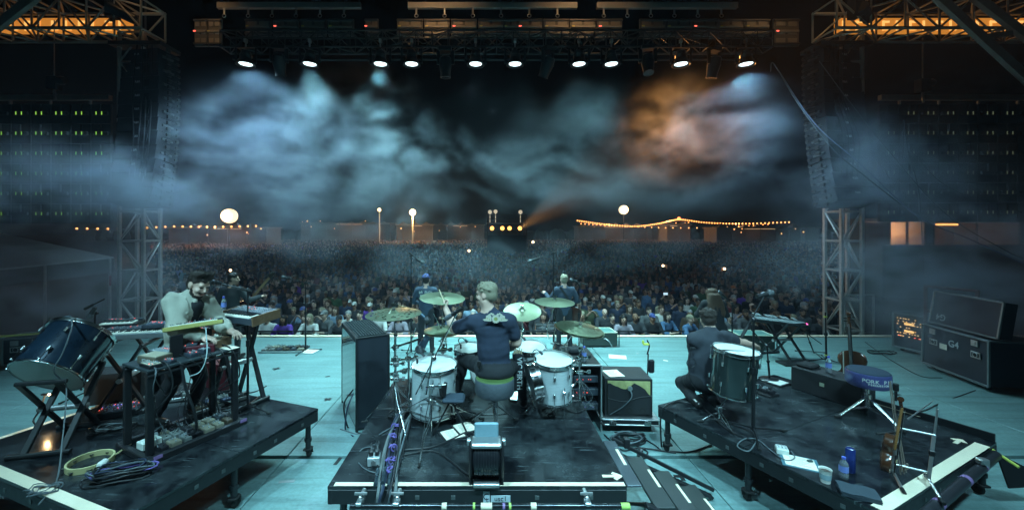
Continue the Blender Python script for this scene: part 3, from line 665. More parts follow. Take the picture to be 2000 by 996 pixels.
skin_m = mat('skin', (.46, .27, .20), .5, var=.10, scale=18, bump=.05, bscale=120)
skin_pale = mat('pale_skin', (.56, .37, .29), .5, var=.10, scale=18, bump=.05, bscale=120)
eye_m = mat('eye', (.02, .018, .016), .2, var=0); lip_m = mat('lips', (.36, .14, .12), .45, var=.1)
hair_dk = mat('dark_brown_hair', (.022, .014, .010), .5, var=.5, scale=70, bump=.8, bscale=170, stretch=(3, 3, .7))
hair_bl = mat('dark_blond_hair', (.26, .23, .16), .5, var=.45, scale=70, bump=.8, bscale=170, stretch=(3, 3, .7))
hair_rd = mat('long_brown_hair', (.075, .040, .022), .5, var=.5, scale=60, bump=.8, bscale=150, stretch=(4, 4, .35))
def cloth(name, col, var=.2): return mat(name, col, .88, var=var, scale=9, bump=.25, bscale=260)
navy = cloth('navy_cotton', (.020, .028, .050)); jeans_blk = cloth('black_denim', (.014, .015, .018)); jacket = cloth('pale_canvas_jacket', (.34, .33, .27), .15)
denim = cloth('blue_denim', (.055, .10, .17)); work = cloth('dark_blue_workshirt', (.035, .055, .085)); shoe_m = mat('black_leather', (.012, .012, .012), .3, coat=.3)
capblue = cloth('blue_cap_cloth', (.05, .07, .22))
def person(name, label, me, loc=(0, 0, 0), cat='person', group=None):
    o = bpy.data.objects.new(name, me); put(o); o.location = loc
    return tag(o, label, cat, group)
def settle(me):
    """move the mesh so that its origin lies at its base, return the offset"""
    a = np.empty(len(me.vertices) * 3, np.float32); me.vertices.foreach_get('co', a); a = a.reshape(-1, 3); lo = a.min(0); hi = a.max(0)
    o = np.array([(lo[0] + hi[0]) / 2, (lo[1] + hi[1]) / 2, lo[2]], np.float32); a -= o; me.vertices.foreach_set('co', a.ravel()); me.update(); return V(o.astype(float))
def A3(x, y, d): return np.array(P(x, y, d))
def torso(b, pel, wai, che, nb, sL, sR, lab, s=1., r=(.155, .14, .165), flat=.72, fwd=(0, 1, 0)):
    """pelvis, waist, chest, neck base, shoulders"""
    sq = (fwd, flat); b.cap(pel, wai, r[0] * s, r[1] * s, lab, .05 * s, sq); b.cap(wai, che, r[1] * s, r[2] * s, lab, .06 * s, sq)
    b.cap(che, nb, r[2] * s * .95, .075 * s, lab, .06 * s, sq); b.cap(lerp(sL, nb, .12), lerp(sR, nb, .12), .066 * s, .066 * s, lab, .05 * s)
    b.cap(lerp(sL, che, .3), lerp(sR, che, .3), .075 * s, .075 * s, lab, .05 * s)

# -- drummer on the throne, seen from behind
def drummer():
    b = Body(); d = 4.45; s = 1.08
    pel = A3(966, 716, d); wai = A3(964, 680, d - .02); che = A3(960, 638, d); nb = A3(955, 612, d + .02); sL = A3(919, 629, d + .05); sR = A3(996, 626, d - .02)
    torso(b, pel, wai, che, nb, sL, sR, 1, s, r=(.165, .148, .166))
    b.ell(A3(966, 722, d), np.array((.205, .19, .13)) * s, 2, .04)
    hc = A3(950, 575, d + .02); b.cap(nb - [0, 0, .02], hc - [0, .02, .07], .066 * s, .060 * s, 0, .03)
    head(b, hc, (-.86, .45, -.06), (-.05, 0, 1), 1.12, 'short'); b.cap(nb - [0, 0, .015], nb + [0, 0, .03], .078 * s, .070 * s, 1, .02)
    # left arm raised with the stick
    eL = A3(888, 642, d + .12); wL = A3(872, 606, d + .30)
    limb(b, [sL, lerp(sL, eL, .72)], [.070 * s, .070 * s], 1); limb(b, [lerp(sL, eL, .6), eL, lerp(eL, wL, .35), wL], [.056 * s, .048 * s, .048 * s, .031 * s], 0)
    hand(b, wL, wL - eL + [0, 0, .02], (.9, .2, .1), -1, 1.35, s, thumb_in=.7)
    # right arm down to the snare
    eR = A3(1009, 668, d + .05); wR = A3(975, 690, d + .36)
    limb(b, [sR, lerp(sR, eR, .62)], [.070 * s, .070 * s], 1); limb(b, [lerp(sR, eR, .5), eR, lerp(eR, wR, .35), wR], [.056 * s, .048 * s, .047 * s, .031 * s], 0)
    hand(b, wR, wR - eR, (-.4, .2, -.8), 1, 1.2, s, thumb_in=.6)
    for x, kx, ky, fx, kk in ((-1, 905, 700, 890, .42), (1, 1012, 712, 1022, .46)):
        hip = pel + np.array((x * .09, .02, -.03)); kn = A3(kx, ky, d + kk); an = np.array(P(fx, 780, d + .5)); an[2] = RZ + .09
        limb(b, [hip, kn, lerp(kn, an, .35), an], [.10 * s, .068 * s, .062 * s, .045 * s], 2); b.cap(an - [0, .03, .05], an + [x * .02, .19, -.055], .045 * s, .036 * s, 3, .02)
    b.ell(A3(936, 712, d - .165), (.028, .012, .045), 3, .005)
    me = b.mesh('drummer', [skin_pale, navy, jeans_blk, shoe_m, hair_bl, navy, eye_m, lip_m], .0085, .0026, 3)
    o = settle(me); t = person('person', 'drummer in navy T-shirt seated on the green throne, seen from behind, one stick raised', me, o)
    # white print on the back of the shirt
    pr = MB(); bk = d - .162 * s; cream_ = mat('cream_print', (.36, .34, .27), .8, var=.2, scale=40); prM = TR(P(966, 622, bk + .004) - o, R(82), 0, R(-3)) @ Matrix.Scale(.86, 4)
    pts = []
    def burst(cx, cy, r, n, dep, z): pr.prism([(cx + r * (1 if i % 2 else dep) * math.cos(2 * PI * i / n), cy + r * (1 if i % 2 else dep) * math.sin(2 * PI * i / n)) for i in range(n)], z, z + .0015, 0, prM)
    burst(.015, -.005, .055, 24, .82, .002)
    for x in (-1, 1):
        pr.prism([(x * .05 + .01, -.035), (x * .135 + .01, -.03), (x * .16 + .01, -.012), (x * .115 + .01, .0), (x * .12 + .01, .03), (x * .08 + .01, .047), (x * .05 + .01, .03)][::(1 if x > 0 else -1)], 0, .0015, 0, prM)
        for k in range(3): burst(x * (.03 + .022 * k) + .01, .05 + .008 * math.sin(k * 2), .016, 10, .75, .0005 * k)
    shirt = pr.build('shirt_print', cream_, t); g = MB()
    g.lathe([(.001, .0045), (.024, .0045)], 14, 0, prM @ Matrix.Translation((.015, -.005, 0)), cap=False)
    for x in (-1, 1):
        for k in range(3): g.box((x * (.075 + .022 * k) + .01, -.012 + .014 * math.sin(k), .0025), (.01, .014, .001), 0, prM, ch=0)
    g.build('print_detail', mat('olive_print', (.20, .22, .07), .8), shirt)
    st = MB(); hw = A3(871, 598, d + .33); e1 = P(858, 566, d + .42); st.tube(V(hw) + (V(hw) - e1) * .5, e1, .0075, .006, n=8); st.ball(e1, .008, 8)
    tag(st.build('drum_stick', mat('hickory', (.62, .48, .30), .5)), 'wooden drum stick raised in the drummer\'s left fist', 'drum stick')
    return t
drummer()

# -- keyboard player in the pale jacket
def keys_player():
    b = Body(); d = 4.5; s = 1.08
    pel = A3(356, 672, d + .02); wai = A3(352, 638, d); che = A3(363, 604, d); nb = A3(372, 578, d); sL = A3(336, 590, d - .10); sR = A3(404, 592, d + .15)
    fw = (.75, .25, -.1)
    sq = (fw, .78); b.cap(pel, wai, .16 * s, .15 * s, 1, .05, sq); b.cap(wai, che, .15 * s, .17 * s, 1, .06, sq); b.cap(che, nb, .15 * s, .08 * s, 1, .06, sq)
    b.cap(lerp(sL, nb, .1), lerp(sR, nb, .1), .075 * s, lab=1, k=.05); b.cap(lerp(sL, che, .3), lerp(sR, che, .3), .085 * s, lab=1, k=.05)
    b.cap(che + [.105, -.02, .04], wai + [.115, -.01, .02], .075 * s, .06 * s, 5, .012)        # dark shirt in the open front
    hc = A3(388, 556, d + .0); b.cap(nb, hc - [.015, 0, .07], .062 * s, .056 * s, 0, .03); head(b, hc, (.86, -.28, -.36), (.3, 0, 1), 1.14, 'quiff', beard=True)
    b.cap(nb + [-.03, -.055, .02], nb + [.09, -.05, -.05], .028 * s, .02 * s, 1, .01); b.cap(nb + [-.05, .05, .02], nb + [.06, .07, -.04], .03 * s, .02 * s, 1, .012)   # collar
    b.cap(pel + [0, 0, -.02], pel + [0, 0, .05], .178 * s, .172 * s, 1, .015, (fw, .80)); b.ell(che + [.07, -.125, -.05], (.055, .016, .05), 1, .004); b.ell(che + [.07, -.138, -.015], (.058, .012, .016), 1, .003)                                                                                     # chest pocket
    eL = A3(345, 640, d - .22); wL = A3(395, 658, d - .16); limb(b, [sL, eL, lerp(eL, wL, .5), lerp(eL, wL, .85)], [.092 * s, .078 * s, .07 * s, .06 * s], 1); b.cap(lerp(eL, wL, .8), wL, .034 * s, .03 * s, 0, .01); b.cap(lerp(eL, wL, .74), lerp(eL, wL, .86), .066 * s, .064 * s, 1, .006)
    hand(b, wL, (.8, .1, -.15), (0, 0, -1), -1, .5, s)
    eR = A3(424, 626, d + .22); wR = A3(446, 645, d + .10); limb(b, [sR, eR, lerp(eR, wR, .5), lerp(eR, wR, .85)], [.092 * s, .076 * s, .068 * s, .058 * s], 1); b.cap(lerp(eR, wR, .8), wR, .034 * s, .03 * s, 0, .01); b.cap(lerp(eR, wR, .74), lerp(eR, wR, .86), .064 * s, .062 * s, 1, .006)
    hand(b, wR + np.array((.0, 0, .0)), (.85, -.2, -.22), (0, 0, -1), 1, .55, s * 1.1)
    foot = [(np.array(G(304, 828, RZ)), A3(338, 742, d + .05)), (np.array(G(378, 800, RZ)), A3(392, 740, d + .35))]
    for (ft, kn), x in zip(foot, (-1, 1)):
        hip = pel + np.array((.02, x * .09, -.05)); an = ft + [0, 0, .10]
        limb(b, [hip, kn, lerp(kn, an, .4), an], [.105 * s, .07 * s, .066 * s, .05 * s], 2); b.cap(an + [-.03, 0, -.055], an + [.17, -.05, -.062], .042 * s, .034 * s, 3, .02)
        b.cap(an + [0, 0, -.03], an + [0, 0, .05], .05 * s, .052 * s, 3, .01)
    me = b.mesh('keys_player', [skin_pale, jacket, jeans_blk, shoe_m, hair_dk, jeans_blk, eye_m, lip_m], .0085, .0075, 8)
    o = settle(me); return person('person', 'bearded keyboard player in a pale canvas jacket leaning over the keyboards', me, o)
keys_player()

# -- standing players at the front, seen from behind
def stander(x, ytop, yfeet, label, top, legs, hair_m, hair, cap, print_, leanx=0, dn=None, turn=0., armL=None, armR=None, jm=None):
    f = V(G(x, yfeet)); d = f.y; hgt = (yfeet - ytop) / F * d; s = hgt / 1.80
    b = Body(); f = np.array(f); L = lambda a, c_, e: f + np.array((a * math.cos(turn) - c_ * math.sin(turn), a * math.sin(turn) + c_ * math.cos(turn), e)) * s
    fw = (-math.sin(turn), math.cos(turn), 0)
    torso(b, L(0, 0, .98), L(0, -.01, 1.12), L(0, -.01, 1.32), L(0, 0, 1.49), L(-.185, 0, 1.43), L(.185, 0, 1.43), 1, s, fwd=fw)
    b.cap(L(0, 0, 1.48), L(0, .02, 1.58), .06 * s, .055 * s, 0, .02); head(b, L(0, .03, 1.66), fw, s=s * 1.0, hair=hair, cap=cap)
    for sg, arm in ((-1, armL or ((-.30, .05, 1.16), (-.22, .30, 1.08))), (1, armR or ((.30, .05, 1.16), (.18, .30, 1.05)))):
        sh = L(sg * .185, 0, 1.43); e = L(*arm[0]); w = L(*arm[1]); limb(b, [sh, e, w], [.07 * s, .055 * s, .042 * s], 1); hand(b, w, w - e, (0, -.2, -1), -sg, .7, s)
        hip = L(sg * .09, 0, .95); kn = L(sg * .12, .02, .50); an = L(sg * .14, -.02, .10); limb(b, [hip, kn, an], [.10 * s, .065 * s, .05 * s], 2); b.cap(an - [0, .02, .05 * s], an + [sg * .02, .18 * s, -.06 * s], .045 * s, .038 * s, 3, .02)
    me = b.mesh('player', [skin_pale, top, legs, shoe_m, hair_m, top, eye_m, lip_m, capblue], .011, .004, int(x))
    o = settle(me); t = person('person', label, me, o)
    if print_:
        q = mat('pale_print', (.55, .6, .55), .8); bt = V(L(0, -.145, 1.40)) - o; 
        lettering('THE BAND', .085 * s, q, t, TR(bt, R(82)), 'shirt_print', .002, bold=.002) if False else None
        pm = MB()
        for row, n in ((0, 7), (1, 5)):
            for i in range(n):
                if row == 0 and i == 2: continue
                xx = (i - (n - 1) / 2) * .042; hh = .055; M = TR(bt + V((xx - .02 * row, 0, -.075 * row)), R(80), 0, 0)
                pm.box((0, 0, 0), (.010, hh, .003), 0, M, ch=0); pm.box((.012, hh * .4 * (1 if (i + row) % 2 else -1), 0), (.022, .012, .003), 0, M, ch=0); pm.box((.022, -.008 * (i % 3), 0), (.009, hh * .75, .003), 0, M, ch=0)
        pm.build('shirt_print', q, t, smooth=False)
    return t, f, s, d
gtl = stander(832, 535, 688, 'guitarist in blue cap and printed dark shirt standing at the stage front, back turned', work, jeans_blk, hair_dk, 'short', True, True)
gtr = stander(1102, 535, 686, 'singer in dark denim jacket playing guitar at the stage front, back turned', cloth('dark_denim_jacket', (.035, .05, .075)), jeans_blk, hair_bl, 'short', False, False, turn=.05, armL=((-.32, .06, 1.18), (-.38, .26, 1.30)), armR=((.33, .02, 1.17), (.12, .24, 1.02)))
m = MB(); fS = V(gtr[1]); 
for a, c_ in (((-.12, -.155, 1.47), (.10, -.175, 1.15)), ((.10, -.175, 1.15), (.2, -.05, 1.02))): m.bar(fS + V(a), fS + V(c_), .05, .006, 0, up=(0, 1, 0))
# guitars
def guitar(label, c_, yaw, neck_el, body_col, s=1.):
    t = thing('guitar', label, 'guitar', c_); Mx = TR((0, 0, 0), 0, 0, yaw) @ TR((0, 0, 0), 0, neck_el, 0)
    prof = [(.0, .10), (-.06, .155), (-.15, .175), (-.24, .15), (-.28, .06), (-.28, -.06), (-.24, -.15), (-.15, -.175), (-.06, -.155), (.0, -.10), (.06, -.115), (.12, -.12), (.16, -.06), (.17, 0), (.16, .06), (.12, .12), (.06, .115)]
    B_ = Mx @ TR((0, 0, 0), R(90), 0, 0); m = MB(); m.prism([(x * s, y * s) for x, y in prof], -.022, .022, 0, B_); bd = m.build('body', body_col, t)
    m = MB(); m.box((.43 * s, 0, .02), (.56 * s, .05, .02), 0, B_); m.build('neck', mat('maple_neck', (.30, .18, .09), .4), t)
    m = MB(); m.box((.78 * s, .0, .01), (.17 * s, .075, .016), 0, B_); hd = m.build('headstock', mat('dark_headstock', (.03, .025, .02), .3), t)
    m = MB()
    for k in range(3):
        for sy in (-1, 1): m.box(((.72 + .05 * k) * s, sy * .05, .01), (.014, .03, .014), 0, B_)
    m.build('tuners', chrome, hd)['kind'] = 'stuff'
    m = MB(); m.box((-.09 * s, 0, .026), (.05, .09, .012), 0, B_); m.box((.06 * s, 0, .026), (.03, .08, .012), 0, B_); m.build('pickup', chrome, t)
    return t
guitar('dark guitar whose headstock shows beside the tilted ride cymbals, played by the singer', P(1112, 610, gtr[3] + .24), R(180), R(-24), mat('sunburst', (.06, .02, .012), .2, coat=.5))
guitar('dark guitar slung on the guitarist in the blue cap', P(835, 612, gtl[3] + .24), R(180), R(-14), mat('black_lacquer', (.012, .012, .014), .15, coat=.6))
# guitar strap belongs to the singer's guitar
m.build('strap', mat('black_strap', (.015, .015, .016), .7), bpy.data.objects['guitar']); bpy.data.objects['strap'].matrix_parent_inverse = bpy.data.objects['guitar'].matrix_basis.inverted()

# -- percussionist kneeling behind the tall drum, long-haired bassist beyond
def percussionist():
    b = Body(); s = 1.08; d = 5.0
    pel = A3(1375, 738, d); wai = A3(1378, 705, d); che = A3(1384, 672, d + .02); nb = A3(1388, 650, d + .08); sL = A3(1357, 664, d + .0); sR = A3(1416, 660, d + .08)
    torso(b, pel, wai, che, nb, sL, sR, 1, s, r=(.17, .17, .185), fwd=(.25, 1, 0))
    hc = A3(1383, 625, d + .17); b.cap(nb, hc - [0, .03, .06], .064 * s, .058 * s, 0, .03); head(b, hc, (.25, .9, -.3), (0, .25, 1), 1.10, 'curly')
    eR = A3(1442, 668, d + .30); wR = A3(1472, 674, d + .62); limb(b, [sR, lerp(sR, eR, .55)], [.09 * s, .082 * s], 1); limb(b, [lerp(sR, eR, .5), eR, lerp(eR, wR, .4), wR], [.055 * s, .05 * s, .048 * s, .032 * s], 0)
    hand(b, wR, wR - eR, (0, 0, -1), 1, .6, s)
    eL = A3(1358, 700, d + .25); wL = A3(1385, 715, d + .5); limb(b, [sL, lerp(sL, eL, .55)], [.09 * s, .08 * s], 1); limb(b, [lerp(sL, eL, .5), eL, wL], [.055 * s, .05 * s, .032 * s], 0); hand(b, wL, wL - eL, (0, 0, -1), -1, .6, s)
    for x in (-1, 1):
        hip = pel + np.array((x * .09, 0, -.03)); kn = pel + np.array((x * .13 + .03, .36, -.20)); an = pel + np.array((x * .12 - .02, -.02, -.36)); an[2] = RZ + .07
        limb(b, [hip, kn, an], [.105 * s, .075 * s, .055 * s], 2); b.cap(an, an + [0, -.12, -.02], .045 * s, .04 * s, 3, .02)
    me = b.mesh('percussionist', [skin_pale, cloth('faded_black_tshirt', (.03, .034, .044)), jeans_blk, shoe_m, hair_dk, navy, eye_m, lip_m], .0085, .0032, 4)
    o = settle(me); t = person('person', 'percussionist in faded black T-shirt crouching behind the tall single drum', me, o)
    w = MB(); c0 = P(1350, 680, d - .1) - o; w.path(bez([c0, c0 + V((-.02, 0, -.2)), c0 + V((.0, 0, -.42)), c0 + V((.12, .0, -.56))], 14), .004, 5); w.box(c0 + V((.02, 0, 0)), (.06, .03, .025)); w.torus(.055, .004, 14, 5, 0, TR(c0 + V((.0, 0, -.18)), R(90))); w.build('monitor_pack_wire', cablem, t)
    return t
percussionist()
def bassist():
    f = np.array(G(1400, 722)); d = f[1]; s = .98; b = Body(); top = cloth('black_shirt', (.012, .013, .016)); L = lambda a, c_, e: f + np.array((a, c_, e)) * s
    # bent forward over the instrument, hair falling over the shoulders
    torso(b, L(0, 0, .88), L(0, .04, 1.02), L(0, .10, 1.20), L(0, .15, 1.34), L(-.18, .12, 1.30), L(.18, .12, 1.30), 1, s)
    head(b, L(0, .19, 1.46), (.1, .95, -.3), (0, .3, 1), s * 1.05, 'long'); b.cap(L(0, .15, 1.33), L(0, .19, 1.42), .06, .055, 0, .02)
    for i in range(11):
        a = -1.1 + 2.2 * i / 10; b.cap(L(.09 * math.sin(a), .12 - .05 * math.cos(a), 1.46), L(.19 * math.sin(a), .05 - .06 * math.cos(a), 1.10 + .03 * math.sin(i * 2.7)), .045, .028, 4, .02)
    for sg in (-1, 1):
        sh = L(sg * .18, .12, 1.30); e = L(sg * .30, .18, 1.06); w = L(sg * .16, .40, 1.0); limb(b, [sh, e, w], [.07, .055, .04], 1); hand(b, w, w - e, (0, -.2, -1), -sg, .7)
        hip = L(sg * .09, 0, .85); kn = L(sg * .12, .06, .46); an = L(sg * .14, -.02, .09); limb(b, [hip, kn, an], [.10, .065, .05], 2); b.cap(an - [0, .02, .05], an + [sg * .02, .18, -.055], .045, .038, 3, .02)
    me = b.mesh('bassist', [skin_pale, top, jeans_blk, shoe_m, hair_rd, top, eye_m, lip_m], .011, .004, 9)
    o = settle(me); return person('person', 'long-haired musician in black bending over behind the crouching percussionist', me, o)
bassist()
def side_player():
    f = np.array(G(452, 700)); s = 1.02; b = Body(); top = cloth('dark_grey_shirt', (.03, .032, .036)); L = lambda a, c_, e: f + np.array((a, c_, e)) * s
    torso(b, L(0, 0, .98), L(0, -.01, 1.12), L(0, -.01, 1.32), L(0, 0, 1.49), L(-.185, 0, 1.43), L(.185, 0, 1.43), 1, s)
    b.cap(L(0, 0, 1.48), L(0, .02, 1.58), .06, .055, 0, .02); head(b, L(.03, .03, 1.66), (.9, .3, -.1), s=s, hair='short')
    for sg, e, w in ((-1, (-.30, .02, 1.16), (-.1, .26, 1.1)), (1, (.32, .06, 1.2), (.45, .24, 1.25))):
        sh = L(sg * .185, 0, 1.43); limb(b, [sh, L(*e), L(*w)], [.07, .055, .042], 1); hand(b, L(*w), L(*w) - L(*e), (0, -.2, -1), -sg, .7)
        hip = L(sg * .09, 0, .95); kn = L(sg * .12, .02, .50); an = L(sg * .14, -.02, .10); limb(b, [hip, kn, an], [.10, .065, .05], 2); b.cap(an - [0, .02, .05], an + [sg * .02, .18, -.06], .045, .038, 3, .02)
    me = b.mesh('side_player', [skin_m, top, jeans_blk, shoe_m, hair_dk, top, eye_m, lip_m], .012, .004, 12)
    o = settle(me); person('person', 'musician in dark clothes standing behind the keyboard player', me, o); return f
fS2 = side_player()
guitar('pale-necked guitar held upright behind the right-hand synthesizer', V(fS2) + V((.18, .28, 1.12)), R(12), R(-52), mat('dark_red_lacquer', (.06, .012, .012), .2, coat=.5))
# ---------------------------------------------------------------- drum kit
pearl = mat('white_pearl_wrap', (.50, .56, .57), .22, .1, var=.30, scale=5, stretch=(1.2, 1.2, 34), coat=.5)
bluesh = mat('dark_blue_lacquer', (.012, .026, .045), .22, .2, var=.55, scale=3.5, coat=.4)
bronze = mat('cymbal_bronze', (.25, .29, .19), .36, .9, var=.2, scale=3, stretch=(1, 1, 1))
hoopm = mat('chrome_hoop', (.66, .70, .70), .2, 1., var=.06)
clearsh = mat('smoked_shell', (.05, .07, .065), .06, .0, var=.1, trans=.55, ior=1.3)
def drum(label, base, R0, h, shell, tilt=(0, 0, 0), lugs=8, legs=0, headm=cream, name='drum', open_bottom=False, cat='drum', rods=False):
    """base: centre of the bottom rim; local z is the drum axis"""
    t = thing(name, label, cat, base, rot=tilt)
    m = MB(); m.lathe([(R0, .012), (R0, h - .012), (R0 - .008, h - .012), (R0 - .008, .012)], 40, 0, closed=True); m.build('shell', shell, t)
    m = MB(); m.lathe([(.0005, h - .004), (R0 - .012, h - .004), (R0 + .002, h - .008)], 40, 0, cap=False); hd = m.build('head', headm, t)
    m = MB(); m.lathe([(R0 + .002, .006), (.0005, .004)], 40, 0, cap=False); m.build('bottom_head', headm, t)
    for z in (h - .016, .016):
        sg = 1 if z > h / 2 else -1; m = MB(); m.lathe([(R0 + .004, z - .016), (R0 + .014, z - .016), (R0 + .016, z - .01), (R0 + .012, z + .004), (R0 + .013, z + .02 * sg + .004), (R0 + .009, z + .022 * sg + .004), (R0 + .004, z + .002)], 40, 0, closed=True); m.build('hoop', hoopm, t)
    for i in range(lugs):
        a = 2 * PI * (i + .5) / lugs; c_, s_ = math.cos(a), math.sin(a); M = TR((R0 * c_, R0 * s_, 0), 0, 0, a)
        for zc, sg in ((h * .72, 1), (h * .28, -1)):
            m = MB(); m.box((.012, 0, zc), (.024, .022, .055), 0, M, ch=.006); m.tube(M @ V((.017, 0, zc)), M @ V((.017, 0, zc + sg * (h * .26))), .0035, n=6); m.box((.019, 0, zc + sg * h * .245), (.02, .016, .02), 0, M); m.build('lug', chrome, t)
    for i in range(legs):
        a = 2 * PI * i / max(1, legs) + .6; c_, s_ = math.cos(a), math.sin(a); m = MB(); bz = -(base[2] - RZ) + .012
        m.path([((R0 + .03) * c_, (R0 + .03) * s_, h * .5), ((R0 + .03) * c_, (R0 + .03) * s_, bz + .10), ((R0 + .10) * c_, (R0 + .10) * s_, bz)], .006, 7); m.box(((R0 + .02) * c_, (R0 + .02) * s_, h * .35), (.035, .035, .05)); m.ball(((R0 + .10) * c_, (R0 + .10) * s_, bz + .004), .014, 8); m.build('leg', chrome, t)
    return t
drum('white pearl floor drum left of the drummer, nearest the boom microphone', P(846, 800, 4.62), .25, .555, pearl, (R(5), R(2), 0), 8, 3)
drum('white pearl floor tom right of the drummer, largest of the right pair', P(1080, 774, 4.66), .215, .46, pearl, (R(7), R(-3), .3), 8, 3)
drum('white pearl tom behind the larger right floor tom', P(1036, 738, 5.1), .185, .43, pearl, (R(9), R(-2), .1), 8, 3)
drum('shallow chrome snare drum partly hidden by the drummer\'s left side', P(915, 704, 5.0), .165, .17, hoopm, (R(8), 0, 0), 8, 0)
drum('chrome-rimmed small drum standing on edge beside the right floor tom', P(1035, 745, 4.55), .195, .10, hoopm, (R(4), R(78), R(12)), 10, 0, headm=mat('dark_head', (.05, .06, .065), .35))
def cymbal(label, c_, R0, tilt, holes=False, stack=False, mt=bronze):
    t = thing('cymbal', label, 'cymbal', c_, rot=tilt)
    n, k = 72, 15; rs = [.012, R0 * .05, R0 * .10, R0 * .14, R0 * .17] + [R0 * (.17 + .83 * (i + 1) / (k - 5)) for i in range(k - 5)]
    zz = lambda r: (.028 * (1 - (r / (R0 * .17)) ** 2) + .018 if r < R0 * .17 else .018 * (1 - ((r - R0 * .17) / (R0 * .83)) ** 1.3))
    m = MB(); vs = []; fs = []
    for dz in (0, -.0022):
        for r in rs: vs += [(r * math.cos(2 * PI * i / n), r * math.sin(2 * PI * i / n), zz(r) + dz + .0007 * math.sin(i * 9.7 + r * 140)) for i in range(n)]
    hole = set()
    if holes:
        for g in range(12):
            a = g * 6 + (g % 2)
            for (da, ring) in ((0, 7), (1, 7), (0, 9), (1, 9), (2, 9), (3, 11), (4, 11)): hole.add(((a + da) % n, ring))
    o = len(rs) * n
    for j in range(len(rs) - 1):
        for i in range(n):
            if (i, j) in hole: continue
            q = (i + 1) % n; fs.append((j * n + i, j * n + q, (j + 1) * n + q, (j + 1) * n + i)[::1]); fs.append((o + j * n + i, o + (j + 1) * n + i, o + (j + 1) * n + q, o + j * n + q))
    j = len(rs) - 1
    fs += [(j * n + i, j * n + (i + 1) % n, o + j * n + (i + 1) % n, o + j * n + i) for i in range(n)]
    m.add(vs, fs); m.build('plate', mt, t, ang=60)
    if stack:
        m = MB(); m.lathe([(.012, -.03), (R0 * .9, -.028), (R0 * 1.06, -.012), (R0 * 1.06, -.0145), (R0 * .9, -.031), (.012, -.033)], 56, 0, cap=False); m.build('lower_plate', mt, t)
    m = MB(); m.tube((0, 0, .04), (0, 0, .075), .008, n=8); m.box((0, 0, .078), (.045, .008, .016)); m.build('wing_nut', chrome, t)
    m = MB(); m.lathe([(.006, .046), (.02, .046), (.02, .056), (.006, .056)], 12, 0, closed=True); m.build('felt', mat('grey_felt', (.08, .08, .08), .95), t)
    return t
def stand(label, top, base, legs=3, spread=.36, leg_h=.42, yaw=0., mt=chrome, name='cymbal_stand', cat='stand', clamps=2, group=None, brace=True, r=.012):
    """double-braced tripod stand from the deck point base up to the point top"""
    base = V(base); top = V(top) - base; t = thing(name, label, cat, base, group=group); zc = min(.95, top.z * .6)
    m = MB(); m.tube((0, 0, .08), (0, 0, zc), r, n=10); m.tube((0, 0, zc), (0, 0, max(zc + .02, top.z - .22)), r * .75, n=10) ; m.tube((0, 0, max(zc + .02, top.z - .22)), top, r * .55, n=8); m.build('pole', mt, t)
    m = MB(); m.box((0, 0, zc), (.045, .05, .06)); m.tube((-.05, 0, zc), (.05, 0, zc), .008, n=8); m.box((.055, 0, zc), (.012, .03, .012)); m.ball((0, 0, max(zc, top.z - .22)), .024, 8); m.build('joint', mt, t)
    for i in range(clamps):
        m = MB(); z = .5 + .17 * i; m.box((.01, -.01, z), (.06, .055, .05)); m.tube((-.03, -.03, z), (.10, -.05, z + .02), .009, n=8); m.box((.10, -.05, z + .02), (.04, .03, .04)); m.ball((-.04, -.03, z), .016, 8); m.build('clamp', mt, t)
    for i in range(legs):
        a = yaw + 2 * PI * i / legs; d = V((math.cos(a), math.sin(a), 0)); n_ = V((-d.y, d.x, 0)); ft = d * spread + V((0, 0, .012)); lp = V((0, 0, leg_h)); lo = V((0, 0, leg_h * .38))
        m = MB()
        for sg in (-1, 1):
            m.path([lp + n_ * .010 * sg, lp.lerp(ft, .35) + n_ * .018 * sg, lp.lerp(ft, .6) + n_ * .010 * sg, ft], .0045, 6)
            if brace: m.path([lo + n_ * .008 * sg, lp.lerp(ft, .62) + n_ * .012 * sg], .004, 6)
        lg = m.build('leg', mt, t); m = MB(); m.tube(ft + d * -.045 + V((0, 0, .012)), ft + d * .02, .013, .011, n=8); m.build('rubber_foot', rubber, lg)
    return t
def cym(label, x, y, d, R0, tilt, bx=None, by=None, holes=False, stack=False, st=True, yaw=0., slabel=None):
    c_ = P(x, y, d); cymbal(label, c_, R0, tilt, holes, stack)
    if st: b = c_.copy(); b.z = RZ; b.x += bx or 0; stand(slabel, c_ - V((0, 0, .02)), b, yaw=yaw)
cym('cymbal with round holes on the far left of the kit', 769, 613, 4.5, .31, (R(2), R(-1), 0), .02, holes=True, yaw=R(-60), slabel='chrome stand under the left holed cymbal, covered in clamps')
cym('thin crash cymbal crossed by the raised drum stick', 864, 582, 5.0, .283, (R(7), R(1), .3), .0, yaw=R(30), slabel='chrome stand of the crash cymbal behind the raised stick')
cym('hi-hat cymbal below the raised crash cymbal', 866, 644, 5.02, .24, (R(1), R(-1), 0), st=False)
cymbal('lower hi-hat cymbal tucked under the other hi-hat', P(866, 648, 5.02), .24, (R(181), 0, 0))
stand('chrome hi-hat stand under the two small cymbals', P(866, 640, 5.02), V((P(866, 640, 5.02).x, 5.02, RZ)), yaw=R(10))
cym('ride cymbal tilted towards the drummer, right of his head', 1020, 608, 5.2, .245, (R(18), R(-2), 0), yaw=R(50), slabel='chrome stand of the tilted ride cymbal')
cym('crash cymbal in front of the singer, shining with a bright ray', 1083, 590, 5.0, .25, (R(4), R(1), 0), yaw=R(20), slabel='chrome stand of the crash cymbal in front of the singer')
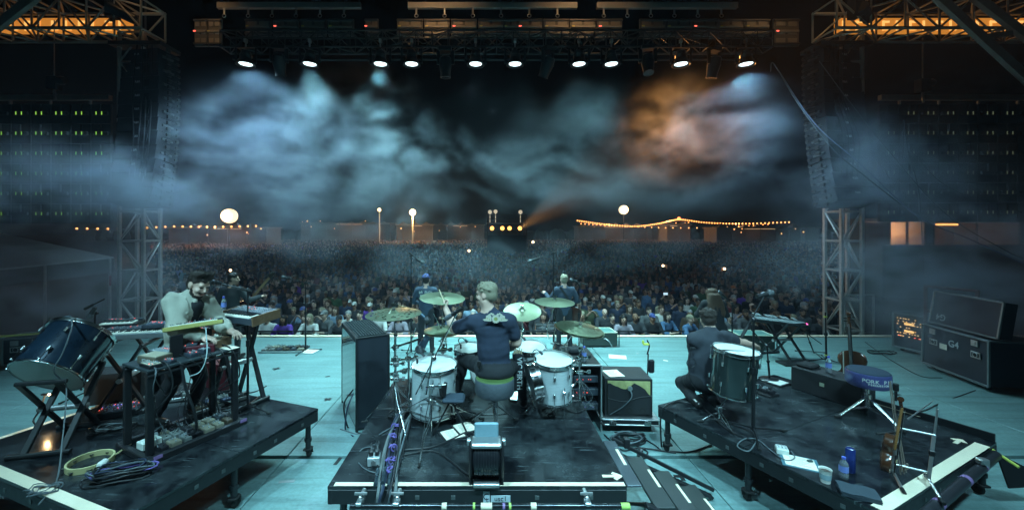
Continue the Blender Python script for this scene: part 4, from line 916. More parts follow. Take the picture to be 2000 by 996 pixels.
cym('stacked cymbal with round holes at the right end of the kit', 1132, 641, 4.72, .275, (R(5), R(7), 0), holes=True, stack=True, yaw=R(-55), slabel='chrome stand of the stacked holed cymbal at the right')
# throne
def throne(label, x, y, d, R0, h, seat, side, top=None, name='drum_throne', text=False, thick=.13, yaw=0.):
    c_ = P(x, y, d); t = thing(name, label, 'drum throne', (c_.x, c_.y, RZ)); z = c_.z - RZ
    m = MB(); m.lathe([(.001, z - thick), (R0 * .93, z - thick), (R0, z - thick * .85), (R0 * 1.0, z - thick * .15), (R0 * .97, z - .012)], 40, 0, cap=False); sd = m.build('seat_side', side, t)
    m = MB(); m.lathe([(R0 * .97, z - .012), (R0 * .90, z), (.5 * R0, z + .004), (.001, z + .003)], 40, 0, cap=False); m.build('seat_top', seat, t)
    m = MB(); m.tube((0, 0, .14), (0, 0, z - thick), .019, n=12); m.box((0, 0, z - thick - .02), (.10, .10, .03)); m.build('post', chrome, t)
    m = MB(); m.lathe([(.02, .24), (.036, .24), (.036, .30), (.02, .30)], 14, 0, closed=True); m.tube((-.07, 0, .27), (.02, 0, .27), .008, n=8); m.build('collar', chrome, t)
    for i in range(3):
        a = yaw + 2 * PI * i / 3; dd = V((math.cos(a), math.sin(a), 0)); n_ = V((-dd.y, dd.x, 0)); ft = dd * .30 + V((0, 0, .014)); m = MB()
        for sg in (-1, 1): m.path([V((0, 0, .27)) + n_ * .018 * sg, ft + n_ * .006 * sg], .008, 7); m.path([V((0, 0, .15)) + n_ * .012 * sg, V((0, 0, .27)).lerp(ft, .6) + n_ * .01 * sg], .006, 6)
        lg = m.build('leg', chrome, t); m = MB(); m.tube(ft - dd * .03 + V((0, 0, .012)), ft + dd * .03, .02, .016, n=8); m.build('rubber_foot', rubber, lg)
    return t, sd, z
throne('drum throne with green top under the drummer', 966, 734, 4.38, .215, .5, mat('green_vinyl', (.06, .105, .028), .6, bump=.1), mat('grey_quilted_side', (.07, .085, .10), .7, bump=.5, bscale=50), thick=.19, yaw=R(-85))
# stick bag
sb = thing('stick_bag', 'black stick bag with white lettering hanging beside the throne', 'bag', P(1011, 762, 4.72))
m = MB(); m.prism([(-.06, 0), (.06, .0), (.065, .42), (.03, .435), (-.06, .43)], -.03, .03, 0, TR((0, 0, 0), R(90))); m.build('pouch', carpetblk, sb)
lettering('VIC FIRTH', .085, mat('white_print', (.6, .65, .65), .6), sb, TR((.02, -.034, .20), R(90), R(90), 0) if False else (TR((.018, -.033, .21)) @ Euler((R(90), 0, 0)).to_matrix().to_4x4() @ Euler((0, 0, R(-90))).to_matrix().to_4x4()), bold=.001)
for i in range(5):
    m = MB(); m.tube((-.035 + .018 * i, .0 + .006 * (i % 2), .3), (-.045 + .024 * i, .004 * i, .49 + .012 * ((i * 3) % 4)), .008, .0065, n=7); m.build('drum_stick', mat('hickory', (.62, .48, .30), .5), sb)
# boom microphone at the drummer's left hand
def mic(label, a, b, r=.024, style='stick', mt=None):
    a, b = V(a), V(b); t = thing('microphone', label, 'microphone', a); d = (b - a); M = zframe((0, 0, 0), d); L = d.length; m = MB()
    m.lathe([(.3 * r, 0), (.75 * r, .006), (.95 * r, L * .6), (.8 * r, L * .62)], 14, 0, M); m.build('body', mt or blackm, t)
    m = MB(); m.lathe([(.8 * r, L * .62), (1.15 * r, L * .68), (1.2 * r, L * .82), (1.0 * r, L * .95), (.3 * r, L), (.001, L)], 14, 0, M, cap=False); m.build('grille', mat('mic_mesh', (.10, .11, .12), .4, .7, bump=.6, bscale=500), t); return t
def mic_stand(label, base, top, boom=None, legs=3, yaw=0., spread=.32, round_base=False, mt=blackm, r=.011, name='microphone_stand', tape=None):
    base = V(base); t = thing(name, label, 'stand', base); top = V(top) - base
    m = MB(); m.tube((0, 0, .03), top * .55, r * 1.25, n=10); m.tube(top * .55, top, r * .85, n=8); m.build('pole', mt, t)
    m = MB(); m.tube(top * .53, top * .58, r * 2, n=10); m.build('clutch', mt, t)
    if tape is not None:
        for f in tape: m = MB(); m.tube(top * f, top * (f + .025), r * 2.1, n=10); m.build('tape_band', yellowpipe, t)
    if round_base:
        m = MB(); m.lathe([(.13, 0), (.135, .01), (.12, .022), (.02, .03), (.001, .03)], 24, 0); m.build('base', mt, t)
    else:
        for i in range(legs):
            a = yaw + 2 * PI * i / legs; d = V((math.cos(a), math.sin(a), 0)); m = MB(); m.tube((0, 0, .06), d * spread + V((0, 0, .014)), .009, n=7); lg = m.build('leg', mt, t); m = MB(); m.tube(d * (spread - .03) + V((0, 0, .018)), d * (spread + .02) + V((0, 0, .012)), .013, n=8); m.build('rubber_foot', rubber, lg)
    if boom:
        a, b = V(boom[0]) - base, V(boom[1]) - base; m = MB(); m.tube(a, b, .008, n=8); bm = m.build('boom', mt, t); m = MB(); d = (b - a).normalized(); m.tube(a - d * .02, a + d * .10, .016, n=10); m.build('counterweight', rubber, bm)
        m = MB(); m.ball(top, .026, 10); m.tube(top - V((.04, 0, 0)), top + V((.04, 0, 0)), .010, n=8); m.build('boom_clutch', mt, t)
    return t
mb0 = G(842, 845, RZ); stand('chrome boom stand in front of the left floor drum', P(846, 742, 4.28), mb0, yaw=R(-92), spread=.62, leg_h=.40, name='microphone_stand', clamps=1)
m = MB(); m.tube(P(812, 770, 4.3), P(892, 612, 4.36), .008, n=8); m.tube(P(832, 770, 4.28), P(846, 690, 4.28), .011, n=8); m.ball(P(847, 700, 4.29), .03, 10)
o_ = m.build('boom', chrome, None); o_.parent = bpy.data.objects['microphone_stand']; o_.matrix_parent_inverse = Matrix.Translation(mb0).inverted()
mic('long black microphone reaching towards the drummer\'s raised hand', P(906, 600, 4.36), P(868, 624, 4.4), .024)
mic('blue-grey microphone pointing down behind the hi-hat', P(818, 608, 4.95), P(838, 628, 4.9), .035, mt=mat('blue_grey_mic', (.05, .08, .11), .35, .5))
mic('tall pale microphone beside the left floor drum', P(836, 655, 4.8), P(816, 690, 4.75), .05, mt=mat('blue_grey_mic', (.05, .08, .11), .35, .5))
# little cushioned tray with a cup and bottle
tr = thing('side_tray', 'small black cushioned tray on a stand beside the floor drum', 'tray', G(872, 838, RZ))
tz = P(880, 782, 4.3).z - RZ
m = MB(); m.box((.08, .0, tz), (.24, .2, .05), ch=.02); m.build('cushion', mat('dark_blue_cushion', (.03, .045, .065), .8, bump=.5, bscale=25), tr)
m = MB(); m.box((-.06, .05, tz + .01), (.2, .16, .02)); m.build('tray', blackp, tr)
for dx, dy in ((-.1, -.08), (.18, -.08), (.04, .12)): m = MB(); m.tube((.05, .02, tz - .02), (dx * 1.3, dy * 1.4, .01), .01, n=7); m.build('leg', blackm, tr)
def cup(label, c_, r=.045, h=.12, body=None, lid=None, sleeve=None):
    t = thing('cup', label, 'cup', c_); m = MB(); m.lathe([(.001, .002), (r * .72, .002), (r * .96, h - .004), (r, h), (r * .93, h - .002), (r * .70, .008)], 24, 0, cap=False); m.build('body', body, t)
    if lid is not None: m = MB(); m.lathe([(r * .93, h - .02), (.001, h - .02)], 24, 0, cap=False); m.build('drink', lid, t)
    if sleeve is not None: m = MB(); m.lathe([(r * .80 + .001, h * .28), (r * .90 + .001, h * .68)], 24, 0, cap=False); m.build('sleeve', sleeve, t)
    return t
whitep = mat('white_cup_paper', (.78, .76, .70), .6, var=.06)
cp_ = P(865, 772, 4.33); cup('black paper cup with pale rim beside the floor drum', cp_, .05, .13, mat('black_paper', (.015, .015, .017), .6), whitep)
def bottle(label, c_, h=.2, r=.032, tint=(.75, .82, .95), capc=(.10, .14, .55), band=(.18, .25, .6)):
    t = thing('water_bottle', label, 'bottle', c_)
    g = mat('clear_plastic', (.80, .88, .95), .06, trans=.85, ior=1.2, var=0); m = MB(); m.lathe([(.001, 0), (r * .9, 0), (r, .008), (r, h * .22), (r * .93, h * .26), (r, h * .30), (r, h * .62), (r * .85, h * .72), (r * .42, h * .84), (r * .40, h * .90)], 20, 0, cap=False); m.build('body', g, t)
    m = MB(); m.lathe([(r * .45, h * .89), (r * .45, h * .985), (r * .3, h), (.001, h)], 16, 0, cap=False); m.build('cap', mat('blue_cap', capc, .4, var=.05), t)
    m = MB(); m.lathe([(r + .0008, h * .32), (r + .0008, h * .60)], 20, 0, cap=False); m.build('label_band', mat('blue_label', band, .4, var=.2, scale=40), t)
    return t
# fan, notes, power box
fn = thing('floor_fan', 'black pivoting floor fan with a silver band and pale blue top', 'fan', G(950, 938, RZ))
for sx in (-1, 1): m = MB(); m.lathe([(.02, -.012), (.15, -.012), (.165, 0), (.15, .012), (.02, .012)], 28, 0, TR((sx * .135, 0, .21), 0, R(90), 0)); m.box((sx * .135, 0, .08), (.026, .14, .16)); m.build('side_bracket', blackp, fn)
m = MB(); m.lathe([(.13, -.115), (.145, -.10), (.145, .10), (.13, .115)], 30, 0, TR((0, 0, .21), 0, R(90), 0)); m.build('blower_drum', mat('gloss_black', (.012, .013, .016), .15), fn)
m = MB()
for k in range(9): m.torus(.1465, .003, 30, 5, 0, TR((-.09 + .0225 * k, 0, .21), 0, R(90), 0))
m.build('grille_rings', blackp, fn)['kind'] = 'stuff'
m = MB(); m.box((0, -.04, .355), (.26, .16, .045), ch=.012); m.box((-.15, -.02, .35), (.035, .05, .05)); m.box((.15, -.02, .35), (.035, .05, .05)); m.build('silver_band', steel, fn)
m = MB(); m.box((0, .02, .43), (.21, .03, .13), 0, TR((0, 0, 0), R(-22), 0, 0) if False else None, ch=.01); m.build('top_panel', mat('pale_blue_plastic', (.22, .36, .42), .25, var=.15), fn)
for yy in (-.10, .10): m = MB(); m.box((0, yy, .03), (.22, .05, .035)); m.build('foot', steel, fn)
def sheet(label, c_, w, h, rz, name='paper_sheet', cat='paper', back=None, lines=True, z=.004):
    t = thing(name, label, cat, c_, rz)
    if back is not None: m = MB(); m.box((0, 0, .002), (w * 1.22, h * 1.18, .004), ch=.001); m.build('backing', back, t)
    m = MB(); m.box((0, 0, z + .002), (w, h, .002), ch=0); m.build('sheet', paper, t)
    if lines:
        m = MB()
        for k in range(7): m.box((-.04 * w * (k % 3), h * (.36 - .11 * k), z + .0034), (w * (.62 - .1 * (k % 3)), h * .018, .0006), ch=0)
        m.build('handwriting', ink, t)['kind'] = 'stuff'
    return t
foldr = mat('black_folder', (.015, .016, .018), .6)
sheet('left of two setlist sheets clipped in the black folder behind the fan', G(884, 848, RZ), .21, .2, R(28), back=foldr)
sheet('right of two setlist sheets clipped in the black folder behind the fan', G(908, 836, RZ) + V((0, 0, .006)), .2, .2, R(28), back=foldr)
pw = thing('power_box', 'pale metal power box with black plugs on the drum riser', 'power box', G(731, 905, RZ), R(8))
m = MB(); m.box((0, 0, .04), (.11, .10, .08)); m.build('case', mat('pale_grey_metal', (.38, .42, .43), .4, .3), pw)
for k in (-1, 1): m = MB(); m.box((k * .027, .0, .105), (.035, .05, .05)); m.path(bez([(k * .027, 0, .12), (k * .03, .05, .16), (k * .02, .14, .13)], 8), .008, 6); m.build('plug', blackp, pw)
m = MB(); m.lathe([(.001, .0), (.022, 0), (.022, .014), (.001, .014)], 12, 0, TR((0, -.05, .04), R(90))); m.build('socket', steel, pw)
# cables on the drum riser
CN = [0]
def cable(label, pts, r=.006, mt=cablem, n=40, name='cable', cat='cable'):
    m = MB(); m.path(bez(pts, n), r, 7); o = m.build(name, mt); return tag(o, label, cat)
def dk(*p, z=RZ, r=.008): return [G(x, y, z) + V((0, 0, r)) for x, y in p]
bund = thing('cable_bundle', 'thick bundle of taped cables running over the near edge of the drum riser', 'cable bundle', G(770, 900, RZ))
o0 = bund.location.copy(); rb = random.Random(4)
lead = [(742, 1000, .06), (752, 960, .05), (760, 920, .03), (768, 880, .03), (776, 845, .03), (790, 812, .05), (812, 800, .1)]
def off_edge(x, y, dz):
    if y > 950: q = P(x, y, CY0 - .05); return q
    return G(x, y, RZ) + V((0, 0, dz))
for k in range(9):
    jx, jz = rb.uniform(-22, 26), rb.uniform(0, .03)
    pts = [off_edge(x + jx * (1 - .06 * i) + 5 * math.sin(k * 2 + i), y, .012 + jz) - o0 for i, (x, y, dz) in enumerate(lead)]
    m = MB(); m.path(bez(pts, 42), rb.choice([.007, .009, .011, .014]), 7); m.build('strand', rb.choice([cablem, cablem, cableg, mat('navy_cable', (.03, .04, .07), .45), mat('braided_loom', (.16, .18, .18), .6, bump=.8, bscale=150)]), bund)
for i, (x, y) in enumerate([(770, 838), (768, 858), (770, 880), (764, 905), (760, 925)]):
    m = MB(); c_ = G(x, y, RZ) - o0 + V((0, 0, .03))
    for k in range(5): a = rb.uniform(0, 6.3); m.path(bez([c_, c_ + V((.03 * math.cos(a), .03 * math.sin(a), .02)), c_ + V((.055 * math.cos(a + .8), .05 * math.sin(a + .8), .012))], 6), .005, 5)
    m.torus(.03, .006, 14, 6, 0, TR(c_, R(75), 0, R(20 * i))); m.build('cable_tie', cablev, bund)
for i, (x, y) in enumerate([(738, 935), (752, 932), (764, 938)]):
    m = MB(); a = G(x, y - 12, RZ) - o0 + V((0, 0, .03)); b_ = P(x - 5, y + 18, CY0 - .0) - o0 + V((0, 0, .03)); m.tube(a, b_, .017, n=10); m.tube(a.lerp(b_, .4), a.lerp(b_, .6), .02, n=10); m.build('connector', mat('dark_connector', (.06, .09, .11), .3, .6), bund)
cable('black cable from the bundle curving past the fan', dk((790, 880), (840, 875), (880, 860), (912, 845), (930, 850)), .010)
cable('black cable looping in front of the fan to its base', dk((788, 890), (830, 882), (855, 885), (885, 905), (915, 928), (948, 930), (982, 915)), .008)
cable('thin cable beside the power box running to the bundle', dk((735, 905), (742, 920), (752, 930), (756, 945)), .009)
cable('thin yellow-tipped cable leading off the left edge to the power box', [G(690, 890, RZ) + V((-.02, 0, -.1)), *dk((705, 880), (722, 874), (730, 878))], .005, cableg)
cable('grey cable trailing across the boom stand feet', dk((740, 850), (775, 830), (810, 815), (850, 822), (890, 818)), .006, cableg)
cable('pale looped cable on the deck left of the bundle', dk((700, 905), (715, 918), (740, 925), (760, 918)), .004, cableg)
for i, (x0, x1, yy) in enumerate([(800, 900, 806), (820, 930, 800), (760, 830, 800), (1060, 1150, 800), (880, 940, 812)]):
    cable(f'black lead lying among the drum stand feet, {nth[i]} from the front', dk(*[(x0 + (x1 - x0) * f, yy + 7 * math.sin(f * 7 + i)) for f in (0, .25, .5, .75, 1)]), .006)
# more hardware among the drums
for i, (x, y, d, lab) in enumerate(((815, 700, 4.5, 'left floor drum'), (1046, 696, 4.55, 'large right floor tom'), (1014, 668, 5.0, 'smaller right tom'), (900, 672, 4.9, 'snare drum'))):
    t = thing('clip_microphone', f'small clip microphone on the rim of the {lab}', 'microphone', P(x, y, d)); m = MB(); m.box((0, 0, -.03), (.02, .03, .05)); m.build('clip', blackp, t)
    m = MB(); m.path(bez([(0, 0, -.02), (-.03, 0, .05), (.01, 0, .08), (.05, .01, .05)], 10), .005, 6); m.build('gooseneck', blackm, t); m = MB(); m.tube((.05, .01, .055), (.08, .015, .02), .013, .016, n=10); m.build('capsule', mat('mic_mesh', (.10, .11, .12), .4, .7), t)
rkt = thing('drum_rack', 'chrome rack tube with clamps left of the floor drum', 'rack', V((P(772, 700, 4.75).x, 4.75, RZ)))
for (a, b) in (((0, 0, .0), (0, 0, .95)), ((-.05, 0, .62), (.34, .18, .60)), ((-.06, 0, .46), (.26, .22, .50)), ((.0, 0, .78), (.30, .1, .86)), ((.14, .1, .0), (.14, .1, .62))): m = MB(); m.tube(a, b, .013, n=10); m.build('tube', chrome, rkt)
for p in ((0, 0, .62), (0, 0, .46), (0, 0, .78), (.14, .09, .61), (.26, .22, .50), (.10, .05, .48), (.22, .12, .61)): m = MB(); m.box(p, (.06, .06, .06), ch=.012); m.tube(V(p) + V((-.05, -.02, 0)), V(p) + V((.05, -.02, 0)), .009, n=8); m.build('clamp', chrome, rkt)
for i, (a, b) in enumerate((((1068, 640), (1082, 600)), ((1092, 690), (1120, 650)), ((870, 660), (846, 610)), ((795, 690), (812, 640)))):
    m = MB(); m.tube(P(*a, 5.05), P(*b, 5.0), .007, n=7); m.ball(P(*a, 5.05), .018, 8); m.tube(P(*a, 5.05), P(a[0] + 3, a[1] + 22, 5.05), .009, n=7); tag(m.build('boom_arm', chrome), f'short chrome boom arm among the cymbal stands, {nth[i]} of four beside the ' + ('ride cymbal', 'right floor tom', 'hi-hat', 'holed cymbal')[i], 'boom arm')
gear_ = thing('sample_pad', 'dark electronic sample pad beside the crash cymbal stand', 'sample pad', P(1066, 641, 5.15), rot=(R(12), 0, R(-10))); m = MB(); m.box((0, 0, 0), (.27, .2, .04)); m.build('case', blackp, gear_)
for k in range(6): m = MB(); m.box((-.085 + .085 * (k % 3), -.045 + .09 * (k // 3), .024), (.07, .075, .01)); m.build('pad', mat('grey_pad', (.09, .10, .11), .7), gear_)
for i, (x, y, d) in enumerate(((880, 792, 5.2), (1005, 790, 5.2))):
    t = thing('drum_pedal', ['hi-hat pedal left of the throne', 'bass drum pedal right of the throne'][i], 'pedal', V((P(x, 0, d).x, d, RZ)), R(8 - 16 * i)); m = MB(); m.box((0, 0, .05), (.09, .28, .012), 0, TR((0, 0, 0), R(12))); m.build('footboard', steel, t); m = MB(); m.bar((-.06, .14, 0), (-.06, .14, .2), .015, .015); m.bar((.06, .14, 0), (.06, .14, .2), .015, .015); m.bar((-.06, .14, .2), (.06, .14, .2), .015, .015); m.build('frame', chrome, t)
bdm = drum('white pearl bass drum standing in front of the drummer', P(958, 720, 5.45) + V((0, .42, -.02)), .27, .42, pearl, (R(90), 0, 0), 8, 0)
# ---------------------------------------------------------------- keyboard riser
wood_e = mat('walnut', (.15, .085, .045), .45, var=.35, scale=4, stretch=(1, 8, 8)); mustard = mat('mustard_paint', (.34, .30, .09), .45)
keyw = mat('ivory_keys', (.74, .72, .62), .35, var=.04); keyb = mat('ebony_keys', (.012, .012, .013), .3); synthp = mat('dark_panel', (.035, .045, .06), .4); beige = mat('beige_panel', (.42, .38, .28), .5)
knobm = mat('knob_caps', (.30, .34, .36), .4); redled = mat('red_led', (.4, .02, .02), .4, var=0, emis=(1, .12, .08), estr=2.2); blueled = mat('blue_led', (.05, .05, .4), .4, var=0, emis=(.35, .3, 1), estr=1.6)
def knobs(parent, x0, x1, y0, y1, z, nx, ny, r=.007, name='knobs', rnd=None, mt=None):
    m = MB(); rg = random.Random(nx * 31 + ny)
    for i in range(nx):
        for j in range(ny):
            if rg.random() < .12: continue
            x = x0 + (x1 - x0) * (i + .5) / nx; y = y0 + (y1 - y0) * (j + .5) / ny; m.tube((x, y, z), (x, y, z + r * 1.8), r, r * .8, n=6)
    o = m.build(name, mt or knobm, parent); o['kind'] = 'stuff'; return o
def leds(parent, x0, x1, y0, y1, z, n, mt, seed=1, r=.004):
    m = MB(); rg = random.Random(seed)
    for i in range(n): m.box((rg.uniform(x0, x1), rg.uniform(y0, y1), z), (r * 2, r * 2, r), ch=0)
    o = m.build('indicator_leds', mt, parent); o['kind'] = 'stuff'; return o
def keyboard(label, c_, rz, L, W, Ht, nk, body, ends=None, tilt=0., panel=True, kn=(10, 2), kd=.13):
    """local x along the keys, player stands on the -y side"""
    t = thing('keyboard', label, 'keyboard', c_, rot=(tilt, 0, rz))
    m = MB(); m.box((0, W / 2, Ht / 2), (L, W, Ht)); m.build('body', body, t)
    kw = (L - .10) / nk; m = MB()
    for i in range(nk): m.box((-L / 2 + .05 + kw * (i + .5), kd / 2 + .004, Ht + .006), (kw * .93, kd, .014), ch=.002)
    m.build('white_keys', keyw, t)['kind'] = 'stuff'; m = MB()
    for i in range(nk - 1):
        if i % 7 in (2, 6): continue
        m.box((-L / 2 + .05 + kw * (i + 1), kd * .66, Ht + .018), (kw * .55, kd * .6, .012), ch=.002)
    m.build('black_keys', keyb, t)['kind'] = 'stuff'
    if panel:
        m = MB(); m.box((0, (W + kd) / 2 + .01, Ht + .012), (L - .02, W - kd - .03, .022)); m.build('control_panel', synthp, t); knobs(t, -L / 2 + .06, L / 2 - .06, kd + .03, W - .03, Ht + .023, *kn); leds(t, -L / 2 + .06, L / 2 - .06, kd + .03, W - .03, Ht + .025, 7, redled, nk)
    if ends is not None:
        for sx in (-1, 1): m = MB(); m.box((sx * (L / 2 + .012), W / 2, Ht / 2 + .01), (.022, W + .01, Ht + .035)); m.build('end_cheek', ends, t)
    return t
def xstand(label, c_, rz, w, h, spread, mt=black, name='keyboard_stand'):
    t = thing(name, label, 'stand', c_, rz)
    for sy in (-1, 1):
        for sx in (-1, 1):
            m = MB(); m.bar((sx * spread, sy * w / 2 + .03 * sx, .03), (-sx * spread * .9, sy * w / 2 + .03 * sx, h), .055, .03); m.build('leg', mt, t)
    for sx in (-1, 1):
        m = MB(); m.tube((sx * spread, -w / 2 - .10, .025), (sx * spread, w / 2 + .10, .025), .026, n=10); m.build('foot_bar', mt, t); m = MB(); m.tube((sx * spread * .9, -w / 2 - .05, h), (sx * spread * .9, w / 2 + .05, h), .022, n=10); m.build('top_bar', mt, t)
    m = MB(); m.tube((0, -w / 2 - .06, h * .5), (0, w / 2 + .06, h * .5), .03, n=12); m.build('pivot', steel, t)
    return t
# black desk frame in front of the player
NL = V((-3.19, 3.73, RZ)); RD = R(63.4)
dsk = thing('keyboard_desk', 'black steel desk frame carrying the effects boxes in front of the keyboard player', 'desk', NL, RD); TH = .857; TL, TW = .85, .49
m = MB(); m.box((TL / 2, TW / 2, TH - .012), (TL, TW, .024)); m.build('top', mat('desk_top', (.03, .04, .045), .4), dsk)
for x, y in ((.03, .03), (.03, TW - .03), (TL - .03, .03), (TL - .03, TW - .03)):
    m = MB(); m.bar((x, y, .05), (x, y, TH - .025), .06, .045); m.build('leg', black, dsk)
m = MB(); m.bar((0, .03, TH - .06), (TL, .03, TH - .06), .07, .02); m.bar((0, TW - .03, TH - .06), (TL, TW - .03, TH - .06), .07, .02); m.build('apron', black, dsk)
for y in (.0, .6): m = MB(); m.bar((-.02, y - .05, .03), (TL + .05, y - .05, .03), .06, .06); m.build('base_rail', black, dsk)
for x in (0, TL): m = MB(); m.bar((x, -.02, .03), (x, .52, .03), .055, .055); m.build('base_end', black, dsk)
for x, y in ((.05, -.08), (TL, -.082)): m = MB(); m.box((x, y + .001, .05), (.07, .006, .03), ch=0); m.build('tape_mark', violettape, dsk)
for x in (.34, .62): m = MB(); m.bar((x, TW * .45, TH), (x, TW * .45, TH + .23), .12, .02, up=(0, 1, 0)); m.build('upright', blackp, dsk)
def on_desk(x, y, z=0.): return NL + V((x * math.cos(RD) - y * math.sin(RD), x * math.sin(RD) + y * math.cos(RD), TH + z))
def gear(label, c_, rz, sz, mt, top=None, kn=None, led=None, name='effects_box', cat='effects box', text=None, tilt=0.):
    t = thing(name, label, cat, c_, rot=(tilt, 0, rz)); m = MB(); m.box((0, 0, sz[2] / 2), sz); m.build('case', mt, t)
    if top is not None: m = MB(); m.box((0, 0, sz[2] + .002), (sz[0] * .9, sz[1] * .86, .005), ch=.001); m.build('panel', top, t)
    if kn: knobs(t, -sz[0] * .42, sz[0] * .42, -sz[1] * .4, sz[1] * .4, sz[2] + .004, *kn, r=.006)
    if led: leds(t, -sz[0] * .42, sz[0] * .42, -sz[1] * .4, sz[1] * .4, sz[2] + .006, led, redled, int(sz[0] * 1000))
    if text: lettering(text, sz[2] * .5, mat('white_print', (.6, .65, .65), .6), t, TR((0, -sz[1] / 2 - .001, sz[2] / 2), R(90)), ext=.0006)
    return t
gear('brown effects box with pale top on the left of the desk', on_desk(.17, .25), RD - R(90) + R(12), (.24, .17, .075), mat('brown_case', (.12, .10, .07), .5), beige, text='ETHER')
gear('dark mixer box with red lights on the desk behind the brown box', on_desk(.30, .36), RD - R(90), (.28, .18, .07), synthp, mat('grey_panel', (.25, .29, .3), .5), (7, 3), 6)
gear('row of tiny pedals on the near corner of the desk', on_desk(.08, .12), RD - R(90), (.2, .11, .035), blackp, beige, (6, 3), 3, name='pedal_row')
gear('sand-coloured wooden synthesizer under the player\'s right hand', on_desk(.72, .30), RD - R(70), (.30, .26, .09), wood_e, beige, (3, 2), 0, name='synthesizer', cat='synthesizer')
sheet('pale setlist lying on the right end of the desk', on_desk(.78, .07), .12, .2, RD, lines=False)
ys_ = keyboard('mustard yellow synthesizer raised on two black uprights', on_desk(.50, .2, .235), RD + R(180) - R(30), .52, .17, .045, 25, mustard, tilt=R(-10), kn=(9, 2), kd=.09); ys_.location = P(378, 640, 4.22); ys_.rotation_euler = (R(-12), R(-4), R(30))
# red-bodied keyboard beyond the desk and the wooden synth on the right
keyboard('dark red stage keyboard under the player\'s hands', P(446, 668, 4.72) - V((.1, 0, 0)), R(118), .9, .26, .09, 36, mat('dark_red_case', (.08, .012, .018), .35), None, kn=(8, 2))
kr = keyboard('wooden-cheeked synthesizer with panel of knobs right of the player', P(462, 636, 4.9), R(68) - R(90) + R(5), .62, .36, .08, 36, synthp, wood_e, tilt=R(7), kn=(16, 6))
kr.rotation_euler = (R(6), 0, R(-24)); kr.location = P(458, 632, 4.75)
xstand('black crossed stand under the wooden-cheeked synthesizer', V((P(462, 700, 4.95).x, 4.98, RZ)), R(-24), .34, P(458, 632, 4.75).z - RZ - .03, .2)
# two keyboards on the left behind the player
k1 = keyboard('long lower keyboard with silver edge left of the player', P(268, 662, 4.95), R(10), .88, .30, .07, 36, mat('silver_case', (.30, .34, .36), .35, .6), None, kn=(10, 3)); k1.rotation_euler = (R(4), 0, R(14))
k2 = keyboard('small upper keyboard above the long silver-edged one', P(226, 641, 5.15), R(10), .46, .2, .05, 25, blackp, None, kn=(9, 2)); k2.rotation_euler = (R(5), 0, R(14))
gear('blue-lit sequencer at the right end of the long lower keyboard', P(308, 638, 5.15), R(14), (.26, .2, .05), synthp, mat('blue_panel', (.06, .09, .14), .4), (8, 4), 9, name='sequencer', cat='sequencer')
xstand('black stand under the long lower keyboard', V((P(262, 700, 5.0).x, 5.05, RZ)), R(14), .62, P(268, 664, 4.95).z - RZ - .02, .24)
# effects on the floor of the riser
def pedals(label, c_, rz, w, h, n, seed, base=True):
    t = thing('pedalboard', label, 'pedalboard', c_, rz); rg = random.Random(seed)
    m = MB(); m.box((0, 0, .012), (w, h, .024)); m.build('board', blackp, t)
    if base:
        m = MB()
        for sy in (-1, 1): m.box((0, sy * h / 2, .03), (w + .02, .014, .04))
        m.build('rim', steel, t)
    rows = 2 if h > .25 else 1; per = n // rows
    for j in range(rows):
        x = -w / 2 + .03
        for i in range(per):
            pw_ = w / per * rg.uniform(.62, .9); px = -w / 2 + w * (i + .5) / per; py = (j - (rows - 1) / 2) * h * .46; ph = min(.12, h * .4)
            cc = rg.choice([(.18, .20, .19), (.04, .05, .06), (.05, .07, .13), (.26, .24, .18), (.02, .02, .025), (.08, .06, .04), (.03, .03, .035)])
            m = MB(); m.box((px, py, .024 + .025), (pw_, ph, .05)); pd = m.build('pedal', mat('pedal_%d_%d_%d' % tuple(int(v * 100) for v in cc), cc, .4, .2), t)
            m = MB()
            for k in range(3): m.tube((px + pw_ * (k - 1) * .28, py + ph * .25, .074), (px + pw_ * (k - 1) * .28, py + ph * .25, .09), .007, n=6)
            m.tube((px, py - ph * .28, .074), (px, py - ph * .28, .084), .009, n=8); m.build('knobs', chrome if rg.random() < .5 else knobm, pd)['kind'] = 'stuff'
    for k in range(5): 
        x0 = rg.uniform(-w / 2, w / 2); m = MB(); m.path(bez([(x0, h * .2, .08), (x0 + rg.uniform(-.05, .1), 0, .14), (x0 + rg.uniform(-.1, .1), -h * .25, .075)], 9), .004, 5); m.build('patch_cable', cablem if k % 2 else cableg, t)
    return t
pb = on_desk(.46, .17); pb.z = RZ; pedals('crowded pedalboard in the tray under the keyboard desk', pb, RD, .72, .38, 14, 3)
pb = on_desk(.1, .2); pb.z = RZ + .06; gear('white power supply with yellow plugs in the desk tray', pb, RD - R(90), (.12, .16, .07), mat('white_plastic', (.62, .66, .6), .4), None, (3, 1), 0, name='power_supply', cat='power supply')
mx_ = thing('audio_mixer', 'small audio mixer with colourful knobs on the riser floor', 'mixer', G(236, 806, RZ), R(24))
m = MB(); m.box((0, 0, .04), (.42, .30, .06)); m.build('case', blackp, mx_); m = MB(); m.box((0, .0, .074), (.40, .28, .008)); m.build('panel', mat('mixer_panel', (.05, .06, .08), .4), mx_)
for k, (mm, y) in enumerate(((knobm, -.09), (mat('red_knob', (.5, .05, .05), .4), -.05), (knobm, -.01), (mat('blue_knob', (.10, .12, .5), .4), .03), (mat('yellow_knob', (.5, .45, .1), .4), .07), (knobm, .11))): knobs(mx_, -.19, .19, y - .015, y + .015, .078, 12, 1, name='knobs', mt=mm)
leds(mx_, -.18, .18, -.1, .1, .084, 10, redled, 5); leds(mx_, -.18, .18, -.1, .1, .084, 6, blueled, 6)
pedals('long pedalboard with violet labels behind the player\'s feet', G(318, 782, RZ), R(20), .62, .22, 6, 8)
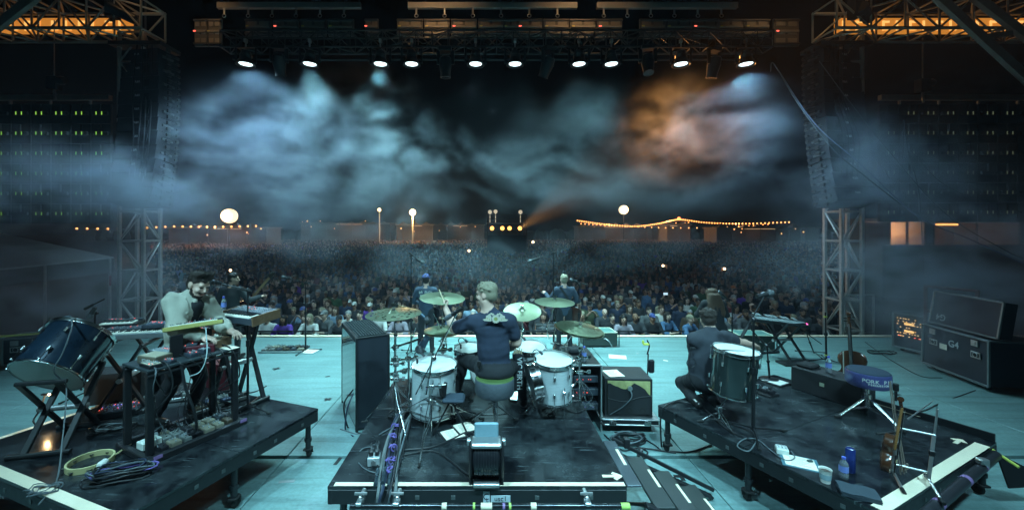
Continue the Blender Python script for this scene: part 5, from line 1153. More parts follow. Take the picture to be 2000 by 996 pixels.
pedals('tangle of foot controllers under the right synthesizer stand', G(425, 790, RZ), R(55), .55, .26, 8, 12)
gear('black amplifier head with pale lettering behind the crossed stand', G(258, 772, RZ) + V((0, .25, .0)), R(12), (.55, .28, .26), blackp, steel, None, 0, name='amplifier', cat='amplifier', text='G13')
gear('dark red keyboard case standing under the keyboards', G(405, 765, RZ) + V((0, .2, 0)), R(-20), (.55, .2, .34), mat('dark_red_case', (.08, .012, .018), .35), None, None, 0, name='equipment_case', cat='case')
# crossed stand with the big dark blue drum
dc = P(128, 692, 4.25)
ax = V((-.02, .74, .67)).normalized(); R0, hd_ = .30, .50
e = zframe((0, 0, 0), ax).to_euler()
bd = drum('big dark blue bass drum lying tilted on a crossed stand', dc - ax * hd_ * .5, R0, hd_, bluesh, tuple(e), 8, 0, cream, rods=True)
for ch in bd.children:
    if ch.name.startswith('lug'): ch.scale = (1.05, 1.05, 1)
xs_c = V((P(120, 900, 4.1).x, 4.12, RZ)); xstand('black crossed stand holding the big blue drum', xs_c, R(-76), .30, .70, .30)
m_ = cable('microphone cable hanging over the big blue drum', [P(138, 618, 4.3), P(140, 640, 4.05), P(122, 690, 3.9), P(105, 722, 3.85), P(120, 742, 3.9), P(130, 760, 3.92), P(122, 860, 3.7), G(110, 940, RZ), G(75, 985, RZ)], .006, cableg, 60)
gear('tiny blue clip microphone on the rim of the blue drum', P(132, 622, 4.3), R(30), (.05, .05, .03), mat('blue_grey_mic', (.05, .08, .11), .35, .5), name='clip_microphone', cat='microphone')
# tambourine, mallet, cables, floor lamp
tb = thing('tambourine', 'pale wooden tambourine lying on the riser', 'tambourine', G(177, 906, RZ), R(20)); wf = mat('pale_maple', (.50, .44, .22), .5, var=.2)
m = MB(); m.lathe([(.155, 0), (.17, 0), (.17, .05), (.155, .05)], 40, 0, closed=True); m.build('frame', wf, tb)
for k in range(8):
    a = 2 * PI * (k + .5) / 8; m = MB(); m.lathe([(.001, -.003), (.022, -.004), (.022, .004), (.001, .003)], 12, 0, TR((.167 * math.cos(a), .167 * math.sin(a), .025)), cap=False); m.box((.1705 * math.cos(a), .1705 * math.sin(a), .025), (.05, .004, .014), 0, None, ch=0) if False else None; m.build('jingle', hoopm, tb)
ml = thing('mallet', 'drum mallet with white felt head beside the tambourine', 'mallet', G(200, 912, RZ)); a = V((0, 0, .032)); b_ = G(256, 872, RZ) - ml.location + V((0, 0, .03))
m = MB(); m.tube(a, b_, .010, .008, n=8); m.build('handle', wf, ml); m = MB(); d_ = (b_ - a).normalized(); m.lathe([(.001, -.045), (.022, -.042), (.032, -.02), (.032, .03), (.024, .045), (.001, .047)], 16, 0, zframe(a, b_), cap=False); m.build('felt_head', mat('white_felt', (.72, .72, .66), .95, bump=.4), ml)
def coil(label, c_, rx, ry, n, seed, mts, rz=0., tail=None, rr=.007, hh=.05, name='cable_coil'):
    t = thing(name, label, 'cable', c_, rz); rg = random.Random(seed)
    for k in range(n):
        ax_, ay = rx * rg.uniform(.6, 1.05), ry * rg.uniform(.55, 1.05); ox, oy = rg.uniform(-.03, .03), rg.uniform(-.02, .02); z = .008 + hh * k / n; ph = rg.uniform(0, 6.3)
        m = MB(); m.path([(ox + ax_ * math.cos(2 * PI * i / 22) + .012 * math.sin(i * 1.3 + ph), oy + ay * math.sin(2 * PI * i / 22), z + .012 * math.sin(i * .9 + ph) + .012) for i in range(22)], rr * rg.uniform(.8, 1.15), 6, closed=True); m.build('loop', mts[k % len(mts)], t)
    if tail: m = MB(); m.path(bez([V(q) - V(c_) for q in tail], 16), rr, 6); m.build('tail', mts[0], t); bpy.context.view_layer.update() if False else None
    return t
coil('tangled heap of black and violet cables near the riser edge', G(236, 934, RZ), .24, .09, 17, 2, [cablem, cablem, cableg, cablem, mat('navy_cable', (.03, .04, .07), .45), cablev], R(20), hh=.09)
coil('loose coil of thin cable at the left end of the riser', G(82, 962, RZ), .11, .08, 5, 5, [cableg], R(10), rr=.005, hh=.02)
m = MB(); m.tube(G(285, 922, RZ) + V((0, 0, .02)), G(300, 908, RZ) + V((0, 0, .03)), .016, n=8); tag(m.build('cable_connector', mat('teal_connector', (.06, .16, .18), .4, .4)), 'teal cable connector lying right of the cable heap', 'connector')
cable('black cable along the near edge of the keyboard desk', [on_desk(.28, .0, -.02), on_desk(.30, -.03, -.25), on_desk(.36, -.06, -.5), on_desk(.40, -.02, -.72), on_desk(.36, .1, -.8)], .014)
cable('thin white cable looping below the raised yellow synthesizer', [P(402, 640, 4.1), P(404, 690, 4.0), P(392, 724, 3.98), P(370, 735, 4.0)], .005, mat('white_cable', (.4, .5, .5), .5))
cable('thin cable hanging from the desk to the mixer', [on_desk(.12, .1, .05), on_desk(.05, -.03, -.08), P(318, 762, 4.1), P(325, 772, 4.3), P(345, 752, 4.4)], .005, cableg)
for i, (a, b_) in enumerate((((380, 812), (470, 800)), ((395, 800), (500, 790)), ((400, 775), (520, 758)))):
    cable(f'black lead snaking under the right synthesizer, {nth[i]} from the front', dk(*[(a[0] + (b_[0] - a[0]) * f, a[1] + (b_[1] - a[1]) * f + 6 * math.sin(f * 8 + i)) for f in (0, .2, .4, .6, .8, 1)]), .009)
fl_ = thing('work_light', 'tiny warm clip light glowing beside the crossed drum stand', 'light', P(96, 770, 4.55)); m = MB(); m.box((-.05, 0, 0), (.07, .03, .02)); m.build('clip', blackp, fl_)
m = MB(); m.ball((.0, 0, 0), .012, 8); m.build('bulb', mat('warm_bulb', (.9, .7, .4), .4, var=0, emis=(1, .62, .28), estr=14), fl_); ld = bpy.data.lights.new('bulb_light', 'POINT'); ld.energy = 1.3; ld.color = (1, .66, .3); ld.shadow_soft_size = .02; lo = bpy.data.objects.new('bulb_light', ld); put(lo, fl_); lo.location = (0, -.02, -.04)
m = MB(); m.path(bez([P(88, 770, 4.55), P(78, 800, 4.5), P(65, 822, 4.45), G(80, 835, RZ)], 12), .008, 6); tag(m.build('clip_light_arm', cablem), 'bent black arm carrying the tiny clip light', 'arm')
# microphones of the keyboard player
kb_ = V((P(484, 800, 4.83).x, 4.83, RZ)); mic_stand('slim black microphone stand right of the keyboard player', kb_, V((kb_.x, 4.83, P(484, 566, 4.83).z)), boom=(P(488, 568, 4.83), P(425, 552, 4.7)), yaw=R(-20), spread=.34)
mic('black microphone at the keyboard player\'s mouth', P(434, 553, 4.72), P(412, 550, 4.66), .024)
mic_stand('short boom stand with microphone over the left keyboards', V((P(180, 700, 5.3).x, 5.3, RZ)), P(186, 612, 5.3), boom=(P(168, 602, 5.3), P(204, 584, 5.3)), yaw=R(15))
mic('microphone with green band over the left keyboards', P(186, 600, 5.25), P(173, 622, 5.2), .03)
bottle('blue-capped water bottle standing behind the wooden-cheeked synthesizer', P(437, 609, 5.15), .2, .03)
# more clutter on and under the desk
rk_ = random.Random(77)
spots = ['left end', 'left quarter', 'middle', 'right quarter', 'right end', 'far edge', 'near edge', 'tray corner']
for i, sp in enumerate(spots):
    x = .06 + .1 * i; a = on_desk(x, .05 + .3 * rk_.random(), .03); b_ = on_desk(x + rk_.uniform(-.1, .12), -.03, -.12 - .2 * rk_.random()); c_ = on_desk(x + rk_.uniform(-.15, .2), .12, -.70)
    cable(f'thin lead dropping from the {sp} of the keyboard desk to the pedals', [a, on_desk(x, -.015, .0), b_, a.lerp(c_, .7) + V((.03, -.05, 0)), c_], rk_.choice([.004, .006, .008]), rk_.choice([cablem, cableg, cablem]), 24)
for i, (x, y, w, dp, hh, lab) in enumerate(((.44, .12, .12, .1, .04, 'left of the sand-coloured synthesizer'), (.56, .13, .1, .1, .05, 'in front of the yellow synthesizer uprights'), (.22, .1, .1, .08, .03, 'before the brown box'), (.5, .4, .2, .12, .06, 'behind the uprights'))):
    gear(f'small dark effects unit on the desk {lab}', on_desk(x, y), RD - R(90) + R(10 * i), (w, dp, hh), synthp, mat('grey_panel', (.25, .29, .3), .5) if i % 2 else None, (4, 2), 2)
pedals('low row of foot pedals beside the tambourine end of the desk', G(330, 852, RZ), RD, .3, .16, 4, 41, base=False)
gear('black subwoofer box standing under the left keyboards', V((P(230, 760, 5.1).x, 5.15, RZ)), R(14), (.6, .34, .38), mat('black_tolex', (.014, .015, .017), .6, bump=.5, bscale=250), None, None, 0, name='subwoofer', cat='speaker')
coil('heap of black leads under the long lower keyboard', G(215, 842, RZ), .2, .1, 9, 15, [cablem, cableg, cablem], R(25), hh=.05)
coil('heap of black leads between the right synthesizer stand legs', G(440, 800, RZ), .16, .09, 7, 16, [cablem, cablem, cableg], R(-15), hh=.04)
# ---------------------------------------------------------------- right riser and stage floor on the right
td = P(1429, 766, 4.55)
tt = drum('tall single drum with smoked shell in front of the crouching percussionist', td, .225, .50, mat('smoked_black_shell', (.02, .03, .03), .12, .1, coat=.6), (R(3), R(4), 0), 6, 0)
lg = stand('chrome leg stand holding the tall single drum', td - V((0, 0, .02)), V((P(1400, 800, 4.5).x, 4.45, RZ)), yaw=R(-80), spread=.2, leg_h=.15, clamps=0, name='drum_stand')
m = MB(); a = P(1414, 681, 4.5); m.tube(P(1405, 683, 4.45), P(1455, 686, 4.5), .008, n=7); tag(m.build('drum_stick', mat('dark_stick', (.05, .04, .035), .5)), 'dark drum stick resting on the tall single drum', 'drum stick')
b1 = G(1471, 846, RZ); mic_stand('black boom stand with spreading legs beside the tall drum', b1, P(1472, 625, b1.y), boom=(P(1450, 655, b1.y), P(1492, 580, b1.y + .15)), yaw=R(5), spread=.36, r=.013)
mic('black studio microphone atop the boom stand beside the tall drum', P(1478, 580, b1.y + .18), P(1510, 571, b1.y + .22), .034)
b2 = G(1503, 742, RZ); mic_stand('short black stand behind the music tablet', b2, P(1498, 676, b2.y), boom=(P(1490, 668, b2.y), P(1466, 642, b2.y)), round_base=True)
tb_ = thing('music_tablet', 'pale tablet lying in front of the short black stand', 'tablet', G(1520, 749, RZ), math.atan2(uR.y, uR.x) + R(90)); m = MB(); m.box((0, 0, .01), (.26, .2, .02)); m.build('case', blackp, tb_); m = MB(); m.box((0, 0, .0215), (.22, .16, .002), ch=0); m.build('screen', mat('pale_screen', (.55, .62, .6), .3, var=.25, scale=30, emis=(.7, .9, 1), estr=.12), tb_)
pedals('slanted black pedal unit next to the music tablet', G(1487, 766, RZ), math.atan2(uR.y, uR.x), .34, .2, 4, 21, base=False)
ra = math.atan2(uR.y, uR.x)
ab = thing('bass_amplifier', 'long black amplifier box lying on the far corner of the right riser', 'amplifier', V((4.16, 5.5, RZ)), ra)
m = MB(); m.box((.38, .18, .15), (.76, .36, .30)); m.build('cabinet', mat('black_tolex', (.014, .015, .017), .6, bump=.5, bscale=250), ab)
m = MB(); m.box((.36, -.004, .17), (.05, .004, .045), ch=0); m.build('badge', mat('pale_badge', (.4, .42, .3), .5), ab)
for x in (.03, .2, .38, .56, .73):
    for z in (.03, .27): m = MB(); m.lathe([(.001, -.004), (.008, -.003), (.008, 0)], 8, 0, TR((x, -.001, z), R(90)), cap=False); m.build('screw', chrome, ab)
m = MB(); m.box((.12, .17, .33), (.2, .22, .05), ch=.02); tag(m.build('folded_cloth', cloth('black_cloth', (.012, .012, .014)), loc=None), 'folded black cloth on the long amplifier box', 'cloth'); o_ = bpy.data.objects['folded_cloth']; o_.location = V((4.16, 5.5, RZ + .301)) + V((.12 * math.cos(ra) - .17 * math.sin(ra), .12 * math.sin(ra) + .17 * math.cos(ra), 0)); o_.rotation_euler = (0, 0, ra)
bottle('water bottle with blue label on the long amplifier box', V((4.16, 5.5, RZ + .30)) + V((.36 * math.cos(ra) - .16 * math.sin(ra), .36 * math.sin(ra) + .16 * math.cos(ra), 0)), .22, .034)
t, sd, z = throne('round drum stool with purple sparkle side standing on the right riser', 1695, 722, 4.57, .20, .6, mat('dark_blue_velvet', (.02, .035, .06), .8, bump=.2), mat('purple_sparkle', (.09, .10, .28), .35, .3, var=.3, scale=80, coat=.5), thick=.17, yaw=R(-70))
wp = mat('white_print', (.6, .65, .65), .6)
aim = math.atan2(-1, .22)
for txt, zz, sz in (('PORK PIE', -.075, .055), ('PERCUSSION', -.11, .028)):
    for i, chx in enumerate(txt):
        if chx == ' ': continue
        a = R(-106) + (i - (len(txt) - 1) / 2) * sz * .68 / .2
        lettering(chx, sz, wp, sd, TR((.202 * math.cos(a), .202 * math.sin(a), z + zz)) @ Euler((R(90), 0, a + R(90))).to_matrix().to_4x4(), ext=.0008, bold=.0008)
# cello leaning behind the stool, rod, tripod
cw = mat('dark_red_varnish', (.06, .024, .012), .22, var=.35, scale=3, coat=.6); eb = mat('ebony', (.012, .011, .011), .35)
def fiddle(name, label, cat, c_, rot, L, tail=True):
    t = thing(name, label, cat, c_, rot=rot); s = L
    half = [(.0, 0), (.09, .0), (.155, .02), (.185, .07), (.188, .13), (.17, .185), (.125, .215), (.112, .25), (.118, .29), (.145, .325), (.15, .37), (.135, .425), (.09, .47), (.04, .485)]
    poly = [(x * s, y * s) for x, y in half] + [(-x * s, y * s) for x, y in half[::-1]][:-1]
    m = MB(); n = len(poly); th = .05 * s
    rings = [(-th, .93), (-th * .8, 1), (th * .8, 1), (th, .93), (th * 1.35, .5)]
    cx, cy = 0, .24 * s; vs = [(cx + (x - cx) * f, y_, cy + (y - cy) * f) for y_, f in rings for x, y in poly]; fs = [(r * n + i, r * n + (i + 1) % n, (r + 1) * n + (i + 1) % n, (r + 1) * n + i) for r in range(4) for i in range(n)] + [tuple(range(n))[::-1], tuple(4 * n + i for i in range(n))]
    m.add(vs, fs); m.build('body', cw, t, ang=50)
    m = MB(); m.bar((0, -.055 * s, .30 * s), (0, -.075 * s, .86 * s), .035 * s, .03 * s); m.build('neck', cw if s > .8 else mat('maple_varnish', (.22, .11, .04), .3, coat=.5), t)
    m = MB(); m.bar((0, -.085 * s, .22 * s), (0, -.095 * s, .80 * s), .042 * s, .012 * s); m.build('fingerboard', eb, t)
    m = MB(); m.bar((0, -.07 * s, .86 * s), (0, -.05 * s, .95 * s), .03 * s, .035 * s); m.lathe([(.001, -.022 * s), (.035 * s, -.022 * s), (.035 * s, .022 * s), (.001, .022 * s)], 14, 0, TR((0, -.055 * s, .965 * s), 0, R(90), 0), cap=False); sc = m.build('scroll', cw, t)
    for k, sx in enumerate((-1, 1, -1, 1)): m = MB(); m.tube((0, -.065 * s, (.875 + .018 * k) * s), (sx * .055 * s, -.065 * s, (.875 + .018 * k) * s), .006 * s, .010 * s, n=6); m.build('peg', eb, sc)
    m = MB(); m.box((0, -.085 * s, .17 * s), (.075 * s, .008 * s, .04 * s)); m.build('bridge', wf, t); m = MB(); m.prism([(-.012 * s, .02 * s), (.012 * s, .02 * s), (.022 * s, .15 * s), (-.022 * s, .15 * s)], .07 * s, .085 * s, 0, TR((0, 0, 0), R(90))); m.build('tailpiece', eb, t)
    m = MB()
    for k in range(4): m.tube((-.012 * s + .008 * s * k, -.092 * s, .14 * s), (-.008 * s + .005 * s * k, -.106 * s, .84 * s), .0012 * s + .0004, n=4)
    m.build('strings', steel, t)['kind'] = 'stuff'
    for sx in (-1, 1): m = MB(); m.path(bez([(sx * .07 * s, -.068 * s, .14 * s), (sx * .055 * s, -.07 * s, .19 * s), (sx * .05 * s, -.069 * s, .24 * s)], 6), .004 * s, 5); m.build('sound_hole', eb, t)
    if s > 1: m = MB(); m.tube((0, 0, 0), (0, 0, -.16), .006, n=6); m.build('end_pin', steel, t)
    return t
fiddle('cello', 'dark red cello leaning on its side behind the drum stool', 'cello', G(1668, 772) + V((.0, 0, .12)), (R(-10), R(-4), R(-50)), 1.24)
m = MB(); m.tube(G(1655, 776, RZ) + V((0, .05, 0)), P(1647, 686, 5.2), .006, n=6); tag(m.build('thin_rod', mat('pale_rod', (.5, .5, .42), .4)), 'thin pale rod standing upright in front of the cello', 'rod')
mic_stand('tripod stand with yellow tape near the right truss tower', G(1614, 706), P(1612, 610, G(1614, 706).y), yaw=R(-60), spread=.42, tape=(.12, .9), r=.015, name='tripod_stand')
# violin in its stand with the bows
vb = G(1748, 930, RZ); rv = R(-35)
vs_ = thing('violin_stand', 'steel folding stand holding the violin and bows', 'stand', vb, rv)
for x in (-.02, .20):
    m = MB(); m.bar((x, -.02, .05), (x + .06, .10, .40), .024, .014); m.bar((x + .06, .10, .38), (x + .09, .14, .62), .014, .010); m.build('upright', steel, vs_); m = MB(); m.box((x + .035, .05, .26), (.04, .035, .05)); m.build('knob', blackp, vs_)
    for sg in (-1, 1): m = MB(); m.tube((x, 0, .06), (x + .02, sg * .20 - .06, .015), .011, n=8); ll = m.build('foot', steel, vs_); m = MB(); m.tube((x + .018, sg * .18 - .055, .018), (x + .022, sg * .23 - .068, .013), .014, n=8); m.build('rubber_tip', rubber, ll)
for xx, yy, zz in ((-.02, .02, .10), (.03, .10, .40)): m = MB(); m.bar((xx, yy, zz), (xx + .24, yy, zz), .014, .014); m.build('cross_bar', steel, vs_)
m = MB(); m.tube((-.12, .0, .34), (.06, .08, .38), .009, n=8); m.build('cradle', rubber, vs_)
fiddle('violin', 'brown violin hanging in its steel stand near the riser corner', 'violin', vb + V((-.10, -.02, .06)), (R(4), R(14), R(40)), .66)
for i, (dx, dy) in enumerate(((.03, .04), (.07, .05), (.11, .07))):
    m = MB(); a = vb + V((dx, dy - .06, .03)); b_ = vb + V((dx + .06 - .02 * i, dy + .10, .78)); m.tube(a, b_, .005, .0035, n=6); m.box(a + V((0, -.008, .06)), (.012, .014, .05)); tag(m.build('violin_bow', mat('bow_wood', (.20, .16, .13), .35)), f'violin bow standing upright in the violin stand, {nth[i]} from the violin', 'bow')
m = MB(); m.box(vb + V((.13, .12, .74)), (.035, .035, .07)); m.box(vb + V((.13, .12, .66)), (.018, .018, .09)); tag(m.build('bow_clamp', blackp), 'black clamp gripping the tips of the violin bows', 'clamp')
a = P(1822, 783, 3.95); m = MB(); m.tube(vb + V((.24, .12, .45)), a, .007, .005, n=6); tag(m.build('thin_mast', steel), 'thin steel mast rising right of the violin stand', 'mast')
# small things on the near edge of the riser
cup('white paper cup with pale blue sleeve on the right riser', G(1612, 941, RZ), .048, .115, whitep, mat('coffee', (.05, .03, .02), .3), mat('pale_blue_sleeve', (.30, .42, .46), .7))
bottle('clear water bottle with violet cap beside the blue can', G(1648, 933, RZ), .19, .034, capc=(.22, .14, .5))
cn = thing('drinks_can', 'tall blue can standing behind the clear bottle', 'can', G(1661, 921, RZ)); m = MB(); m.lathe([(.001, 0), (.030, 0), (.036, .01), (.036, .2), (.032, .212), (.031, .206), (.001, .206)], 24, 0, cap=False); m.build('body', mat('blue_can', (.03, .06, .28), .3, .5), cn); m = MB(); m.lathe([(.0325, .2125), (.031, .214), (.030, .2125)], 24, 0, closed=True); m.build('rim', steel, cn)
tw = thing('towel', 'folded dark blue towel on the near edge of the right riser', 'towel', G(1676, 966, RZ), R(-28))
for k in range(3):
    m = MB(); W_, D_ = .25, .17; nx = 10; vs = []; zb = .004 + .013 * k
    for dz in (0, .011): vs += [(-W_ / 2 + W_ * i / nx + .002 * math.sin(j + k * 2), -D_ / 2 + D_ * j / 6 + .002 * math.sin(i * .8 + k), zb + dz + .003 * math.sin(i * 1.1 + j * .7 + k)) for j in range(7) for i in range(nx + 1)]
    n1 = (nx + 1); o = 7 * n1; fs = []
    for j in range(6):
        for i in range(nx): q = (j * n1 + i, j * n1 + i + 1, (j + 1) * n1 + i + 1, (j + 1) * n1 + i); fs += [tuple(o + v for v in q), q[::-1]]
    rim = [i for i in range(n1)] + [j * n1 + nx for j in range(1, 7)] + [6 * n1 + i for i in range(nx - 1, -1, -1)] + [j * n1 for j in range(5, 0, -1)]
    fs += [(rim[i], rim[(i + 1) % len(rim)], o + rim[(i + 1) % len(rim)], o + rim[i]) for i in range(len(rim))]; m.add(vs, fs); m.build('fold', cloth('dark_towel', (.035, .05, .065)), tw, ang=60)
sheet('setlist sheet on blue backing on the right riser', G(1562, 903, RZ), .24, .2, R(-28), back=mat('teal_card', (.05, .15, .19), .6))
m = MB(); m.box(G(1582, 903, RZ) + V((0, 0, .018)), (.05, .03, .016), ch=.006); tag(m.build('eraser', mat('dark_green_plastic', (.02, .05, .05), .4)), 'small dark tuner lying on the setlist sheet', 'tuner')
gear('white pedal box with knobs beside the setlist sheet', G(1527, 884, RZ), R(-25), (.10, .09, .055), mat('white_plastic', (.62, .66, .6), .4), mat('pale_panel', (.5, .52, .48), .5), (3, 2), 0, name='pedal_box', cat='pedal')
cable('cable from the white pedal box to the boom stand', dk((1545, 882), (1552, 895), (1535, 900), (1505, 880), (1480, 860), (1455, 858), (1440, 872), (1462, 882), (1478, 862)), .006, cableg, 60)
cable('black cable running along the left edge of the right riser', [G(1292, 875) + V((0, 0, .02)), P(1290, 820, 4.95), *dk((1298, 795), (1330, 785), (1375, 800), (1420, 838), (1470, 862))], .010)
cable('black cable from the right riser across the floor to the big case', [P(1738, 808, 4.8) , P(1800, 803, 5.2), G(1830, 790), G(1870, 775), G(1905, 762)], .010)
cable('long looping cable on the floor before the lit rack', [G(1690, 668), G(1720, 690), G(1755, 712), G(1800, 735), G(1840, 738)], .010)
coil('coil of cable on the floor left of the lit rack', G(1722, 690), .30, .2, 2, 9, [cablem], rr=.01, hh=.02)
# amps right of the drum riser
am = thing('amplifier', 'black amplifier with torn yellow back panel on a flight case', 'amplifier', V((1.58, 5.44, .0)), R(-3))
m = MB(); m.box((.32, .26, .46), (.64, .5, .52)); m.build('cabinet', mat('black_tolex', (.014, .015, .017), .6, bump=.5, bscale=250), am)
m = MB(); m.box((.32, .006, .47), (.57, .014, .44), ch=0); m.build('back_panel', mat('worn_yellow_board', (.36, .34, .14), .7, var=.4, scale=12), am)
rg = random.Random(3); pts = [(.035, .25)] + [(.285 * 2 * i / 16 + .035, (.665, .66, .64, .62, .612, .60, .59, .58, .60, .635, .66, .65, .63, .61, .585, .54, .50)[i] + rg.uniform(-.006, .006)) for i in range(17)] + [(.605, .25)]
m = MB(); m.prism(pts[::-1], .0, .012, 0, TR((0, .0, 0), R(90))); m.build('torn_cover', mat('black_cover', (.013, .014, .016), .7), am)
for x in (.14, .32, .5): m = MB(); m.lathe([(.035, .0), (.045, .004), (.045, .012), (.02, .012)], 18, 0, TR((x, -.002, .30), R(90)), cap=False); m.lathe([(.001, .002), (.036, .002)], 18, 0, TR((x, -.002, .30), R(90)), cap=False); m.build('port', rubber, am)
m = MB(); m.lathe([(.001, .02), (.03, .02), (.035, 0)], 14, 0, TR((.33, -.014, .60), R(90)), cap=False); m.build('socket', steel, am)
for k in (0, 1): m = MB(); m.path(bez([(.32 + .02 * k, -.02, .59), (.34, -.06, .5), (.22, -.05, .36), (.06, -.02, .24)], 14), .006, 6); m.build('lead', cableg, am)
m = MB(); m.path(bez([(.03, -.015, .46), (.25, -.02, .42), (.45, -.02, .48), (.62, -.02, .50)], 14), .005, 6); m.build('lead', cablem, am)
fc = thing('flight_case_base', 'shallow flight case with steel latches under the torn amplifier', 'flight case', V((1.55, 5.40, 0)), R(-3))
m = MB(); m.box((.36, .28, .155), (.74, .58, .08)); m.build('panel', black, fc)
for z in (.12, .19): m = MB(); m.box((.36, .28, z), (.755, .595, .018)); m.build('edge', steel, fc)
for x in (.12, .58): m = MB(); m.box((x, -.018, .155), (.09, .012, .07)); m.box((x, -.026, .155), (.05, .01, .03)); m.build('latch', chrome, fc)
m = MB(); m.box((.36, .28, .06), (.58, .45, .10)); m.build('plinth', rubber, fc)
sheet('setlist sheet on top of the torn amplifier', V((1.75, 5.62, .722)), .22, .26, R(8))
rk = thing('equipment_rack', 'open rack case with steel edge beside the drum riser', 'rack', V((1.14, 5.42, .0)), R(0))
m = MB(); m.box((.19, .9, .45), (.40, .02, .86)); m.build('back', black, rk)
for x in (.0, .385): m = MB(); m.box((x, .47, .44), (.02, .86, .88)); m.build('side', black, rk)
m = MB(); m.box((.19, .47, .885), (.42, .9, .025)); m.build('top', black, rk)
for x in (-.012, .392): m = MB(); m.box((x, .03, .44), (.022, .03, .9)); m.build('edge', steel, rk)
m = MB(); m.box((.19, .03, .895), (.42, .03, .022)); m.build('edge', steel, rk)
for z in (.3, .5, .68): m = MB(); m.box((.19, .30, z), (.36, .4, .09)); u = m.build('rack_unit', synthp, rk); leds(u, .05, .3, .09, .099, z, 5, blueled if z < .4 else redled, int(z * 100))
m = MB(); m.path(bez([(.1, .08, .7), (.2, .04, .6), (.28, .06, .45), (.15, .05, .3)], 14), .006, 6); m.build('lead', cableg, rk)
bottle('water bottle with blue cap on the open rack', V((1.34, 5.62, .898)), .21, .033)
m = MB(); m.box((0, 0, .04), (.22, .18, .07), ch=.02); tag(m.build('black_pouch', carpetblk, loc=(1.30, 6.0, .9)), 'black pouch lying on the open rack', 'pouch')
gn = V((P(1262, 800, 5.9).x, 5.9, 0)); mic_stand('upright gooseneck stand with yellow clip behind the torn amplifier', gn, P(1266, 690, 5.9), round_base=True)
m = MB(); m.path(bez([P(1264, 692, 5.9), P(1268, 675, 5.9), P(1264, 664, 5.9)], 8), .010, 7); m.box(P(1272, 715, 5.88), (.09, .05, .2), ch=.02); o_ = tag(m.build('foam_clip', blackp), 'black foam pad clipped to the gooseneck stand', 'pad')
m = MB(); m.box(P(1262, 672, 5.9), (.09, .03, .03)); m.box(P(1256, 668, 5.9), (.03, .03, .05)); tag(m.build('yellow_clip', yellowpipe), 'yellow clip at the tip of the gooseneck stand', 'clip')
coil('coil of black cable on the floor beside the drum riser', G(1228, 862), .22, .13, 9, 6, [cablem, cableg, cablem], R(10), rr=.010, hh=.05)
for i, p in enumerate(([(1200, 845), (1240, 850), (1275, 868), (1290, 880)], [(1240, 870), (1265, 885), (1245, 900), (1262, 895)], [(1180, 850), (1215, 880), (1250, 876), (1320, 886)], [(1300, 882), (1345, 884), (1390, 870)])):
    cable(f'black cable on the floor between the risers, {nth[i]} from the drums', [G(x, y) + V((0, 0, .012)) for x, y in p], .009)
cb = G(1250, 905); m = MB(); m.box(cb + V((0, 0, .06)), (.06, .08, .12), ch=.015); m.box(cb + V((0, -.02, .15)), (.05, .05, .07), ch=.012); tag(m.build('rail_clamp', blackp), 'black clamp on the handrail of the steps', 'clamp')
# perforated speaker cabinet left of the drum riser
sc = thing('speaker_cabinet', 'tall black speaker cabinet with perforated sloping top and glossy side', 'speaker', V((-1.80, 5.43, 0)), math.atan2(.94, -.54))
SL, SW, SH = 1.06, .44, 1.25
m = MB(); m.prism([(0, 0), (SL, 0), (SL, -SW), (0, -SW)][::-1], .03, SH); m.build('cabinet', mat('speaker_black', (.013, .017, .024), .55, var=.3, scale=3), sc, smooth=False)
m = MB(); m.box((SL / 2, .006, SH / 2 + .01), (SL - .05, .008, SH - .1)); m.build('glossy_side', mat('gloss_side', (.02, .03, .035), .08, .2, coat=1), sc)
m = MB(); m.box((SL / 2, -SW / 2, SH + .012), (SL + .02, SW + .02, .02)); m.build('top_frame', black, sc)
m = MB(); nx, ny = 22, 10
for i in range(nx + 1): m.box((.04 + (SL - .08) * i / nx, -SW / 2, SH + .03), (.012, SW - .06, .012), ch=0)
for j in range(ny + 1): m.box((SL / 2, -.03 - (SW - .06) * j / ny, SH + .0305), (SL - .08, .012, .010), ch=0)
m.build('grille', mat('grille_steel', (.06, .075, .08), .35, .6), sc)['kind'] = 'stuff'
for x, y in ((.0, 0), (SL, 0), (0, -SW), (SL, -SW)): m = MB(); m.bar((x, y, 0), (x, y, SH + .02), .03, .03); m.build('corner_trim', black, sc)
for i, p in enumerate(([P(690, 760, 5.5), P(672, 790, 5.5), G(680, 835), G(700, 845), G(730, 850)], [P(690, 768, 5.5), P(678, 800, 5.4), G(675, 840), G(690, 852)], [G(665, 838), G(700, 848), G(722, 842), G(745, 848)])):
    cable(f'dark lead at the foot of the perforated speaker cabinet, {nth[i]} from the left', p, .011, [cablem, mat('navy_cable', (.03, .04, .07), .45), cableg][i])
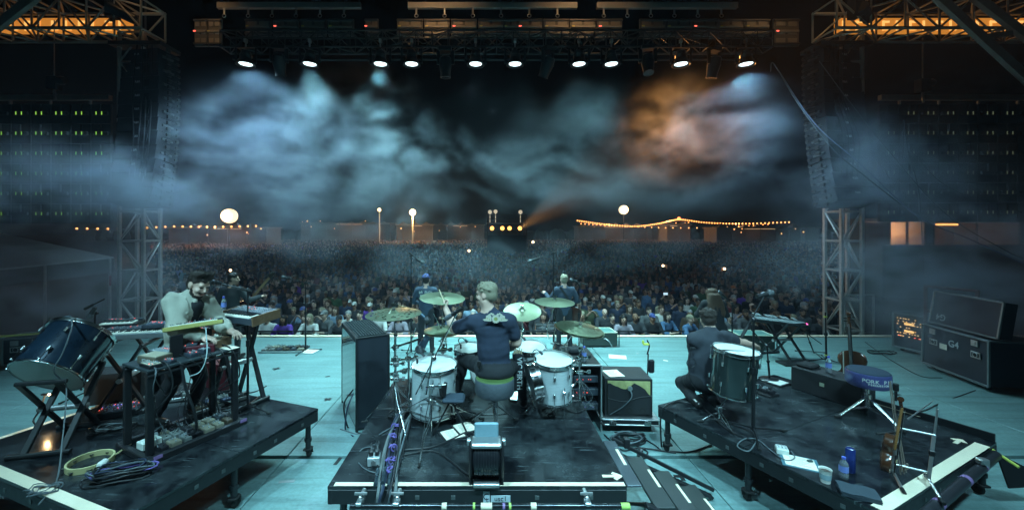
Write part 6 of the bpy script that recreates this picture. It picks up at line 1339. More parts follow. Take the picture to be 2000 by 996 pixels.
# boxes, pedals and stands along the stage front
pale_edge = mat('pale_edging', (.55, .58, .45), .5)
def front_box(label, x, y, rz, w=.78, dp=.5, h=.3):
    c_ = G(x, y); t = thing('stage_monitor', label, 'stage box', c_, rz); m = MB(); m.box((0, dp / 2, h / 2 + .03), (w, dp, h)); m.build('case', mat('olive_ply', (.045, .06, .05), .5), t)
    for q, sz in (((0, .012, h + .034), (w, .03, .012)), ((0, dp - .012, h + .034), (w, .03, .012)), ((-w / 2 + .012, dp / 2, h + .0345), (.03, dp - .05, .012)), ((w / 2 - .012, dp / 2, h + .0345), (.03, dp - .05, .012))): m = MB(); m.box(q, sz, ch=.002); m.build('edging', pale_edge, t)
    m = MB(); m.box((0, dp / 2, h + .033), (w - .07, dp - .07, .006), ch=0); m.build('lid_panel', mat('teal_panel', (.10, .22, .2), .4), t)
    for sx in (-1, 1): m = MB(); m.bar((sx * (w / 2 + .03), -.02, 0), (sx * (w / 2 + .03), -.02, h), .02, .02); m.bar((sx * (w / 2 + .03), -.02, h), (sx * (w / 2), .1, h), .02, .02); m.build('side_frame', blackm, t)
    m = MB(); m.path(bez([(.1, -.02, .2), (.16, -.06, .16), (.24, -.08, .03)], 8), .012, 6); m.box((.09, -.01, .2), (.06, .03, .03)); m.build('plug', steel, t)
    for sx in (-.3, -.15): m = MB(); m.box((sx, -.004, .2), (.09, .01, .05), ch=.004); m.build('handle_slot', rubber, t)
    return t
front_box('stage box with pale-edged lid behind the stacked cymbal', 1174, 678, R(3)); front_box('stage box with pale-edged lid at the right stage front', 1478, 684, R(-6))
pedals('guitarist\'s pedalboard at the left stage front', G(556, 684), R(3), .95, .42, 12, 31); pedals('singer\'s white pedals at the stage front', G(1108, 680), R(-2), .5, .34, 6, 33)
sheet('framed setlist on the floor beside the left pedalboard', G(606, 686), .3, .3, R(-10), back=mat('teal_card', (.05, .15, .19), .6)); sheet('setlist on the floor in front of the right stage box', G(1206, 697), .36, .26, R(-14), lines=False); sheet('small paper on the floor below the tall drum', G(1438, 690), .25, .2, R(20), lines=False)
sheet('setlist lying on the floor left of the synthesizer stand', G(430, 745), .3, .4, R(10), lines=False)
def fm(label, x, yb, yt, boom, miclab, m0, m1, yaw=R(20), rb_=False):
    b_ = G(x, yb); d = b_.y; mic_stand(label, b_, P(x, yt, d), boom=(P(*boom[0], d), P(*boom[1], d)) if boom else None, yaw=yaw, round_base=rb_, r=.014); mic(miclab, P(*m0, d), P(*m1, d), .034)
fm('microphone stand with long boom at the left stage front', 597, 686, 552, ((560, 543), (612, 556)), 'microphone on the boom at the left stage front', (566, 544), (550, 541))
fm('tall dark microphone stand behind the guitarist in the cap', 803, 690, 500, ((800, 495), (818, 508)), 'large hanging microphone above the guitarist in the cap', (812, 505), (828, 515))
fm('tall dark microphone stand behind the singer', 1081, 690, 494, ((1084, 494), (1050, 505)), 'large hanging microphone left above the singer', (1054, 504), (1030, 512))
fm('singer\'s microphone stand at the stage front', 1131, 688, 556, ((1146, 556), (1118, 548)), 'singer\'s vocal microphone at his mouth', (1128, 550), (1112, 546), rb_=True)
fm('microphone stand behind the long-haired musician', 1430, 690, 592, ((1436, 600), (1404, 572)), 'microphone over the long-haired musician', (1420, 584), (1402, 568))
# mallet instrument on the crossed stand
mk = thing('mallet_controller', 'electronic mallet instrument with metal bars on a crossed stand', 'percussion', P(1528, 632, 8.4), rot=(R(8), R(6), R(-8)))
m = MB(); m.box((0, .15, 0), (1.05, .36, .05)); m.build('frame', blackp, mk)
for k in range(13): m = MB(); m.box((-.47 + .078 * k, .08 + .1 * 0, .04), (.066, .19, .012)); m.build('bar', mat('silver_bar', (.34, .40, .42), .35, .5), mk)
for k in range(11):
    if k % 7 in (2, 6): continue
    m = MB(); m.box((-.43 + .078 * k, .24, .062), (.06, .16, .012)); m.build('bar', mat('silver_bar', (.34, .40, .42), .35, .5), mk)
leds(mk, .45, .5, .0, .05, .05, 2, mat('pink_led', (.5, .05, .2), .4, var=0, emis=(1, .1, .35), estr=3), 3, .02)
xstand('crossed stand under the mallet instrument', V((P(1535, 700, 8.4).x, 8.5, 0)), R(-80), .35, .80, .35)
mic_stand('short boom arm stand right of the mallet instrument', G(1590, 692), P(1575, 650, G(1590, 692).y), boom=(P(1560, 640, 8.6), P(1605, 672, 8.3)), yaw=R(15)); 
m = MB(); m.box(V((P(1535, 700, 8.4).x, 8.5, 0)) + V((0, -.35, .02)), (.6, .3, .04)); tag(m.build('pedal_tray', blackp), 'flat black pedal tray below the mallet instrument', 'tray')
# road cases
def road_case(label, c_, rz, w, dp, h, lid=None, text=None, latches=2, cat='road case', sticker=True):
    t = thing('road_case', label, cat, c_, rz); pm = mat('case_laminate', (.022, .028, .04), .5, var=.25, scale=3); al = mat('case_edging', (.22, .25, .26), .4, .6)
    m = MB(); m.box((w / 2, dp / 2, h / 2 + .08), (w - .02, dp - .02, h - .02)); m.build('body', pm, t)
    for z in (.085, h + .075): 
        for y in (0, dp): m = MB(); m.bar((0, y, z), (w, y, z), .035, .035); m.build('edge', al, t)
    for x in (0, w):
        for y in (0, dp): m = MB(); m.bar((x, y, .085), (x, y, h + .075), .035, .035); m.build('corner_edge', al, t)
        m = MB(); m.bar((x, 0, h + .075), (x, dp, h + .075), .03, .03); m.build('edge', al, t)
    for i in range(latches):
        x = w * (.18 + .64 * i / max(1, latches - 1)); m = MB(); m.box((x, -.012, h - .02), (.12, .014, .10)); m.box((x, -.022, h - .02), (.05, .012, .05)); m.build('latch', steel, t)
        m = MB(); m.box((x + .02, -.010, h * .72), (.17, .012, .11)); m.torus(.04, .006, 12, 5, 0, TR((x + .02, -.02, h * .72), R(90))); hd2 = m.build('handle', steel, t); m = MB(); m.box((x + .02, -.0175, h * .72), (.13, .006, .07), ch=0); m.build('recess', rubber, hd2)
    for x in (.12, w - .12):
        for y in (.1, dp - .1): m = MB(); m.lathe([(.02, -.018), (.04, -.02), (.045, 0), (.04, .02), (.02, .018)], 14, 0, TR((x, y, .045), 0, R(90), 0)); m.build('castor', rubber, t)
    if text: lettering(text, .17, mat('stencil_white', (.45, .5, .52), .6), t, TR((w * .52, -.013, h * .80), R(90)), ext=.001, bold=.002)
    if sticker: m = MB(); m.box((w * .36, -.0125, h * .68), (.15, .003, .1), ch=0); m.build('sticker', paper, t)
    if lid:
        lp = MB(); a = R(lid[0]); lh = lid[1]; M = TR((w / 2, .22, h + .11), a, 0, 0); lp.box((0, 0, lh / 2), (w, .2, lh), 0, M); lo_ = lp.build('lid', pm, t)
        for q in ((-w / 2, 0), (w / 2, 0)): e = MB(); e.bar(M @ V((q[0], -.1, 0)), M @ V((q[0], -.1, lh)), .035, .03); e.build('edge', al, lo_)
        for zz in (0, lh): e = MB(); e.bar(M @ V((-w / 2, -.1, zz)), M @ V((w / 2, -.1, zz)), .035, .03); e.build('edge', al, lo_)
        if text: lettering(text, .17, mat('stencil_white', (.45, .5, .52), .6), lo_, M @ TR((-w * .33, -.105, .14), R(90), 0, 0) @ Euler((0, 0, R(180))).to_matrix().to_4x4(), ext=.001, bold=.002)
    return t
rz4 = math.atan2(-1.26, -.26)
road_case('large road case with its lid open, stencilled G4, right of the stage', V((8.72, 8.03, 0)), rz4, 1.3, .75, .78, lid=(-8, .62), text='G4')
road_case('closed road case stencilled G4 at the right picture edge', G(1938, 770) + V((.1, -.35, 0)), rz4, .9, .6, .72, text='G4', sticker=False)
er = road_case('rack case with rows of small amber lights on the right', G(1744, 682) , R(-75), .62, .5, .78, latches=0, cat='rack case', sticker=False)
amber = mat('amber_led', (.6, .4, .1), .4, var=0, emis=(1, .55, .18), estr=1.3); m = MB(); rg = random.Random(8)
for r_ in range(7):
    for k in range(9):
        if rg.random() < .45: m.box((.10 + .05 * k + rg.uniform(-.01, .01), -.016, .36 + .065 * r_), (.022, .004, .016), ch=0)
for z in (.48, .64): m.box((.30, -.016, z), (.17, .004, .05), ch=0)
m.build('amber_lights', amber, er)['kind'] = 'stuff'; leds(er, .1, .55, -.02, -.016, .36, 4, redled, 2, .01)
road_case('low case with yellow edge and three handles at the far left', G(4, 722), R(22), 1.0, .5, .52, latches=3, sticker=False)
m = MB(); c_ = G(4, 722); m.bar(c_ + V((0, -.02, .66)), c_ + V((.93, .355, .66)), .06, .03, up=(0, 0, 1)); tag(m.build('yellow_trim', yellowpipe), 'yellow trim bar on top of the low case at the far left', 'trim')
ef = thing('clothes_rail', 'reddish open rail standing behind the open road case', 'rail', V((9.4, 8.6, .0)), R(-70))
for x in (0, .75): m = MB(); m.bar((x, 0, 0), (x, 0, 1.55), .05, .05); m.build('post', mat('red_brown_frame', (.22, .09, .08), .5), ef)
for z in (1.0, 1.53): m = MB(); m.bar((0, 0, z), (.75, 0, z), .05, .05); m.build('rail', mat('red_brown_frame', (.22, .09, .08), .5), ef)
# ---------------------------------------------------------------- trusses, towers, loudspeaker hangs, video walls
def box_truss(name, label, a, b, s, mt, cat='truss', rc=.026, rb=.014, seg=None, up=(0, 0, 1), group=None, ang=0.):
    a, b = V(a), V(b); t = thing(name, label, cat, a, group=group); M = zframe((0, 0, 0), b - a, up) @ Matrix.Rotation(ang, 4, 'Z'); L = (b - a).length; n = seg or max(2, round(L / (s * 1.25))); cs = [(-1, -1), (1, -1), (1, 1), (-1, 1)]
    pt = lambda c_, z: M @ V((c_[0] * s / 2, c_[1] * s / 2, z))
    for c_ in cs: m = MB(); m.tube(pt(c_, 0), pt(c_, L), rc, n=8); m.build('chord', mt, t)
    for i in range(n + 1):
        z = L * i / n
        m = MB()
        for k in range(4): m.tube(pt(cs[k], z), pt(cs[(k + 1) % 4], z), rb, n=6)
        m.build('cross_frame', mt, t)
        if i == n: break
        for k in range(4):
            f = (i + k) % 2; m = MB(); m.tube(pt(cs[k], z if f else z + L / n), pt(cs[(k + 1) % 4], z + L / n if f else z), rb, n=6); m.build('brace', mt, t)
    return t
trd = mat('dark_truss', (.06, .06, .06), .4, .6)
TYb = 9.95
box_truss('lighting_truss', 'dark lighting truss spanning the top of the stage above the lit lamps', P(440, 83, TYb), P(1500, 83, TYb), .40, trd, seg=34)
box_truss('lighting_truss', 'dark truss over the camera carrying the upstage wash lamps', V((-6.2, .6, 7.62)), V((6.2, .6, 7.62)), .36, trd, seg=14)
m = MB(); m.box((0, 4.2, 10.3), (30, 15.6, .16), ch=0); tag(m.build('stage_roof', mat('roof_skin', (.03, .03, .032), .8), loc=(0, 0, 0)), kind='structure')
m = MB(); m.tube(P(455, 117, TY + .02), P(1480, 117, TY + .02), .024, n=8); tag(m.build('lamp_pipe', trd), 'horizontal pipe from which the lit wash lamps hang', 'pipe')
alu = mat('aluminium_beam', (.40, .39, .36), .45, .6, var=.12)
for i, (x0, x1) in enumerate(((425, 705), (797, 1127), (1165, 1440))):
    t = thing('header_beam', f'flat aluminium beam with hooks along the top edge, {nth[i]} of three', 'beam', P(x0, 12, 11.4)); L = P(x1, 12, 11.4).x - P(x0, 12, 11.4).x
    m = MB(); m.box((L / 2, 0, 0), (L, .1, .17)); m.build('beam', alu, t)
    for k in range(6):
        xx = L * (k + .3) / 6; m = MB(); m.lathe([(.001, -.003), (.03, -.003), (.03, 0)], 10, 0, TR((xx, -.052, .01), R(90)), cap=False); m.build('hole_plate', rubber, t)
        m = MB(); m.bar((xx, -.02, -.08), (xx, -.02, -.26), .05, .02); m.torus(.05, .010, 12, 5, 0, TR((xx, -.03, -.30), R(90))); m.build('hook', steel, t)
# rows of panel backs above the truss
pan = mat('panel_back', (.10, .095, .085), .5, .3); panl = mat('panel_plate', (.20, .185, .16), .5, .4); yel = mat('yellow_label', (.6, .5, .08), .5)
xs_ = [378, 405] + [478 + 54 * k for k in range(4)] + [712] + [775 + 53 * k for k in range(4)] + [985] + [1010 + 52 * k for k in range(4)] + [1250 + 51 * k for k in range(5)] + [1512]
for i, x in enumerate(xs_):
    end = i in (0, 1, len(xs_) - 1); y0 = 36; hh = 54 if end else 34; p = P(x, y0, 11.3); w = (26 if x in (378, 405, 712, 985) else 50) / F * 11.3; h = hh / F * 11.3
    t = thing('panel_module', f'video panel back with metal plates above the truss, {nth[i]} counted from its left end', 'panel', V((p.x, p.y, p.z - h)), group='panel backs above the truss')
    m = MB(); m.box((w / 2, .06, h / 2), (w, .06, h)); m.build('back', pan, t)
    for z in (.06, h - .06): m = MB(); m.bar((0, 0, z), (w, 0, z), .05, .05); m.build('rail', trd, t)
    for k in range(2):
        for j in range(2 if not end else 3):
            m = MB(); m.box((w * (.27 + .46 * k), .02, h * ((.28 + .44 * j) if not end else (.2 + .3 * j))), (w * .36, .02, h * (.24 if not end else .16))); m.build('plate', panl, t)
    m = MB(); m.box((w / 2, -.01, h * .52), (w * .92, .03, .07)); m.build('light_bar', panl, t)
    m = MB(); m.box((w * .12, -.028, h * .52), (.07, .006, .03), ch=0); m.build('label_sticker', yel if i % 3 else redled, t)
# dark moving heads between the lit lamps
def moving_head(label, p, tilt, yaw):
    t = thing('moving_head', label, 'stage lamp', p, yaw, group='dark moving heads on the truss'); m = MB(); m.box((0, 0, .30), (.30, .2, .1)); m.build('base', housing, t)
    for sx in (-1, 1): m = MB(); m.bar((sx * .17, 0, .28), (sx * .17, 0, -.06), .09, .04); m.build('arm', housing, t)
    M = TR((0, 0, -.03), tilt, 0, 0); m = MB(); m.lathe([(.10, .16), (.14, .12), (.15, -.05), (.12, -.26), (.125, -.34), (.105, -.34)], 20, 0, M, cap=False); m.lathe([(.001, .16), (.10, .16)], 20, 0, M, cap=False); m.build('head', housing, t)
    m = MB(); m.lathe([(.001, -.325), (.108, -.33)], 20, 0, M, cap=False); m.build('lens', lens_dark, t); return t
for i, (x, y, tl, yw) in enumerate(((545, 118, 20, 8), (870, 122, 5, 0), (1070, 122, 30, 40), (1265, 118, -18, -10), (1395, 122, 15, 20))):
    moving_head(f'dark unlit moving head between the lit lamps, {nth[i]} of five from the left', P(x, y, TY), R(tl), R(yw))
# cables and clamps tangled in the truss
for i in range(10):
    rg = random.Random(50 + i); x0 = lx[i] - 40; pts = [P(x0 + k * rg.uniform(10, 26), 78 + rg.uniform(-10, 14), TYb - .23) for k in range(5)]
    cable(f'dark cable draped along the truss above the {nth[i]} lit lamp', pts, .012, cablem, 16)
# truss towers
def tower(label, fx, bx, y0, y1, mt=galv):
    """fx / bx: photo x of the two front and the two back posts"""
    z1 = P(0, y1, 10.5).z; fl = [P(fx[0], y0, 10.4).x, P(fx[1], y0, 10.4).x]; bl = [P(bx[0], y0, 10.95).x, P(bx[1], y0, 10.95).x]
    c4 = [V((fl[0], 10.42, 0)), V((fl[1], 10.42, 0)), V((bl[1], 10.95, 0)), V((bl[0], 10.95, 0))]
    o = V((sum(p.x for p in c4) / 4, 10.68, GZ)); t = thing('truss_tower', label, 'tower', o); n = 12; zs = [GZ + (z1 - GZ) * i / n for i in range(n + 1)]
    L = lambda k, z: V((c4[k].x - o.x, c4[k].y - o.y, z - GZ))
    for k in range(4): m = MB(); m.bar(L(k, GZ), L(k, z1), .075, .075, up=(0, 1, 0)); m.build('post', mt, t)
    for i in range(n):
        for k in range(4):
            q = (k + 1) % 4; m = MB(); m.bar(L(k, zs[i + 1]), L(q, zs[i + 1]), .04, .05); m.build('rung', mt, t); f = (i + k) % 2; m = MB(); m.bar(L(k if f else q, zs[i]), L(q if f else k, zs[i + 1]), .045, .03); m.build('brace', mt, t)
    return t
tower('aluminium truss tower below the left loudspeaker hang', (232, 279), (268, 313), 655, 66)
tower('aluminium truss tower below the right loudspeaker hang', (1645, 1685), (1611, 1655), 655, 66)
# loudspeaker hangs
spk = mat('loudspeaker_black', (.02, .021, .025), .6, bump=.1, bscale=90); wpr = mat('faint_white_print', (.42, .44, .46), .6)
def line_array(label, sg, x_top, x_bot, y_top, y_bot, n=11):
    top = P(x_top, y_top, 10.6); bot = P(x_bot, y_bot, 9.9); t = thing('line_array', label, 'loudspeaker', top)
    for i in range(n):
        f = (i + .5) / n; ff = f ** 1.6; c_ = V((top.x + (bot.x - top.x) * f, 10.6 - .7 * ff, top.z + (bot.z - top.z) * f)) - top; h = (top.z - bot.z) / n * .94; M = TR(c_, R(-2 - 16 * ff), 0, R(sg * 8))
        m = MB(); m.prism([(-.66, .32), (.66, .32), (.60, -.22), (-.60, -.22)][::-1], -h / 2, h / 2, 0, M); bx = m.build('box', spk, t, smooth=False)
        m = MB(); m.box((.25 * -sg, -.225, 0), (.16, .012, h * .5), 0, M); m.build('connector_plate', rubber, bx)
        lettering('R&R', .085, wpr, bx, M @ TR((.02 * sg, -.228, h * .12), R(90)), ext=.001)
        m = MB(); m.box((sg * -.63, .03, 0), (.05, .30, .06), 0, M); m.build('rigging', mat('dull_steel', (.12, .13, .13), .5, .6), bx)
    m = MB(); m.box((0, 0, .12), (1.35, .7, .1)); m.build('bumper', trd, t)
    for k in range(4):
        rg = random.Random(k + int(x_top)); m = MB(); xo = sg * -(.05 + .13 * k) ; m.path(bez([(xo, -.30, .1), (xo + rg.uniform(-.1, .1), -.34, -1.2), (xo + .1 + (bot.x - top.x) * .5, -.75, -2.4), (xo + (bot.x - top.x) * .8, -.9, -3.4)], 20), .014, 6); m.build('cable', cablem, t)
    m = MB(); m.tube((0, 0, .15), (0, 0, 2.2), .02, n=6); m.build('chain', trd, t)
    # rigging ladder down the inner side
    for k in range(26):
        f = k / 25; ff = f ** 1.6; c_ = V((top.x + (bot.x - top.x) * f, 10.6 - .7 * ff, top.z + (bot.z - top.z) * f)) - top + V((-sg * .70, -.12, 0)); m = MB(); m.box(c_, (.05, .12, .09)); m.box(c_ + V((-sg * .10, .18, .02)), (.04, .1, .06)); m.bar(c_, c_ + V((-sg * .10, .18, .02)), .012, .012); m.build('rigging_link', trd, t)
    return t
line_array('tall black loudspeaker hang at the left of the stage', -1, 284, 268, 104, 400); line_array('tall black loudspeaker hang at the right of the stage', 1, 1632, 1660, 104, 400)
# video walls seen from behind
grn = mat('green_status_led', (.2, .6, .1), .4, var=0, emis=(.5, 1., .12), estr=.55); pal = mat('pale_status_led', (.4, .5, .3), .4, var=0, emis=(.8, .9, .5), estr=.10)
def video_wall(label, xs, ys, d, led, pitch, n):
    p0 = P(xs[0], ys[0], d); t = thing('video_wall', label, 'video wall', p0)
    w = pitch / F * d
    for i in range(n[0]):
        for j in range(n[1]):
            m = MB(); m.box((w * (i + .5), .04, -w * (j + .5)), (w * .97, .07, w * .97)); m.box((w * (i + .5), -.02, -w * (j + .5)), (w * .8, .05, w * .16)); m.box((w * (i + .5), -.02, -w * (j + .25)), (w * .1, .05, w * .4)); pn = m.build('panel', spk, t)
            if (i * 7 + j * 3) % 11 == 0: continue
            m = MB()
            for q in (.36, .64): m.box((w * (i + q), -.05, -w * (j + .5)), (.018, .01, .085), ch=0)
            m.build('status_leds', led, pn)
    m = MB(); m.box((w * n[0] / 2, 0, .16), (w * n[0], .12, .14)); m.build('top_rail', alu, t)
    for k in range(n[0] // 2): m = MB(); m.bar((w * (2 * k + 1), 0, .08), (w * (2 * k + 1), 0, -.02), .05, .05); m.build('hanger', steel, t)
    return t
video_wall('dark video wall seen from behind with green status lights, far left', (-18, 203), (203, 400), 10.8, grn, 39, (6, 6)); video_wall('dark video wall seen from behind with faint status lights, far right', (1718, 2010), (203, 440), 10.8, pal, 38.5, (8, 6))
# chain hoists above the video walls
for lab, x, y0, y1 in (('left', 106, 40, 165), ('right', 1802, 75, 170)):
    t = thing('chain_hoist', f'black chain hoist hanging above the {lab} video wall', 'hoist', P(x, y1, 10.6)); zt = P(x, y0, 10.6).z - P(x, y1, 10.6).z
    m = MB(); m.tube((0, 0, .2), (0, 0, zt), .012, n=6); m.build('chain', steel, t); m = MB(); m.box((0, 0, .02), (.26, .2, .34)); m.lathe([(.09, -.16), (.11, -.1), (.11, .1), (.09, .16)], 14, 0, TR((.12, 0, .1), 0, R(90), 0)); m.build('motor', housing, t); m = MB(); m.bar((0, 0, -.15), (.02, 0, -.42), .05, .04); m.build('hook', steel, t)
# side roof trusses with glowing banners
otr = mat('warm_truss', (.40, .36, .30), .45, .4)
banner = mat('backlit_banner', (.6, .25, .06), .6, var=.2, emis=(1, .36, .05), estr=.45); letm = mat('backlit_letters', (.8, .5, .2), .6, var=0, emis=(1, .55, .15), estr=.9)
for lab, x0, x1, sgn in (('left', -60, 300, -1), ('right', 1610, 2060, 1)):
    box_truss('roof_truss', f'orange-lit roof truss in the upper {lab} corner', P(x0, 41, 10.2), P(x1, 41, 10.2), .74, otr, rc=.04, rb=.024, seg=7)
    a, b = P(x0 + 20, 52, 10.75), P(x1 - 40, 52, 10.75); t = thing('glowing_banner', f'glowing orange banner behind the upper {lab} roof truss', 'banner', a); L = b.x - a.x
    m = MB(); m.box((L / 2, 0, 0), (L, .05, .42)); m.build('panel', banner, t)
    rg = random.Random(x1)
    for k in range(int(L / .36)):
        m = MB(); xx = .2 + .36 * k; m.box((xx, -.04, 0), (.05, .02, .26), ch=0)
        if k % 2: m.box((xx + .09, -.04, .1), (.13, .02, .05), ch=0)
        if k % 3 != 1: m.box((xx + .09, -.04, -.1), (.13, .02, .05), ch=0)
        m.build('letter_stroke', letm, t)
for lab, a, b in (('upper left corner', (-60, 95), (90, -22)), ('upper right, outer of two', (1860, -40), (2080, 130)), ('upper right, long inner', (1815, -20), (2060, 205))):
    m = MB(); m.bar(P(*a, 8.6), P(*b, 8.6), .19, .10, up=(0, 1, 0)); tag(m.build('roof_beam', mat('pale_beam', (.30, .28, .25), .5, .3)), f'pale metal roof beam crossing the {lab}', 'beam')
m = MB(); m.bar(P(1925, 72, 8.6), P(1975, 66, 8.6), .10, .08, up=(0, 1, 0)); tag(m.build('roof_strut', mat('pale_beam', (.30, .28, .25), .5, .3)), 'short strut joining the two upper right roof beams', 'beam')
# roof floodlights: warm light on the roof steel
for lab, x, y in (('left', 240, 20), ('right', 1690, 20)):
    p = P(x, y, 9.9); t = thing('floodlight', f'dark floodlight cluster hanging from the upper {lab} roof truss', 'floodlight', p); m = MB(); m.lathe([(.06, -.3), (.12, -.25), (.13, .2), (.15, .3), (.12, .3)], 16, 0, TR((0, 0, -.1), R(70), 0, R(-60))); m.build('housing', housing, t); m = MB(); m.box((-.25, 0, .05), (.2, .25, .5)); m.build('bracket', housing, t)
    m = MB(); m.box((-.2, -.1, -.3), (.06, .03, .08)); m.build('white_tag', panl, t)
for i, x in enumerate((250, 820, 1180, 1660)):
    p = V((P(x, 0, 9.6).x, 9.4, 9.3)); t = thing('work_lamp', f'small warm work lamp under the stage roof, {nth[i]} of four from the left', 'lamp', p, group='warm work lamps under the roof'); m = MB(); m.box((0, 0, .06), (.3, .2, .1)); m.build('housing', housing, t)
    ld = bpy.data.lights.new('lamp_light', 'SPOT'); ld.energy = 110 if i in (1, 2) else 40; ld.color = (1, .58, .25); ld.spot_size = R(100); ld.spot_blend = .5; ld.shadow_soft_size = .1; lo = bpy.data.objects.new('lamp_light', ld); put(lo, t); lo.rotation_euler = (R(62), 0, 0); m = MB(); m.box((0, .05, .004), (.24, .1, .008)); m.build('lens', mat('warm_lens', (.9, .6, .3), .4, var=0, emis=(1, .6, .25), estr=6), t)
# hanging cables on the right
for i, (p, r_) in enumerate((([(1505, 140, 9.9), (1512, 126, 9.9), (1560, 205, 9.8), (1625, 290, 9.4), (1690, 345, 9.0), (1760, 400, 8.6)], .02), ([(1512, 126, 9.9), (1590, 240, 9.8), (1680, 320, 9.3), (1790, 420, 8.7), (1900, 470, 8.2), (2010, 520, 7.8)], .022), ([(1600, 120, 9.9), (1660, 200, 9.7), (1740, 300, 9.2), (1850, 420, 8.6), (2010, 515, 7.8)], .016), ([(1765, 235, 9.2), (1775, 300, 9.2), (1795, 380, 9.1), (1805, 540, 9.0)], .02), ([(1765, 240, 9.2), (1762, 310, 9.2), (1740, 348, 9.2), (1728, 330, 9.2)], .012), ([(1775, 290, 9.1), (1830, 350, 9.0), (1880, 380, 8.8)], .010))):
    cable(f'slack cable hanging across the right loudspeaker hang, {nth[i]} from the stage', [P(*q) for q in p], r_ * .55, cableg if i != 1 else mat('blue_grey_cable', (.16, .19, .28), .4), 60)
# chain-link fence by the right tower, side rail
fe = thing('chain_link_fence', 'chain-link fence panel beside the right truss tower', 'fence', V((P(1650, 655, 10.5).x, 10.5, 0))); wd, hg = P(1706, 655, 10.5).x - P(1650, 655, 10.5).x, P(1650, 576, 10.5).z
for a, b in (((0, 0, 0), (0, 0, hg)), ((wd, 0, 0), (wd, 0, hg)), ((0, 0, hg), (wd, 0, hg)), ((0, 0, .03), (wd, 0, .03))): m = MB(); m.tube(a, b, .022, n=8); m.build('rail', galv, fe)
m = MB()
for sg in (-1, 1):
    for k in range(-22, 24):
        x0 = k * .055; a = [x0, 0.]; b = [x0 + sg * hg, hg]
        t0, t1 = 0., 1.; dx = b[0] - a[0]
        lo_, hi_ = (0 - a[0]) / dx, (wd - a[0]) / dx
        if lo_ > hi_: lo_, hi_ = hi_, lo_
        t0, t1 = max(t0, lo_), min(t1, hi_)
        if t1 - t0 > .02: m.tube((a[0] + dx * t0, sg * .004, hg * t0), (a[0] + dx * t1, sg * .004, hg * t1), .004, n=4)
m.build('wire_mesh', galv, fe)['kind'] = 'stuff'
# crowd barrier along the stage front
BY = 11.22
for i in range(20):
    x0 = -10.4 + 1.05 * i; t = thing('crowd_barrier', 'black steel crowd barrier section in front of the first row', 'barrier', (x0, BY, GZ), group='crowd barrier sections')
    for z in (.08, 1.22, 1.34): m = MB(); m.tube((0, 0, z), (1.04, 0, z), .022, n=8); m.build('rail', blackm, t)
    for k in range(8): m = MB(); m.tube((.06 + .13 * k, 0, .08), (.06 + .13 * k, 0, 1.22), .008, n=6); m.build('upright', blackm, t)
# marquee left
mq = thing('marquee', 'pale canvas marquee roof left of the stage', 'marquee', V((P(120, 600, 14).x, 14, GZ))); o = mq.location
cv = mat('pale_canvas', (.78, .80, .78), .8, var=.15, scale=1.2, bump=.1); A_, B_, C_ = P(222, 502, 14.5), P(-80, 438, 16.8), P(-80, 533, 11.6); dn = V((0, 0, -.05)); vl = V((0, 0, -.5))
m = MB(); m.add([A_ - o, B_ - o, C_ - o, A_ - o + dn, B_ - o + dn, C_ - o + dn], [(0, 1, 2), (5, 4, 3), (0, 3, 4, 1), (1, 4, 5, 2), (2, 5, 3, 0)]); m.build('roof', cv, mq, smooth=False)
m = MB(); m.add([A_ - o + dn, C_ - o + dn, C_ - o + dn + vl, A_ - o + dn + vl, A_ - o + dn + V((0, .03, 0)), C_ - o + dn + V((0, .03, 0)), C_ - o + dn + vl + V((0, .03, 0)), A_ - o + dn + vl + V((0, .03, 0))], [(0, 1, 2, 3), (7, 6, 5, 4), (0, 4, 5, 1), (3, 2, 6, 7)]); m.build('valance', mat('grey_valance', (.16, .17, .18), .8), mq, smooth=False)
for f in (.03, .5, .95): q = A_.lerp(C_, f) - o; m = MB(); m.tube((q.x, q.y, 0), q + dn, .04, n=8); m.build('pole', galv, mq)
m = MB(); m.box(P(215, 548, 14.4), (.06, .05, .35)); tag(m.build('red_cloth', cloth('red_cloth', (.4, .03, .06))), 'strip of red cloth tied to the marquee pole', 'cloth')
